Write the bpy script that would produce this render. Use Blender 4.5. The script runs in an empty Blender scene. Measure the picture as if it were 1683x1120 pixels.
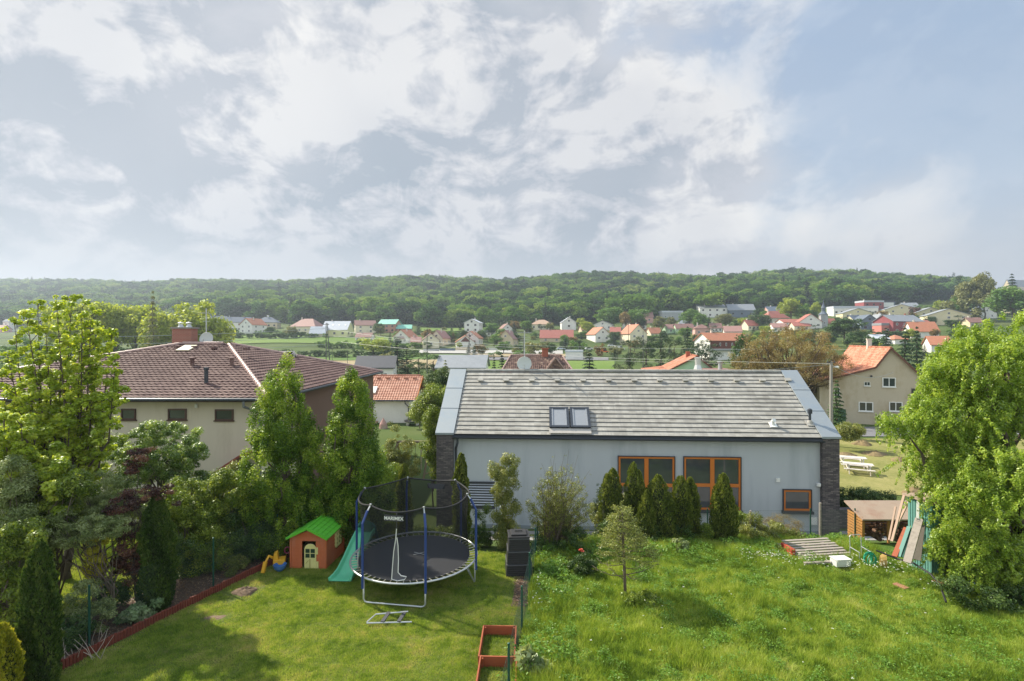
import bpy, math, random
import numpy as np
from mathutils import Matrix, Vector
random.seed(7)
RNG = np.random.default_rng(11)
SC = bpy.context.scene
COL = SC.collection
PI = math.pi
F, CX, CY, CZ = 850.0, 841.5, 560.0, 7.0

# ------------------------------------------------------------------ camera
cam = bpy.data.cameras.new("camera")
cam.sensor_width = 36.0
cam.lens = 36.0 * F / 1683.0
cam.clip_end = 6000.0
cam_o = bpy.data.objects.new("camera", cam)
COL.objects.link(cam_o)
cam_o.location = (0, 0, CZ)
cam_o.rotation_euler = (math.radians(90), 0, 0)
SC.camera = cam_o
SC.view_settings.view_transform = 'Standard'
SC.view_settings.look = 'None'
SC.view_settings.gamma = 1.0
SC.view_settings.exposure = EXPOSURE = 0.72
SC.cycles.max_bounces = 8
SC.cycles.transparent_max_bounces = 16
SC.cycles.use_denoising = True

# ------------------------------------------------------------------ sun
SUN_EL, SUN_AZ = math.radians(41), math.radians(-57)     # azimuth measured from +Y towards +X
sd = Vector((math.sin(SUN_AZ) * math.cos(SUN_EL), math.cos(SUN_AZ) * math.cos(SUN_EL), math.sin(SUN_EL)))
sun = bpy.data.lights.new("sun", 'SUN')
sun.energy = 5.0
sun.angle = math.radians(0.6)
sun.color = (1.0, 0.92, 0.77)
sun_o = bpy.data.objects.new("sun", sun)
COL.objects.link(sun_o)
sun_o.rotation_euler = sd.to_track_quat('Z', 'Y').to_euler()
sun_o.location = (0, 0, 60)

# ------------------------------------------------------------------ node helper
class NT:
    def __init__(s, tree):
        s.t = tree; s.n = tree.nodes; s.l = tree.links
    def add(s, typ, **kw):
        nd = s.n.new(typ)
        for k, v in kw.items():
            if k == 'inp':
                for a, b in v.items():
                    if isinstance(b, bpy.types.NodeSocket): s.l.new(b, nd.inputs[a])
                    else: nd.inputs[a].default_value = b
            else: setattr(nd, k, v)
        return nd
    def math(s, op, a, b=None, c=None, clamp=False):
        nd = s.n.new('ShaderNodeMath'); nd.operation = op; nd.use_clamp = clamp
        for i, v in enumerate((a, b, c)):
            if v is None: continue
            if isinstance(v, bpy.types.NodeSocket): s.l.new(v, nd.inputs[i])
            else: nd.inputs[i].default_value = v
        return nd.outputs[0]
    def mixc(s, f, a, b, mode='MIX'):
        nd = s.n.new('ShaderNodeMix'); nd.data_type = 'RGBA'; nd.blend_type = mode
        for i, v in ((0, f), (6, a), (7, b)):
            if isinstance(v, bpy.types.NodeSocket): s.l.new(v, nd.inputs[i])
            else: nd.inputs[i].default_value = v if i == 0 else (*v[:3], 1)
        return nd.outputs[2]
    def ramp(s, f, pts, interp='LINEAR'):
        nd = s.n.new('ShaderNodeValToRGB'); nd.color_ramp.interpolation = interp
        e = nd.color_ramp.elements
        while len(e) < len(pts): e.new(0.5)
        for el, (p, c) in zip(e, pts):
            el.position = p; el.color = (*c[:3], 1) if hasattr(c, '__len__') else (c, c, c, 1)
        s.l.new(f, nd.inputs[0])
        return nd.outputs[0]
    def noise(s, vec, scale, detail=4, rough=0.55, dist=0.0):
        nd = s.add('ShaderNodeTexNoise', inp={'Scale': scale, 'Detail': detail, 'Roughness': rough, 'Distortion': dist})
        if vec is not None: s.l.new(vec, nd.inputs['Vector'])
        return nd.outputs[0]
    def vmul(s, v, k):
        nd = s.n.new('ShaderNodeVectorMath'); nd.operation = 'MULTIPLY'
        s.l.new(v, nd.inputs[0]); nd.inputs[1].default_value = k
        return nd.outputs[0]

def srgb(h):
    if isinstance(h, str):
        h = h.lstrip('#'); c = [int(h[i:i+2], 16) / 255 for i in (0, 2, 4)]
    else: c = h
    return tuple(((x + 0.055) / 1.055) ** 2.4 if x > 0.04045 else x / 12.92 for x in c)

# ------------------------------------------------------------------ sky: Nishita light with cloud banks
def px_dir(px, py):
    v = Vector(((px - CX) / F, 1.0, (CY - py) / F)); v.normalize(); return v

def build_world():
    w = bpy.data.worlds.new("World"); SC.world = w; w.use_nodes = True
    t = NT(w.node_tree); t.n.clear()
    out = t.add('ShaderNodeOutputWorld'); bg = t.add('ShaderNodeBackground'); t.l.new(bg.outputs[0], out.inputs[0])
    bg.inputs['Strength'].default_value = 0.12
    K = 1 / 0.12
    sky = t.add('ShaderNodeTexSky', sky_type='NISHITA', sun_disc=False, sun_elevation=SUN_EL, sun_rotation=SUN_AZ,
                altitude=300, air_density=1.0, dust_density=1.5, ozone_density=1.0)
    tc = t.add('ShaderNodeTexCoord'); d = tc.outputs['Generated']
    sep = t.add('ShaderNodeSeparateXYZ', inp={0: d}); dz = sep.outputs[2]
    # cloud deck coordinates: direction projected on a layer overhead
    q = t.math('ADD', t.math('MAXIMUM', dz, 0.0), 0.22)
    comb = t.add('ShaderNodeCombineXYZ', inp={0: t.math('DIVIDE', sep.outputs[0], q), 1: t.math('DIVIDE', sep.outputs[1], q), 2: 0.0})
    P = comb.outputs[0]
    sph = t.vmul(d, (1.0, 1.0, 1.45))
    n1 = t.noise(sph, 4.2, 10, 0.58, 0.5)
    n2 = t.noise(P, 1.3, 7, 0.6, 0.25)
    cov = t.math('ADD', t.math('MULTIPLY', n1, 0.72), t.math('MULTIPLY', n2, 0.28))
    def blob(px, py, inner, outer, amt):
        v = px_dir(px, py)
        dt = t.add('ShaderNodeVectorMath', operation='DOT_PRODUCT', inp={0: d, 1: tuple(v)})
        m = t.add('ShaderNodeMapRange', interpolation_type='SMOOTHSTEP', inp={0: dt.outputs['Value'], 1: math.cos(math.radians(outer)), 2: math.cos(math.radians(inner)), 3: 0.0, 4: amt})
        return m.outputs[0]
    bl = [(150, 250, 8, 48, .34), (520, 300, 8, 40, .24), (900, 330, 4, 30, .12), (1100, 60, 2, 16, .08), (620, 120, 1, 11, .10), (950, 170, 2, 24, .12), (1000, 380, 2, 17, .15),
          (1230, 370, 1, 9, .2), (1450, 390, 1, 9, .2), (720, 60, 1, 6, .10), (1600, 410, 2, 14, .07), (700, 330, 4, 26, .1),
          (860, 40, .5, 5, -.10), (1000, 45, 1, 6, -.12), (1160, 55, 1, 6, -.08), (440, 25, 2, 11, -.20), (570, 60, 1, 8, -.14), (1600, 120, 4, 40, -.17), (1260, 90, 1, 16, .10), (1330, 200, 1, 8, .05), (1180, 270, 2, 14, -.06), (740, 20, .4, 5, -.1),
          (1100, 120, 2, 18, .08)]
    for b in bl: cov = t.math('ADD', cov, blob(*b))
    mask = t.add('ShaderNodeMapRange', interpolation_type='SMOOTHSTEP', inp={0: cov, 1: 0.40, 2: 0.76}).outputs[0]
    thin = t.add('ShaderNodeMapRange', interpolation_type='SMOOTHSTEP', inp={0: t.noise(P, 0.9, 6, 0.6, 0.6), 1: 0.35, 2: 0.8, 3: 0.08, 4: 0.5}).outputs[0]
    mask = t.math('MAXIMUM', mask, thin)
    # relief: the same noise sampled a little towards the sun
    off = t.add('ShaderNodeVectorMath', operation='ADD', inp={0: sph, 1: (-0.05, 0.0, 0.085)})
    n1b = t.noise(off.outputs[0], 4.2, 10, 0.58, 0.5)
    n3 = t.noise(sph, 11.0, 8, 0.6, 0.8); off2 = t.add('ShaderNodeVectorMath', operation='ADD', inp={0: sph, 1: (-0.02, 0.0, 0.035)}); n3b = t.noise(off2.outputs[0], 11.0, 8, 0.6, 0.8)
    rel = t.add('ShaderNodeMapRange', inp={0: t.math('ADD', t.math('SUBTRACT', n1, n1b), t.math('MULTIPLY', t.math('SUBTRACT', n3, n3b), 0.45)), 1: -0.075, 2: 0.075, 3: 0.0, 4: 1.0}).outputs[0]
    big = t.add('ShaderNodeMapRange', interpolation_type='SMOOTHSTEP', inp={0: cov, 1: 0.60, 2: 0.95, 3: 1.0, 4: 0.0}).outputs[0]
    lit = t.math('ADD', t.math('MULTIPLY', rel, 0.62), t.math('MULTIPLY', big, 0.42), clamp=True)
    for b in [(230, 70, 2, 24, .18), (120, 200, 2, 14, .14), (520, 230, 2, 12, .08), (420, 120, 2, 12, .14), (680, 90, 1, 8, .2), (900, 170, 1, 18, .16), (300, 330, 4, 26, -.10), (80, 60, 1, 8, -.06), (1220, 370, 1, 12, .15), (1450, 390, 1, 10, .2)]:
        lit = t.math('ADD', lit, blob(*b))
    e = EXPOSURE; g = 2 ** (-e) * K
    def col(h): return tuple(x * g for x in srgb(h))
    cloud = t.ramp(lit, [(0.0, (0, 0, 0)), (1.0, (1, 1, 1))])
    ca = t.mixc(t.math('MULTIPLY', lit, 2.2, clamp=True), col('#a3afbd'), col('#c6cad3'))
    cb = t.mixc(t.math('MULTIPLY_ADD', lit, 1.6, -0.72, clamp=True), ca, col('#f1f0ef'))
    # clear sky: Nishita lifted by the haze of the day
    haze = t.ramp(t.math('MAXIMUM', dz, 0.0), [(0.0, col('#c3c9d1')), (0.25, col('#b3c3d4')), (0.6, col('#93b1d4')), (1.0, col('#6b93c6'))])
    clear = t.mixc(0.8, sky.outputs[0], haze)
    final = t.mixc(mask, clear, cb)
    low = t.add('ShaderNodeMapRange', interpolation_type='SMOOTHSTEP', inp={0: dz, 1: 0.10, 2: 0.22, 3: 0.75, 4: 0.0}).outputs[0]
    final = t.mixc(low, final, t.mixc(t.noise(sph, 4.0, 5, 0.5), col('#b3c0cc'), col('#d2d2d6')))
    # sky behind the viewer and overhead brightened out of view, as added fill light
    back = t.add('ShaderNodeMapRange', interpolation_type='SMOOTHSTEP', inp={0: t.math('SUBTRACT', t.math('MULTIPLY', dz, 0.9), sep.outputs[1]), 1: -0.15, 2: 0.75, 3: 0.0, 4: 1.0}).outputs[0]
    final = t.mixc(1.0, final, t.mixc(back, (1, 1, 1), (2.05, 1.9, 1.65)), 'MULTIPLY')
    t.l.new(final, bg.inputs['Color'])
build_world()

# ------------------------------------------------------------------ terrain
YN = [-80, 0, 8, 12, 17, 19, 25, 30, 70]
ZN = [3.0, .5, .12, .0, -.2, -.5, -2.45, -2.75, -2.9]
TX = [-300, 0, 250, 450, 700, 1000, 1170, 1400, 1683, 2000]
TY = [70, 100, 150, 200, 255, 300, 350, 400, 500, 650, 800, 1000, 1200]
c0 = [680, 640, 608, 594, 580, 570, 561, 555, 546, 530, 508, 486, 470]
TR = [c0, c0,
      [680, 640, 612, 594, 576, 565, 556, 550, 540, 518, 498, 479, 475],
      [680, 640, 612, 593, 571, 557, 547, 541, 526, 504, 488, 476, 476],
      [680, 640, 608, 592, 580, 565, 546, 540, 522, 499, 480, 469, 472],
      [680, 640, 608, 592, 580, 566, 545, 536, 514, 488, 470, 468, 472],
      [680, 640, 604, 586, 572, 556, 538, 524, 508, 485, 469, 468, 472],
      [675, 640, 600, 575, 556, 541, 525, 516, 499, 480, 465, 467, 470],
      [675, 640, 590, 568, 547, 533, 520, 511, 499, 488, 480, 476, 476],
      [675, 640, 590, 568, 547, 533, 520, 511, 499, 488, 480, 476, 476]]
TR = np.array(TR, float)
TZ = CZ - (TR - CY) / F * np.array(TY, float)[None, :]
def gz_arr(x, y):
    x = np.asarray(x, float); y = np.asarray(y, float)
    near = np.interp(y, YN, ZN)
    yy = np.clip(y, 70, 1200)
    px = CX + x / yy * F
    ix = np.clip(np.searchsorted(TX, px) - 1, 0, len(TX) - 2)
    TXa = np.array(TX, float)
    fx = np.clip((px - TXa[ix]) / (TXa[ix + 1] - TXa[ix]), 0, 1)
    fx = fx * fx * (3 - 2 * fx)
    iy = np.clip(np.searchsorted(TY, yy) - 1, 0, len(TY) - 2)
    TYa = np.array(TY, float)
    fy = np.clip((yy - TYa[iy]) / (TYa[iy + 1] - TYa[iy]), 0, 1)
    z = (TZ[ix, iy] * (1 - fx) + TZ[ix + 1, iy] * fx) * (1 - fy) + (TZ[ix, iy + 1] * (1 - fx) + TZ[ix + 1, iy + 1] * fx) * fy
    z = z - np.clip(y - 1200, 0, None) * 0.04
    return np.where(y < 70, near, z)
def gz(x, y): return float(gz_arr(x, y))
def P(px, py, Y): return Vector(((px - CX) / F * Y, Y, CZ - (py - CY) / F * Y))
def ground_at(px, py, y0=8.0):
    Y = y0
    while Y < 1200:
        x = (px - CX) / F * Y
        if CY + (CZ - gz(x, Y)) / Y * F <= py: break
        Y *= 1.004
    x = (px - CX) / F * Y
    return Vector((x, Y, gz(x, Y)))
def on_ground(px, Y):
    x = (px - CX) / F * Y
    return Vector((x, Y, gz(x, Y)))

# ------------------------------------------------------------------ materials
MATS = {}
def bsdf_mat(name):
    m = bpy.data.materials.new(name); m.use_nodes = True
    t = NT(m.node_tree); b = t.n['Principled BSDF']
    MATS[name] = m
    return m, t, b
def surf(name, base, rough=0.7, var=0.12, scale=6.0, bump=0.0, bscale=40.0, metal=0.0, spec=0.5, dirt=None, dscale=1.5, stretch=None):
    """plain weathered surface: base colour with two scales of variation and optional bump/dirt"""
    m, t, b = bsdf_mat(name)
    base = srgb(base) if isinstance(base, str) else base
    geo = t.add('ShaderNodeTexCoord').outputs['Object']
    v = t.vmul(geo, stretch) if stretch else geo
    n = t.noise(v, scale, 5, 0.6)
    n2 = t.noise(v, scale * 7, 3, 0.6)
    k = t.math('ADD', t.math('MULTIPLY', t.math('SUBTRACT', n, 0.5), var * 2.4), t.math('MULTIPLY', t.math('SUBTRACT', n2, 0.5), var))
    kk = t.math('ADD', k, 1.0)
    hs = t.add('ShaderNodeHueSaturation', inp={'Color': (*base, 1), 'Value': kk})
    c = hs.outputs[0]
    if dirt:
        dn = t.noise(v, dscale, 6, 0.65)
        f = t.add('ShaderNodeMapRange', inp={0: dn, 1: 0.48, 2: 0.72, 3: 0.0, 4: dirt[1]}).outputs[0]
        c = t.mixc(f, c, srgb(dirt[0]) if isinstance(dirt[0], str) else dirt[0])
    t.l.new(c, b.inputs['Base Color'])
    b.inputs['Roughness'].default_value = rough
    b.inputs['Metallic'].default_value = metal
    b.inputs['Specular IOR Level'].default_value = spec
    if bump:
        bn = t.noise(v, bscale, 4, 0.6)
        bp = t.add('ShaderNodeBump', inp={'Strength': bump, 'Distance': 0.02, 'Height': bn})
        t.l.new(bp.outputs[0], b.inputs['Normal'])
    return m
def leaf_mat(name, cols, trans=0.45, rough=0.5, world_noise=0.0, nscale=0.3, inst=False, gloss=0.05):
    """foliage: tint attribute picks the leaf colour; part of the light passes through"""
    m, t, b = bsdf_mat(name)
    if inst:
        a = t.add('ShaderNodeObjectInfo').outputs['Random']
        a2 = t.add('ShaderNodeAttribute', attribute_name='tint').outputs['Fac']
        a = t.math('ADD', t.math('MULTIPLY', a, 0.7), t.math('MULTIPLY', a2, 0.3))
    else:
        a = t.add('ShaderNodeAttribute', attribute_name='tint').outputs['Fac']
    if world_noise:
        pos = t.add('ShaderNodeNewGeometry').outputs['Position']
        nn = t.noise(pos, nscale, 4, 0.6)
        a = t.math('ADD', a, t.math('MULTIPLY', t.math('SUBTRACT', nn, 0.5), world_noise), clamp=True)
    n = len(cols)
    c = t.ramp(a, [(i / (n - 1), srgb(h) if isinstance(h, str) else h) for i, h in enumerate(cols)])
    dif = t.add('ShaderNodeBsdfDiffuse', inp={'Color': c})
    warm = t.mixc(1.0, c, (1.25, 1.15, 0.6), 'MULTIPLY')
    tr = t.add('ShaderNodeBsdfTranslucent', inp={'Color': warm})
    mx = t.add('ShaderNodeMixShader', inp={0: trans, 1: dif.outputs[0], 2: tr.outputs[0]})
    gl = t.add('ShaderNodeBsdfGlossy', inp={'Roughness': rough, 'Color': (0.8, 0.85, 0.75, 1)})
    fr = t.add('ShaderNodeFresnel', inp={'IOR': 1.35})
    mx2 = t.add('ShaderNodeMixShader', inp={0: t.math('MULTIPLY', fr.outputs[0], gloss), 1: mx.outputs[0], 2: gl.outputs[0]})
    t.l.new(mx2.outputs[0], t.n['Material Output'].inputs[0])
    t.n.remove(b)
    return m

# ------------------------------------------------------------------ mesh helpers
class MB:
    def __init__(s, M=None):
        s.v = []; s.f = []; s.m = []; s.M = M
    def _p(s, p):
        p = Vector(p)
        return tuple(s.M @ p) if s.M is not None else tuple(p)
    def face(s, pts, m=0):
        i = len(s.v); s.v += [s._p(p) for p in pts]; s.f.append(tuple(range(i, i + len(pts)))); s.m.append(m)
    def mesh(s, pts, faces, m=0):
        i = len(s.v); s.v += [s._p(p) for p in pts]
        for f in faces: s.f.append(tuple(i + k for k in f)); s.m.append(m)
    def box(s, c, d, rz=0.0, m=0, R=None):
        hx, hy, hz = d[0] / 2, d[1] / 2, d[2] / 2
        R = R if R is not None else Matrix.Rotation(rz, 3, 'Z')
        c = Vector(c)
        pts = [c + R @ Vector((x * hx, y * hy, z * hz)) for x in (-1, 1) for y in (-1, 1) for z in (-1, 1)]
        s.mesh(pts, [(0, 1, 3, 2), (4, 6, 7, 5), (0, 4, 5, 1), (2, 3, 7, 6), (0, 2, 6, 4), (1, 5, 7, 3)], m)
        return s
    def bx(s, x0, x1, y0, y1, z0, z1, m=0):
        return s.box(((x0 + x1) / 2, (y0 + y1) / 2, (z0 + z1) / 2), (x1 - x0, y1 - y0, z1 - z0), m=m)
    def bar(s, a, b, w, h=None, m=0, up=(0, 0, 1)):
        a, b = Vector(a), Vector(b); h = w if h is None else h
        d = (b - a); L = d.length; d.normalize()
        u = d.cross(Vector(up))
        if u.length < 1e-4: u = Vector((1, 0, 0))
        u.normalize(); n = u.cross(d)
        R = Matrix((d, u, n)).transposed()
        return s.box((a + b) / 2, (L, w, h), m=m, R=R)
    def tube(s, pts, r, n=6, m=0, cap=True):
        pts = [Vector(p) for p in pts]; N = len(pts)
        r = [r] * N if not hasattr(r, '__len__') else r
        V = []; prev = None
        for i, p in enumerate(pts):
            d = pts[min(i + 1, N - 1)] - pts[max(i - 1, 0)]
            if d.length < 1e-9: d = Vector((0, 0, 1))
            d.normalize()
            if prev is None:
                a = Vector((0, 0, 1)) if abs(d.z) < 0.9 else Vector((1, 0, 0))
                u = d.cross(a)
            else: u = prev - d * prev.dot(d)
            u.normalize(); prev = u; w = d.cross(u)
            V += [p + (u * math.cos(2 * PI * k / n) + w * math.sin(2 * PI * k / n)) * r[i] for k in range(n)]
        fs = [(i * n + k, i * n + (k + 1) % n, (i + 1) * n + (k + 1) % n, (i + 1) * n + k) for i in range(N - 1) for k in range(n)]
        if cap: fs += [tuple(range(n))[::-1], tuple((N - 1) * n + k for k in range(n))]
        s.mesh(V, fs, m)
        return s
    def lathe(s, prof, c=(0, 0, 0), n=16, m=0):
        c = Vector(c); V = []
        for r, z in prof: V += [c + Vector((r * math.cos(2 * PI * k / n), r * math.sin(2 * PI * k / n), z)) for k in range(n)]
        N = len(prof)
        s.mesh(V, [(i * n + k, i * n + (k + 1) % n, (i + 1) * n + (k + 1) % n, (i + 1) * n + k) for i in range(N - 1) for k in range(n)], m)
        return s
    def prism(s, poly, axis, a, b, m=0):
        """polygon in the two other axes extruded along axis from a to b"""
        def mk(p, t):
            return {'x': (t, p[0], p[1]), 'y': (p[0], t, p[1]), 'z': (p[0], p[1], t)}[axis]
        n = len(poly); V = [mk(p, a) for p in poly] + [mk(p, b) for p in poly]
        s.mesh(V, [tuple(range(n))[::-1], tuple(range(n, 2 * n))] + [(k, (k + 1) % n, n + (k + 1) % n, n + k) for k in range(n)], m)
        return s
    def data(s, name, mats, smooth=False, bevel=0):
        me = bpy.data.meshes.new(name); me.from_pydata(s.v, [], s.f)
        mats = mats if isinstance(mats, (list, tuple)) else [mats]
        for mm in mats: me.materials.append(mm)
        if len(mats) > 1: me.polygons.foreach_set('material_index', s.m)
        if smooth: me.polygons.foreach_set('use_smooth', [True] * len(s.f))
        me.update()
        return me
    def build(s, name, mats, parent=None, loc=(0, 0, 0), rz=0.0, smooth=False, bevel=0.0):
        me = s.data(name, mats, smooth)
        o = bpy.data.objects.new(name, me); COL.objects.link(o)
        o.location = loc; o.rotation_euler = (0, 0, rz)
        if parent is not None: o.parent = parent
        if bevel:
            b = o.modifiers.new('bevel', 'BEVEL'); b.width = bevel; b.segments = 2; b.limit_method = 'ANGLE'
        return o

def np_mesh(name, V, nper, mats, tint=None, smooth=False):
    """V (N,3) vertices, consecutive groups of nper make one face"""
    V = np.asarray(V, np.float32); nv = len(V); nf = nv // nper
    me = bpy.data.meshes.new(name)
    me.vertices.add(nv); me.vertices.foreach_set('co', V.ravel())
    me.loops.add(nv); me.loops.foreach_set('vertex_index', np.arange(nv, dtype=np.int32))
    me.polygons.add(nf)
    me.polygons.foreach_set('loop_start', np.arange(0, nv, nper, dtype=np.int32))
    me.polygons.foreach_set('loop_total', np.full(nf, nper, np.int32))
    for m in (mats if isinstance(mats, (list, tuple)) else [mats]): me.materials.append(m)
    if tint is not None:
        a = me.attributes.new('tint', 'FLOAT', 'POINT'); a.data.foreach_set('value', np.asarray(tint, np.float32))
    me.update()
    return me
def link(name, me, parent=None, loc=(0, 0, 0), rz=0.0):
    o = bpy.data.objects.new(name, me); COL.objects.link(o); o.location = loc; o.rotation_euler = (0, 0, rz)
    if parent is not None: o.parent = parent
    return o
LABELS = {}
def tag(o, label=None, cat=None, group=None, kind=None):
    if label:
        w = label.split()
        assert 4 <= len(w) <= 16, label
        o['label'] = label; LABELS.setdefault(label, []).append(o.name)
    if cat: o['category'] = cat
    if group: o['group'] = group
    if kind: o['kind'] = kind
    return o
def thing(name, label, cat, loc=(0, 0, 0), rz=0.0, group=None, scale=None):
    o = bpy.data.objects.new(name, None); COL.objects.link(o); o.location = loc; o.rotation_euler = (0, 0, rz)
    o.empty_display_size = 0.3
    if scale is not None: o.scale = (scale,) * 3 if not hasattr(scale, '__len__') else scale
    return tag(o, label, cat, group)

def norm(a): return a / np.maximum(np.linalg.norm(a, axis=-1, keepdims=True), 1e-9)
def leaf_quads(C, Nn, L, W, rng, up=0.0, fold=0.0):
    """diamond leaves at C with rough normals Nn; L, W per leaf"""
    n = len(C)
    T = rng.normal(size=(n, 3)); T[:, 2] += up
    Nn = norm(Nn)
    T = norm(T - Nn * np.sum(T * Nn, 1, keepdims=True))
    B = np.cross(Nn, T)
    L = np.broadcast_to(np.asarray(L, float).reshape(-1, 1), (n, 1)); W = np.broadcast_to(np.asarray(W, float).reshape(-1, 1), (n, 1))
    V = np.empty((n, 4, 3))
    V[:, 0] = C - T * L / 2; V[:, 1] = C + B * W / 2 + T * L * 0.08 + Nn * fold * W; V[:, 2] = C + T * L / 2; V[:, 3] = C - B * W / 2 + T * L * 0.08 + Nn * fold * W
    return V.reshape(-1, 3)
LEAFK = 1.0
def crown_cloud(clumps, n, leaf, rng, aspect=0.55, flat=0.8, upn=0.4, hang=0.0, tvar=0.5, shell=0.35):
    """clumps: (K,4) centres + radius. leaves sit mostly on the skin of each clump"""
    clumps = np.asarray(clumps, float); K = len(clumps)
    n = int(n * LEAFK)
    w = clumps[:, 3] ** 2; idx = rng.choice(K, n, p=w / w.sum())
    D = norm(rng.normal(size=(n, 3)))
    r = clumps[idx, 3] * (shell + (1 - shell) * rng.random(n) ** 0.45) * (0.85 + 0.3 * rng.random(n))
    C = clumps[idx, :3] + D * r[:, None] * np.array([1, 1, flat])
    Nn = D * 0.7 + rng.normal(size=(n, 3)) * 0.5 + np.array([0, 0, upn])
    L = leaf * (0.7 + 0.6 * rng.random(n))
    V = leaf_quads(C, Nn, L, L * aspect, rng, up=hang)
    tc = rng.random(K)
    tint = np.clip(0.5 + (tc[idx] - 0.5) * tvar + (rng.random(n) - 0.5) * 0.6, 0, 1)
    return V, np.repeat(tint, 4)
def fill_clumps(ells, K, rc, rng, bias=0.5):
    """clump centres spread in ellipsoids (cx,cy,cz,rx,ry,rz), more towards the skin"""
    ells = np.asarray(ells, float); vol = ells[:, 3] * ells[:, 4] * ells[:, 5]
    idx = rng.choice(len(ells), K, p=vol ** 0.8 / (vol ** 0.8).sum())
    D = norm(rng.normal(size=(K, 3))); r = bias + (1 - bias) * rng.random(K) ** 0.5
    C = ells[idx, :3] + D * ells[idx, 3:6] * r[:, None]
    R = rc * (0.6 + 0.8 * rng.random(K))
    return np.column_stack([C, R])
def limb_mesh(mb, a, b, r0, r1, rng, n=5, segs=5, wob=0.06):
    a, b = Vector(a), Vector(b); L = (b - a).length
    pts = []
    for i in range(segs + 1):
        f = i / segs
        p = a.lerp(b, f)
        if 0 < i < segs: p += Vector(rng.normal(size=3)) * L * wob
        pts.append(p)
    mb.tube(pts, [r0 + (r1 - r0) * i / segs for i in range(segs + 1)], n)
# ------------------------------------------------------------------ ground sheet
def axis_nodes(lim0, lim1, d0, growth):
    a = [0.0]; d = d0
    while a[-1] < lim1: a.append(a[-1] + d); d *= growth
    b = [0.0]; d = d0
    while b[-1] > lim0: b.append(b[-1] - d); d *= growth
    return np.array(sorted(set(a + b)))
def ground_material():
    m, t, b = bsdf_mat('meadow_ground')
    pos = t.add('ShaderNodeNewGeometry').outputs['Position']
    n = t.noise(pos, 0.035, 7, 0.65); n2 = t.noise(pos, 0.6, 6, 0.65)
    c = t.ramp(n, [(0.35, (0.055, 0.085, 0.025)), (0.5, (0.085, 0.12, 0.035)), (0.66, (0.13, 0.15, 0.055))])
    c = t.mixc(t.math('MULTIPLY', n2, 0.5), c, (0.05, 0.085, 0.02))
    t.l.new(c, b.inputs['Base Color']); b.inputs['Roughness'].default_value = 0.95
    b.inputs['Specular IOR Level'].default_value = 0.1
    return m
xs = axis_nodes(-2600, 2600, 1.0, 1.018)
ys = axis_nodes(-80, 2600, 0.7, 1.0125)
GX, GY = np.meshgrid(xs, ys)
GZv = gz_arr(GX, GY)
def grid_mesh(name, X, Y, Z, mats):
    h, w = X.shape
    V = np.column_stack([X.ravel(), Y.ravel(), Z.ravel()])
    i = np.arange(h * w).reshape(h, w)
    Q = np.stack([i[:-1, :-1], i[:-1, 1:], i[1:, 1:], i[1:, :-1]], -1).reshape(-1, 4)
    me = bpy.data.meshes.new(name)
    me.vertices.add(len(V)); me.vertices.foreach_set('co', V.astype(np.float32).ravel())
    me.loops.add(Q.size); me.loops.foreach_set('vertex_index', Q.ravel().astype(np.int32))
    me.polygons.add(len(Q)); me.polygons.foreach_set('loop_start', np.arange(0, Q.size, 4, dtype=np.int32))
    me.polygons.foreach_set('loop_total', np.full(len(Q), 4, np.int32))
    for m in mats: me.materials.append(m)
    me.update(); me.validate()
    return me
tag(link('ground', grid_mesh('ground', GX, GY, GZv, [ground_material()])), kind='structure')

# patches of field, road and yard laid on the ground sheet, given by photo rows/columns that lie on the terrain
def patch(name, quad, mat, lift=0.05, nu=24, nv=10, near=8.0):
    """quad: 4 (px,row) ground points, going round"""
    c = [ground_at(px, py, near) for px, py in quad]
    U, Vv = np.meshgrid(np.linspace(0, 1, nu), np.linspace(0, 1, nv))
    X = (c[0].x * (1 - U) + c[1].x * U) * (1 - Vv) + (c[3].x * (1 - U) + c[2].x * U) * Vv
    Y = (c[0].y * (1 - U) + c[1].y * U) * (1 - Vv) + (c[3].y * (1 - U) + c[2].y * U) * Vv
    return tag(link(name, grid_mesh(name, X, Y, gz_arr(X, Y) + lift, [mat])), kind='structure')
def grass_surface(name, cols, sc=0.5, sc2=8.0):
    m, t, b = bsdf_mat(name)
    pos = t.add('ShaderNodeNewGeometry').outputs['Position']
    n = t.noise(pos, sc, 6, 0.62); n2 = t.noise(pos, sc2, 5, 0.7)
    k = t.math('ADD', t.math('MULTIPLY', n, 0.65), t.math('MULTIPLY', n2, 0.35))
    c = t.ramp(k, [(0.34 + 0.32 * i / (len(cols) - 1), srgb(h) if isinstance(h, str) else h) for i, h in enumerate(cols)])
    t.l.new(c, b.inputs['Base Color']); b.inputs['Roughness'].default_value = 0.95; b.inputs['Specular IOR Level'].default_value = 0.1
    bp = t.add('ShaderNodeBump', inp={'Strength': 0.6, 'Distance': 0.1, 'Height': n2}); t.l.new(bp.outputs[0], b.inputs['Normal'])
    return m
M_field = grass_surface('young_crop_field', [(0.07, 0.13, 0.03), (0.10, 0.17, 0.04), (0.12, 0.18, 0.05)], 0.03, 0.5)
M_stub = grass_surface('pale_soil_field', [(0.24, 0.19, 0.11), (0.32, 0.26, 0.15), (0.36, 0.30, 0.19)], 0.05, 1.0)
M_hay = grass_surface('dry_mown_meadow', [(0.13, 0.15, 0.04), (0.21, 0.21, 0.07), (0.30, 0.27, 0.11)], 0.25, 3.0)
M_asph = surf('grey_asphalt', (0.16, 0.16, 0.17), 0.9, 0.15, 0.5)
M_gravelroad = surf('pale_concrete_road', (0.36, 0.35, 0.33), 0.9, 0.12, 0.3)
M_fieldlight = grass_surface('bright_meadow', [(0.09, 0.155, 0.03), (0.13, 0.20, 0.045), (0.16, 0.22, 0.06)], 0.03, 0.7)
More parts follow.
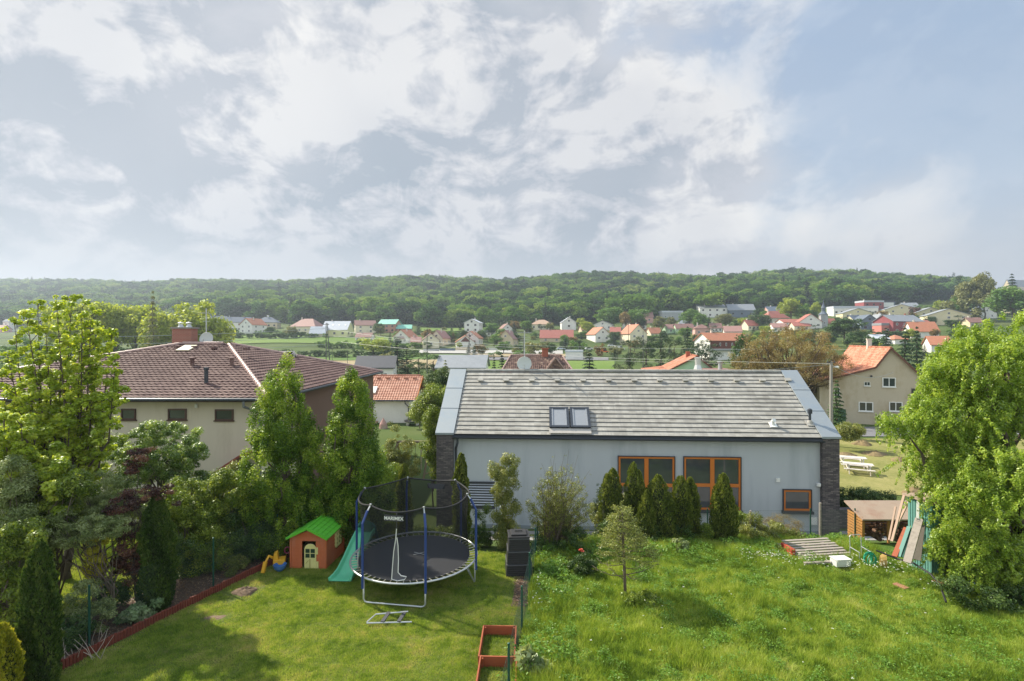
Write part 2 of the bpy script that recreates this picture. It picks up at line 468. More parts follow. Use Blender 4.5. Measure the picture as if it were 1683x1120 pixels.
patch('field', [(365, 568), (705, 571), (700, 555.5), (380, 553)], M_fieldlight, 0.35, 60, 20, 100)
patch('stubble_field', [(400, 612), (735, 607), (740, 592), (420, 596)], M_stub, 0.25, 50, 20, 100)
patch('meadow', [(380, 596), (740, 592), (745, 584), (390, 588)], M_field, 0.3, 50, 20, 100)
patch('road', [(688, 581.5), (925, 583), (925, 577.5), (690, 577)], M_gravelroad, 0.35, 50, 8, 100)
patch('lane', [(690, 592.5), (1000, 593), (1000, 588.5), (690, 588.5)], M_asph, 0.25, 40, 8, 100)
patch('verge', [(770, 588), (930, 588), (930, 583.5), (770, 583)], M_stub, 0.4, 40, 8, 100)
patch('paddock', [(760, 640), (1010, 640), (1010, 594), (760, 594)], M_fieldlight, 0.12, 50, 20, 60)
patch('mown_meadow', [(1362, 815), (1900, 815), (1800, 722), (1362, 722)], M_hay, 0.03, 50, 24, 20)
patch('street', [(1370, 719), (1900, 719), (1900, 703), (1370, 703)], M_asph, 0.06, 30, 8, 20)
patch('clearing', [(690, 546), (800, 546), (800, 541), (690, 540)], M_fieldlight, 0.6, 40, 8, 100)

# ------------------------------------------------------------------ instancing of stuff (geometry nodes)
def stuff_instances(name, pts, rots, scls, variants, kind='stuff'):
    """one object: points carrying instances of the variant meshes"""
    n = len(pts)
    me = bpy.data.meshes.new(name); me.vertices.add(n)
    me.vertices.foreach_set('co', np.asarray(pts, np.float32).ravel())
    a = me.attributes.new('rotz', 'FLOAT', 'POINT'); a.data.foreach_set('value', np.asarray(rots, np.float32))
    s3 = np.asarray(scls, np.float32)
    if s3.ndim == 1: s3 = np.repeat(s3[:, None], 3, 1)
    a = me.attributes.new('scl', 'FLOAT_VECTOR', 'POINT'); a.data.foreach_set('vector', s3.ravel())
    a = me.attributes.new('pick', 'INT', 'POINT'); a.data.foreach_set('value', RNG.integers(0, len(variants), n).astype(np.int32))
    o = bpy.data.objects.new(name, me); COL.objects.link(o)
    g = bpy.data.node_groups.new(name + '_scatter', 'GeometryNodeTree')
    g.interface.new_socket('Geometry', in_out='INPUT', socket_type='NodeSocketGeometry')
    g.interface.new_socket('Geometry', in_out='OUTPUT', socket_type='NodeSocketGeometry')
    t = NT(g); gi = t.add('NodeGroupInput'); go = t.add('NodeGroupOutput')
    join = t.add('GeometryNodeGeometryToInstance')
    for i, vme in enumerate(variants):
        vo = bpy.data.objects.new(name + '_piece', vme)
        oi = t.add('GeometryNodeObjectInfo'); oi.inputs['Object'].default_value = vo; oi.inputs['As Instance'].default_value = True
        t.l.new(oi.outputs['Geometry'], join.inputs[0])
    iop = t.add('GeometryNodeInstanceOnPoints')
    t.l.new(gi.outputs[0], iop.inputs['Points']); 
    # Geometry to Instance would merge; pick children through a joined instance list
    jg = t.add('GeometryNodeJoinGeometry')
    for lnk in list(g.links):
        if lnk.to_node == join: t.l.new(lnk.from_socket, jg.inputs[0])
    t.n.remove(join)
    t.l.new(jg.outputs[0], iop.inputs['Instance'])
    iop.inputs['Pick Instance'].default_value = True
    pk = t.add('GeometryNodeInputNamedAttribute', data_type='INT'); pk.inputs['Name'].default_value = 'pick'
    rz = t.add('GeometryNodeInputNamedAttribute', data_type='FLOAT'); rz.inputs['Name'].default_value = 'rotz'
    sc = t.add('GeometryNodeInputNamedAttribute', data_type='FLOAT_VECTOR'); sc.inputs['Name'].default_value = 'scl'
    cr = t.add('ShaderNodeCombineXYZ'); t.l.new(rz.outputs[0], cr.inputs[2])
    t.l.new(pk.outputs[0], iop.inputs['Instance Index']); t.l.new(cr.outputs[0], iop.inputs['Rotation']); t.l.new(sc.outputs[0], iop.inputs['Scale'])
    t.l.new(iop.outputs[0], go.inputs[0])
    md = o.modifiers.new('scatter', 'NODES'); md.node_group = g
    return tag(o, kind=kind)

# ------------------------------------------------------------------ forest on the hill
def forest_material():
    m, t, b = bsdf_mat('forest_leaves')
    r = t.add('ShaderNodeObjectInfo').outputs['Random']
    a2 = t.add('ShaderNodeAttribute', attribute_name='tint').outputs['Fac']
    pos = t.add('ShaderNodeNewGeometry').outputs['Position']
    nn = t.noise(pos, 0.012, 4, 0.6)
    k = t.math('ADD', t.math('ADD', t.math('MULTIPLY', r, 0.72), t.math('MULTIPLY', a2, 0.12)), t.math('MULTIPLY', nn, 0.8))
    k = t.math('SUBTRACT', k, 0.33)
    c = t.ramp(k, [(0.1, (0.02, 0.05, 0.02)), (0.4, (0.055, 0.12, 0.03)), (0.58, (0.11, 0.22, 0.04)), (0.78, (0.20, 0.30, 0.05)), (0.95, (0.30, 0.37, 0.09))])
    dif = t.add('ShaderNodeBsdfDiffuse', inp={'Color': c}); tr = t.add('ShaderNodeBsdfTranslucent', inp={'Color': c})
    mx = t.add('ShaderNodeMixShader', inp={0: 0.4, 1: dif.outputs[0], 2: tr.outputs[0]})
    t.l.new(mx.outputs[0], t.n['Material Output'].inputs[0]); t.n.remove(b)
    return m
M_forest = forest_material()
M_conif = leaf_mat('conifer_needles_far', [(0.014, 0.035, 0.014), (0.03, 0.06, 0.022)], 0.2, inst=True)
def broad_variant(i, n=1400, leaf=0.07):
    rng = np.random.default_rng(100 + i)
    el = [(rng.uniform(-.12, .12), rng.uniform(-.12, .12), rng.uniform(.5, .75), rng.uniform(.22, .3), rng.uniform(.22, .3), rng.uniform(.2, .28)) for _ in range(4)]
    el.append((0, 0, .42, .3, .3, .3))
    cl = fill_clumps(el, 44, 0.11, rng, 0.75)
    return crown_cloud(cl, n, leaf, rng, 0.8, 0.85, 0.5)
fv = []
for i in range(6):
    V, T = broad_variant(i)
    fv.append(np_mesh('broadleaf_crown', V, 4, M_forest, T))
def conifer_cloud(seed, n=700, leaf=0.07, r=0.17, spiky=0.5):
    rng = np.random.default_rng(seed)
    z = 0.06 + 0.94 * (1 - rng.random(n) ** 0.6) 
    lay = np.floor(z * 16) / 16
    zz = z * (1 - spiky) + (lay + 0.02) * spiky
    a = rng.random(n) * 2 * PI
    lob = 1 + 0.25 * np.sin(a * 5 + lay * 40)
    rad = r * (1 - z) ** 0.85 * lob * (0.25 + 0.75 * rng.random(n) ** 0.5) + 0.006
    C = np.column_stack([np.cos(a) * rad, np.sin(a) * rad, zz - rad * 0.35])
    Nn = np.column_stack([np.cos(a) * .4, np.sin(a) * .4, np.ones(n)]) + rng.normal(size=(n, 3)) * .3
    V = leaf_quads(C, Nn, leaf * (0.6 + .8 * rng.random(n)), leaf * .5, rng)
    return V, np.repeat(rng.random(n), 4)
cv = []
for i in range(2):
    V, T = conifer_cloud(200 + i, 600, 0.08, 0.17)
    cv.append(np_mesh('conifer_crown', V, 4, M_conif, T))
edge_px = [-500, 0, 250, 450, 560, 700, 850, 1000, 1100, 1250, 1400, 1560, 1700, 2300]
edge_Y = [560, 540, 520, 455, 430, 402, 395, 405, 430, 440, 470, 520, 700, 700]
end_Y = [1260, 1240, 1200, 1100, 1050, 980, 900, 860, 860, 860, 860, 850, 900, 900]
def forest_points():
    pts = []
    y = 380.0
    while y < 1260:
        sp = 8.2 + y * 0.003
        xs_ = np.arange(-0.5 * 1.9 * 1683 / F * y, 0.5 * 1.25 * 1683 / F * y, sp)
        x = xs_ + RNG.uniform(-.4, .4, len(xs_)) * sp; yy = y + RNG.uniform(-.4, .4, len(xs_)) * sp
        px = CX + x / yy * F
        wob = 14 * np.sin(px * 0.021) + 9 * np.sin(px * 0.057 + 1)
        ok = (yy > np.interp(px, edge_px, edge_Y) + wob) & (yy < np.interp(px, edge_px, end_Y)) & (px < 1590)
        pts.append(np.column_stack([x[ok], yy[ok]]))
        y += sp
    return np.concatenate(pts)
fp = forest_points()
z = gz_arr(fp[:, 0], fp[:, 1])
fp3 = np.column_stack([fp, z - 1.0])
isc = RNG.random(len(fp3)) < 0.08
hts = RNG.uniform(11, 23, len(fp3))
hts *= 1 + 0.16 * np.sin(fp3[:, 0] * 0.02 + 2) * np.sin(fp3[:, 1] * 0.013)
s3 = np.column_stack([hts * RNG.uniform(1.0, 1.75, len(fp3)), hts * RNG.uniform(1.0, 1.75, len(fp3)), hts])
stuff_instances('forest', fp3[~isc], RNG.uniform(0, 6.28, (~isc).sum()), s3[~isc], fv)
stuff_instances('conifer_forest', fp3[isc], RNG.uniform(0, 6.28, isc.sum()), s3[isc] * np.array([.9, .9, 1.12]), cv)
print('forest', len(fp3))
# ------------------------------------------------------------------ village houses across the valley
def roof_mat(name, base, line=0.35, tile=0.32, wear=0.25):
    m, t, b = bsdf_mat(name)
    tc = t.add('ShaderNodeTexCoord').outputs['Object']; sp = t.add('ShaderNodeSeparateXYZ', inp={0: tc})
    rows = t.math('FRACT', t.math('MULTIPLY', sp.outputs[2], 1 / (tile * 0.6)))
    rl = t.add('ShaderNodeMapRange', inp={0: rows, 1: 0.0, 2: 0.22, 3: 1 - line, 4: 1.0}).outputs[0]
    n = t.noise(tc, 1.2, 6, 0.65); n2 = t.noise(tc, 9.0, 3, 0.6)
    k = t.math('MULTIPLY', rl, t.math('ADD', 1.0, t.math('ADD', t.math('MULTIPLY', t.math('SUBTRACT', n, .5), wear * 2), t.math('MULTIPLY', t.math('SUBTRACT', n2, .5), wear))))
    hs = t.add('ShaderNodeHueSaturation', inp={'Color': (*srgb(base), 1), 'Value': k})
    t.l.new(hs.outputs[0], b.inputs['Base Color']); b.inputs['Roughness'].default_value = 0.75
    return m
RM = {'slate': roof_mat('slate_roof', '#5c6775'), 'gray': roof_mat('grey_roof', '#8b9096'), 'lgray': roof_mat('light_grey_metal_roof', '#bfc4cc', 0.12),
      'orange': roof_mat('orange_tile_roof', '#b07458'), 'red': roof_mat('red_tile_roof', '#a56458'), 'brown': roof_mat('brown_tile_roof', '#83625a'),
      'pinkbrown': roof_mat('faded_red_tile_roof', '#a27b72'), 'teal': roof_mat('turquoise_membrane_roof', '#83c2ae', 0.08), 'tan': roof_mat('tan_tile_roof', '#b89a82'),
      'dark': roof_mat('dark_roof', '#4a4c52')}
WM = {k: surf('wall_' + n, c, 0.85, 0.07, 0.6, dirt=(d, 0.35), dscale=0.5) for k, n, c, d in [
    ('white', 'white_render', '#e6e3dd', '#b8b3a8'), ('cream', 'cream_render', '#e3d9bd', '#b5a98a'), ('yellow', 'yellow_render', '#ddd2b0', '#b8b070'),
    ('lime', 'lime_yellow_render', '#dcd9a8', '#b0b560'), ('beige', 'beige_render', '#cdbd9f', '#9c8d72'), ('gray', 'grey_render', '#a3a6a8', '#7f8284'),
    ('dgray', 'dark_grey_cladding', '#6a7684', '#56606c'), ('pink', 'pink_render', '#d4a59a', '#a88078'), ('red', 'dark_red_render', '#944f52', '#7d383a'),
    ('salmon', 'salmon_red_render', '#c67c72', '#a85a50'), ('green', 'pale_green_render', '#b3cfae', '#8aa485'), ('brick', 'bare_brick', '#b58773', '#8b6353'), ('wood', 'brown_timber', '#6b3f36', '#4a2c26')]}
M_chim = surf('chimney_render', '#cfc8bd', 0.85, 0.1, 3)
M_chimbrick = surf('chimney_brick', '#9b5b46', 0.9, 0.2, 5)
M_frameW = surf('white_window_frame', '#e4e4e0', 0.5, 0.03, 5)
M_frameD = surf('dark_window_frame', '#4b4744', 0.5, 0.05, 5)
def glass_mat(name, c=(0.02, 0.025, 0.03), rough=0.06):
    m, t, b = bsdf_mat(name)
    n = t.noise(t.add('ShaderNodeTexCoord').outputs['Object'], 1.3, 2, 0.5)
    t.l.new(t.mixc(n, c, tuple(x * 2.2 for x in c)), b.inputs['Base Color'])
    b.inputs['Roughness'].default_value = rough; b.inputs['Specular IOR Level'].default_value = 0.9
    return m
M_glass = glass_mat('window_glass')
def win_mesh(name, frame, mull=True):
    b = MB()
    w, h = 0.5, 0.5
    for x0, x1, z0, z1 in ((-w, -w + .07, -h, h), (w - .07, w, -h, h), (-w + .07, w - .07, h - .07, h), (-w + .07, w - .07, -h, -h + .07)):
        b.bx(x0, x1, -.05, .04, z0, z1, 0)
    if mull: b.bx(-.03, .03, -.04, .03, -h + .07, h - .07, 0)
    b.bx(-w + .06, w - .06, -.015, .03, -h + .06, h - .06, 1)
    return b.data(name, [frame, M_glass])
WIN_W, WIN_D, WIN_P = win_mesh('window', M_frameW), win_mesh('window', M_frameD), win_mesh('window', M_frameD, False)
def add_window(root, x, y, z, w, h, rz=0.0, me=None, name='window'):
    o = link(name, me or WIN_W, root, (x, y, z), rz); o.scale = (w, 1, h); return o
HOUSES = []
def house(label, x0, x1, base, eave, ridge, kind, wall, roof, rot=0, depth=None, wins=(2, 1), cat='house', chim=1, win='W', side=1, over=0.45, y0=60, top=None, extra=None, group=None):
    xc = (x0 + x1) / 2; ex_ = (x1 - x0) * .06; x0 -= ex_; x1 += ex_; m_ = (base - ridge) * .1; eave -= m_ * .5; ridge -= m_
    g = ground_at(xc, base, y0); Y = g.y; k = Y / F
    W = (x1 - x0) * k
    he = max(2.2, (base - eave) * k); rh = max(0.5, (eave - ridge) * k)
    r = math.radians(rot)
    D = depth if depth else min(max(W * .75, 7.5), 11) if kind not in 'G' else min(max(W * 1.2, 9), 13)
    if rot: W = max(4.0, (W - abs(math.sin(r)) * D * 0.8) / max(math.cos(r), .5))
    th = math.atan2(g.x, g.y)
    root = thing('house', label, cat, (g.x + math.sin(th) * D / 2, g.y + math.cos(th) * D / 2, g.z), r, group)
    fw = 3.0
    b = MB(); hw, hd = W / 2, D / 2
    rm = RM[roof]; wm = WM[wall]
    R = MB(); th_ = 0.22; o = over
    if kind == 'S':
        b.prism([(-hd, -fw), (hd, -fw), (hd, he), (0, he + rh), (-hd, he)], 'x', -hw, hw)
        sl = rh / hd
        for s in (-1, 1):
            R.prism([(0, he + rh + .02), (s * (hd + o), he - sl * o + .02), (s * (hd + o), he - sl * o + .02 + th_), (0, he + rh + .02 + th_)], 'x', -hw - o, hw + o)
    elif kind == 'G':
        b.prism([(-hw, -fw), (hw, -fw), (hw, he), (0, he + rh), (-hw, he)], 'y', -hd, hd)
        sl = rh / hw
        for s in (-1, 1):
            R.prism([(0, he + rh + .02), (s * (hw + o), he - sl * o + .02), (s * (hw + o), he - sl * o + .02 + th_), (0, he + rh + .02 + th_)], 'y', -hd - o, hd + o)
    elif kind == 'H':
        b.bx(-hw, hw, -hd, hd, -fw, he)
        a, c = hw + o, hd + o; rl = max(hw - hd, 0.3); z0 = he - 0.05
        V = [(-a, -c, z0), (a, -c, z0), (a, c, z0), (-a, c, z0), (-rl, 0, he + rh), (rl, 0, he + rh)]
        R.mesh(V, [(0, 1, 5, 4), (1, 2, 5), (2, 3, 4, 5), (3, 0, 4), (0, 3, 2, 1)])
        R.bx(-a - .02, a + .02, -c - .02, c + .02, z0 - .2, z0 - .003)
    elif kind == 'F':
        b.bx(-hw, hw, -hd, hd, -fw, he)
        R.bx(-hw - .15, hw + .15, -hd - .15, hd + .15, he + .003, he + max(.3, rh))
    elif kind == 'M':
        b.prism([(-hd, -fw), (hd, -fw), (hd, he), (-hd, he + rh)] if False else [(-hd, -fw), (hd, -fw), (hd, he + rh), (-hd, he)], 'x', -hw, hw)
        R.prism([(-hd - o, he - .1), (hd + o, he + rh + .1), (hd + o, he + rh + .1 + th_), (-hd - o, he - .1 + th_)], 'x', -hw - o, hw + o)
    b.build('wall', wm, root); ro = R.build('roof', rm, root)
    for i in range(chim):
        c = MB(); cx = (-.25 + .5 * i) * W if kind != 'G' else W * .12; cy = 0.3 if kind != 'G' else -D * (.1 - .3 * i)
        c.bx(cx - .3, cx + .3, cy - .3, cy + .3, he + rh * .5, he + rh + 1.0); c.bx(cx - .36, cx + .36, cy - .36, cy + .36, he + rh + 1.003, he + rh + 1.1)
        c.build('chimney', M_chim if i % 2 == 0 else M_chimbrick, ro)
    wm_ = {'W': WIN_W, 'D': WIN_D, 'P': WIN_P}[win]
    nx, nz = wins
    sto = he / nz
    for j in range(nz):
        for i in range(nx):
            ww = min(1.4, W / nx * .5)
            add_window(root, -hw + W * (i + .5) / nx, -hd - .05, sto * (j + .52), ww, min(1.35, sto * .5), 0, wm_)
        for i in range(2 if D > 7 else 1):
            n = 2 if D > 7 else 1
            add_window(root, side * (hw + .05), -hd + D * (i + .5) / n, sto * (j + .52), 1.2, min(1.3, sto * .5), PI / 2 * side, wm_)
    if kind == 'G' and rh > 1.8: add_window(root, 0, -hd - .05, he + rh * .3, 1.2, 1.1, 0, wm_)
    if extra: extra(root, W, D, he, rh, hd, hw)
    HOUSES.append((xc, base, label, Y)); return root
def skylights(n):
    def f(root, W, D, he, rh, hd, hw):
        for i in range(n):
            b = MB(); a = math.atan2(rh, hd)
            R = Matrix.Rotation(a, 3, 'X')
            b.box((-hw + W * (i + .5) / n, -hd * .5, he + rh * .5 + .3), (1.0, 1.3, .12), R=R)
            b.build('skylight', M_frameW, root)
    return f
def balcony(mat, z=.55):
    def f(root, W, D, he, rh, hd, hw):
        b = MB(); b.bx(-hw * .5, hw * .5, -hd - 1.1, -hd - .003, he * z, he * z + .15)
        for k in range(9): x = -hw * .5 + hw * k / 8; b.bx(x - .05, x + .05, -hd - 1.1, -hd - 1.0, he * z + .15, he * z + 1.0)
        b.bx(-hw * .5, hw * .5, -hd - 1.12, -hd - .98, he * z + 1.0, he * z + 1.1)
        b.build('balcony', mat, root)
    return f
WOODM = WM['wood']
def gable_timber(root, W, D, he, rh, hd, hw):
    b = MB(); b.prism([(-hw * .55, he), (hw * .55, he), (0, he + rh * .8)], 'y', -hd - .12, -hd - .01); b.build('timber_gable_panel', WOODM, root)
def flue_caps(root, W, D, he, rh, hd, hw):
    for s in (-.4, .4):
        b = MB(); b.lathe([(0, 0), (.25, 0), (.25, 1.0), (.5, 1.1), (.4, 1.5), (0, 1.6)], (s, 0, he + rh - .2), 8); b.build('flue_cap', M_frameW, root)
def box_annex(mat, dx, w, h, d=5):
    def f(root, W, D, he, rh, hd, hw):
        b = MB(); x = dx * hw; b.bx(x - w / 2, x + w / 2, -hd + .5, -hd + .5 + d, -2, h); b.bx(x - w / 2 - .1, x + w / 2 + .1, -hd + .4, -hd + .6 + d, h + .003, h + .2); b.build('annex', mat, root)
    return f
H = house
H('white slate-roofed house half hidden behind the big pale trees on the left', 346, 371, 545, 531, 522, 'S', 'gray', 'slate', 8, wins=(3, 2), win='D')
H('long white terrace with dark slate roof and tall dark windows near the pale trees', 368, 410, 545, 531, 523.5, 'S', 'white', 'slate', 22, wins=(4, 2), side=-1, win='D', chim=2)
H('white gabled house with orange-red roof in front of the slate terrace', 402, 431, 548, 535, 526, 'G', 'white', 'orange', -18, wins=(2, 2))
H('beige house with slate hipped roof and two round white flue caps', 424, 457, 541, 531, 523, 'H', 'beige', 'slate', 10, wins=(4, 1), chim=0, extra=flue_caps, win='D')
H('large cream villa with faded red mansard roof at the foot of the wood', 483, 529, 549, 538, 526, 'H', 'cream', 'pinkbrown', -15, wins=(4, 1), chim=1)
H('small yellow garage annex with pale grey roof beside the power pole', 513, 537, 555, 549, 539, 'S', 'yellow', 'lgray', 5, wins=(1, 1), chim=0)
H('lime-yellow house with light grey metal roof and four roof windows', 536, 575, 555, 543.5, 531, 'S', 'lime', 'lgray', -4, wins=(3, 1), win='D', chim=1, extra=skylights(4))
H('pale cream two-storey house with brown-red roof and thin white chimney', 583, 617, 548, 536, 529, 'S', 'cream', 'brown', 20, wins=(2, 2), side=-1)
H('unfinished bare-brick house under turquoise roof membrane, the larger one', 626, 656, 547, 534, 527.5, 'S', 'brick', 'teal', -12, wins=(3, 2), win='P', chim=0)
H('lower bare-brick building with turquoise membrane roof beside the larger brick house', 653, 676, 547, 541, 535.5, 'S', 'brick', 'teal', 8, wins=(2, 1), win='P', chim=0)
H('white chalet house with orange tile roof and dark red balcony', 652, 682, 566, 555, 545, 'G', 'white', 'orange', -14, wins=(2, 1), extra=balcony(WM['red'], .75))
H('plain cream gable house directly behind a dark hedge by the pale road', 693, 722, 573, 560, 551, 'G', 'cream', 'brown', 12, wins=(1, 1), chim=0)
H('cream gable house set back between two other gable houses', 711, 737, 569, 557, 546, 'G', 'cream', 'pinkbrown', -15, wins=(2, 1))
H('small white house with brown timber triangle in its gable', 749, 779, 572, 563, 554, 'G', 'white', 'orange', 8, wins=(2, 1), extra=gable_timber)
H('tall white gable house rising behind the timber-triangle house', 762, 791, 568, 557, 547, 'G', 'white', 'orange', -12, wins=(2, 1), depth=9)
H('bright white square house with shallow gable right below the wood', 766, 791, 547, 532, 527, 'G', 'white', 'lgray', -8, wins=(2, 2), win='D')
H('small white gable house with steep brown roof left of the big dish', 820, 842, 547, 542, 534, 'G', 'white', 'brown', 14, wins=(1, 1))
H('beige house with two orange-edged gables left of the big satellite dish', 821, 850, 571, 558, 546, 'G', 'beige', 'pinkbrown', -14, wins=(2, 1))
H('cream bungalow with low tan pyramid roof and a band of windows', 874, 906, 543, 534, 527, 'H', 'cream', 'tan', 0, wins=(4, 1), win='D')
H('wide low house with big brick-red roof above the parked cars', 890, 940, 563, 557, 545, 'S', 'beige', 'red', -6, wins=(3, 1), chim=1)
H('modern white gable house with one tall slit window and dark cube annex', 923, 944, 543, 531, 524, 'G', 'white', 'lgray', 0, wins=(1, 1), win='P', extra=box_annex(WM['dgray'], 1.9, 5.0, 5.0))
H('long low white gable house with grey roof on the upper row', 976, 1009, 543, 535, 529, 'G', 'white', 'gray', -18, wins=(3, 1), chim=0)
H('white house with twin orange-trimmed gables behind the garage row', 968, 998, 563, 551, 541, 'G', 'white', 'orange', 16, wins=(2, 1))
H('white house with steep brown roof and wooden balcony on the upper row', 1027, 1058, 543, 535, 524, 'S', 'white', 'brown', 20, wins=(3, 1), extra=balcony(WOODM, .4))
H('cream-yellow gable house with orange roof behind the dark pines', 1024, 1057, 568, 550, 537, 'G', 'cream', 'orange', 14, wins=(2, 2))
H('long plain grey-white flat building against the wood', 1086, 1117, 529, 515, 513, 'F', 'gray', 'lgray', 0, wins=(3, 1), chim=0)
H('narrow pink house half hidden by a round green tree', 1059, 1071, 532, 522, 515, 'S', 'pink', 'pinkbrown', 0, wins=(1, 1), depth=7)
H('large white modern villa with grey roof and long terrace opening', 1149, 1190, 522, 507.5, 502, 'M', 'white', 'gray', -5, wins=(4, 2), win='D', chim=1)
H('dark grey clad modern villa beside the large white villa', 1196, 1235, 522, 511, 502, 'S', 'dgray', 'gray', -6, wins=(3, 1), win='P')
H('small pale green shed-like house with faded brown roof', 1092, 1111, 548, 541, 535, 'S', 'green', 'pinkbrown', 14, wins=(2, 1), chim=0)
H('second pale green cottage under a longer brown roof', 1110, 1136, 548, 541, 534, 'S', 'green', 'brown', 0, wins=(3, 1), chim=1)
H('pink cottage with dark hipped roof behind the village garage', 1141, 1164, 553, 541, 535, 'H', 'pink', 'brown', -8, wins=(2, 1))
H('white gable cottage with red-brown roof just left of the brown tree', 1190, 1217, 553, 546, 538, 'S', 'white', 'pinkbrown', -16, wins=(2, 1))
def ctimber(root, W, D, he, rh, hd, hw):
    b = MB(); b.bx(-hw * .98, hw * .98, -hd - .14, -hd - .01, he * .58, he * .98); b.build('timber_storey', WOODM, root)
    for i in range(5): add_window(root, -hw * .5 + hw * .3 * i, -hd - .19, he * .8, .55, 1.1)
    for i in range(2):
        b = MB(); x = -hw * .2 + i * hw * .75; b.bx(x - 1.5, x + 1.5, -hd - .1, -hd - .01, .2, 2.5)
        for q in range(1, 4): b.bx(x - 1.5, x + 1.5, -hd - .13, -hd - .1, .2 + q * .55, .24 + q * .55)
        b.build('garage_door', M_frameW, root)
    b = MB(); b.bx(-hw, hw, -hd - 1.2, -hd - .15, he * .5, he * .54); b.build('canopy', WM['dgray'], root)
H('big white building with orange roof, brown timber upper storey and two garage doors', 1150, 1222, 592, 562, 552, 'S', 'white', 'orange', 14, wins=(0, 2), side=-1, extra=ctimber, depth=9)
H('white house with large red hipped roof below the grey-blue roof', 1253, 1290, 531, 524, 513, 'H', 'white', 'red', 6, wins=(3, 1), chim=2)
H('slate-blue roofed building rising behind the red hipped roof', 1260, 1291, 521, 513, 505.5, 'S', 'pink', 'slate', 0, wins=(3, 1))
H('long low building with red roof joining the chapel from the left', 1283, 1326, 536, 531, 526, 'S', 'white', 'red', 0, wins=(5, 1), chim=0)
H('low salmon-red roofed cottage in front of the chapel', 1302, 1326, 543, 537, 531, 'S', 'cream', 'red', -5, wins=(2, 1), chim=0)
def tower(root, W, D, he, rh, hd, hw):
    b = MB(); x = hw + 1.6; b.bx(x - 1.9, x + 1.9, -hd + 1, -hd + 4.8, -2, he + rh * .95); tw = b.build('tower', WM['gray'], root)
    s = MB(); z = he + rh * .95; s.lathe([(2.9, z), (1.6, z + 1.2), (1.0, z + 1.9), (1.0, z + 3.6), (1.35, z + 3.8), (.75, z + 5.0), (.3, z + 6.6), (.06, z + 9.0)], (x, -hd + 2.9, 0), 8)
    s.build('spire', RM['slate'], tw)
    add_window(tw, x, -hd + .95, he * .8, .8, 1.3)
H('white village chapel with red roof, grey tower and slender needle spire', 1312, 1345, 541, 530, 519, 'G', 'white', 'red', -14, wins=(3, 1), chim=0, cat='chapel', extra=tower, depth=10)
H('small red-roofed cottage tucked right beside the chapel tower', 1355, 1369, 539, 534, 526, 'S', 'white', 'red', 0, wins=(1, 1), chim=0, depth=7)
H('long pale modern apartment block with flat stepped roof', 1369, 1432, 520, 508, 505, 'F', 'white', 'lgray', -6, wins=(8, 1), win='D', chim=0, depth=10)
H('yellow gable building in front of the long pale apartment block', 1382, 1426, 524, 516, 509, 'G', 'yellow', 'gray', -14, wins=(3, 1), chim=0)
H('house with slate-grey clad gable above the round dark green tree', 1407, 1435, 542, 529, 520, 'G', 'dgray', 'slate', -12, wins=(2, 2), win='D', chim=0)
H('pale pinkish-white gable house right against the grey clad one', 1433, 1451, 541, 528, 519, 'G', 'white', 'gray', -12, wins=(1, 2), chim=1)
H('dark red flat-roofed building with white roof rails on the hillside', 1414, 1443, 513, 498, 496, 'F', 'red', 'lgray', 0, wins=(3, 2), win='P', chim=1)
def screen(root, W, D, he, rh, hd, hw):
    b = MB(); b.bx(-hw * .8, hw * .75, -hd - .15, -hd - .01, he * .45, he * .95); b.build('white_panel', M_frameW, root)
H('black-framed box building with a large white front panel', 1443, 1464, 512, 498, 496.5, 'F', 'dgray', 'dark', 0, wins=(0, 1), chim=0, extra=screen)
H('pale yellow house with grey roof, leftmost of the yellow hillside houses', 1453, 1500, 522, 510, 503, 'G', 'yellow', 'gray', -22, wins=(2, 2), chim=0, extra=skylights(0), depth=14)
H('middle yellow-grey hillside house partly covered by a bush', 1503, 1545, 525, 515, 508, 'G', 'yellow', 'gray', -22, wins=(2, 2), chim=0, depth=14)
H('pale yellow house with two small square windows, lowest of the yellow row', 1523, 1581, 535, 520, 511, 'G', 'yellow', 'gray', -24, wins=(3, 2), chim=0, depth=15)
H('dark red terrace block with grey roofs and pale balconies', 1444, 1508, 549, 530, 521, 'S', 'red', 'gray', 16, wins=(4, 2), side=-1, chim=2, extra=balcony(M_frameW, .5))
H('bright salmon-red wing at the left end of the dark red terrace', 1442, 1460, 550, 536, 533, 'F', 'salmon', 'gray', 0, wins=(1, 1), chim=0, depth=7)
H('white gable house with bright orange roof behind the dark spruces', 1494, 1532, 556, 546, 532, 'S', 'white', 'orange', -14, wins=(2, 1), chim=1)
H('white gable house with dark slate roof near the hilltop bushes', 1584, 1625, 524, 516, 504, 'G', 'white', 'slate', 12, wins=(2, 1), chim=1)
H('pale flat-topped house peeking over the willow at the right edge', 1655, 1700, 516, 508, 503, 'S', 'cream', 'gray', 0, wins=(3, 1), chim=0)
H('dark grey roofed house on the skyline at the far right', 1650, 1700, 478, 472, 462, 'S', 'beige', 'gray', 14, wins=(3, 1), chim=1)
H('small white shed roof beside the spruces below the red terrace', 1430, 1452, 566, 562, 556, 'S', 'white', 'lgray', 0, wins=(1, 1), chim=0, depth=7, cat='shed')
H('small orange roof seen between spruce and red terrace', 1462, 1480, 566, 562, 556, 'H', 'white', 'orange', 0, wins=(1, 1), chim=0, depth=7)
H('orange-roofed house mostly hidden by the upper willow leaves', 1524, 1556, 580, 568, 556, 'S', 'white', 'orange', -20, wins=(2, 1), chim=0)
H('tiny white tower-like house at the far left edge of the valley', 11, 20, 546, 530, 527, 'S', 'white', 'slate', 0, wins=(1, 2), chim=0, depth=7)
H('pink-roofed barn at the far left margin of the valley', -12, 10, 547, 542, 536, 'S', 'pink', 'pinkbrown', 0, wins=(2, 1), chim=0, cat='barn')
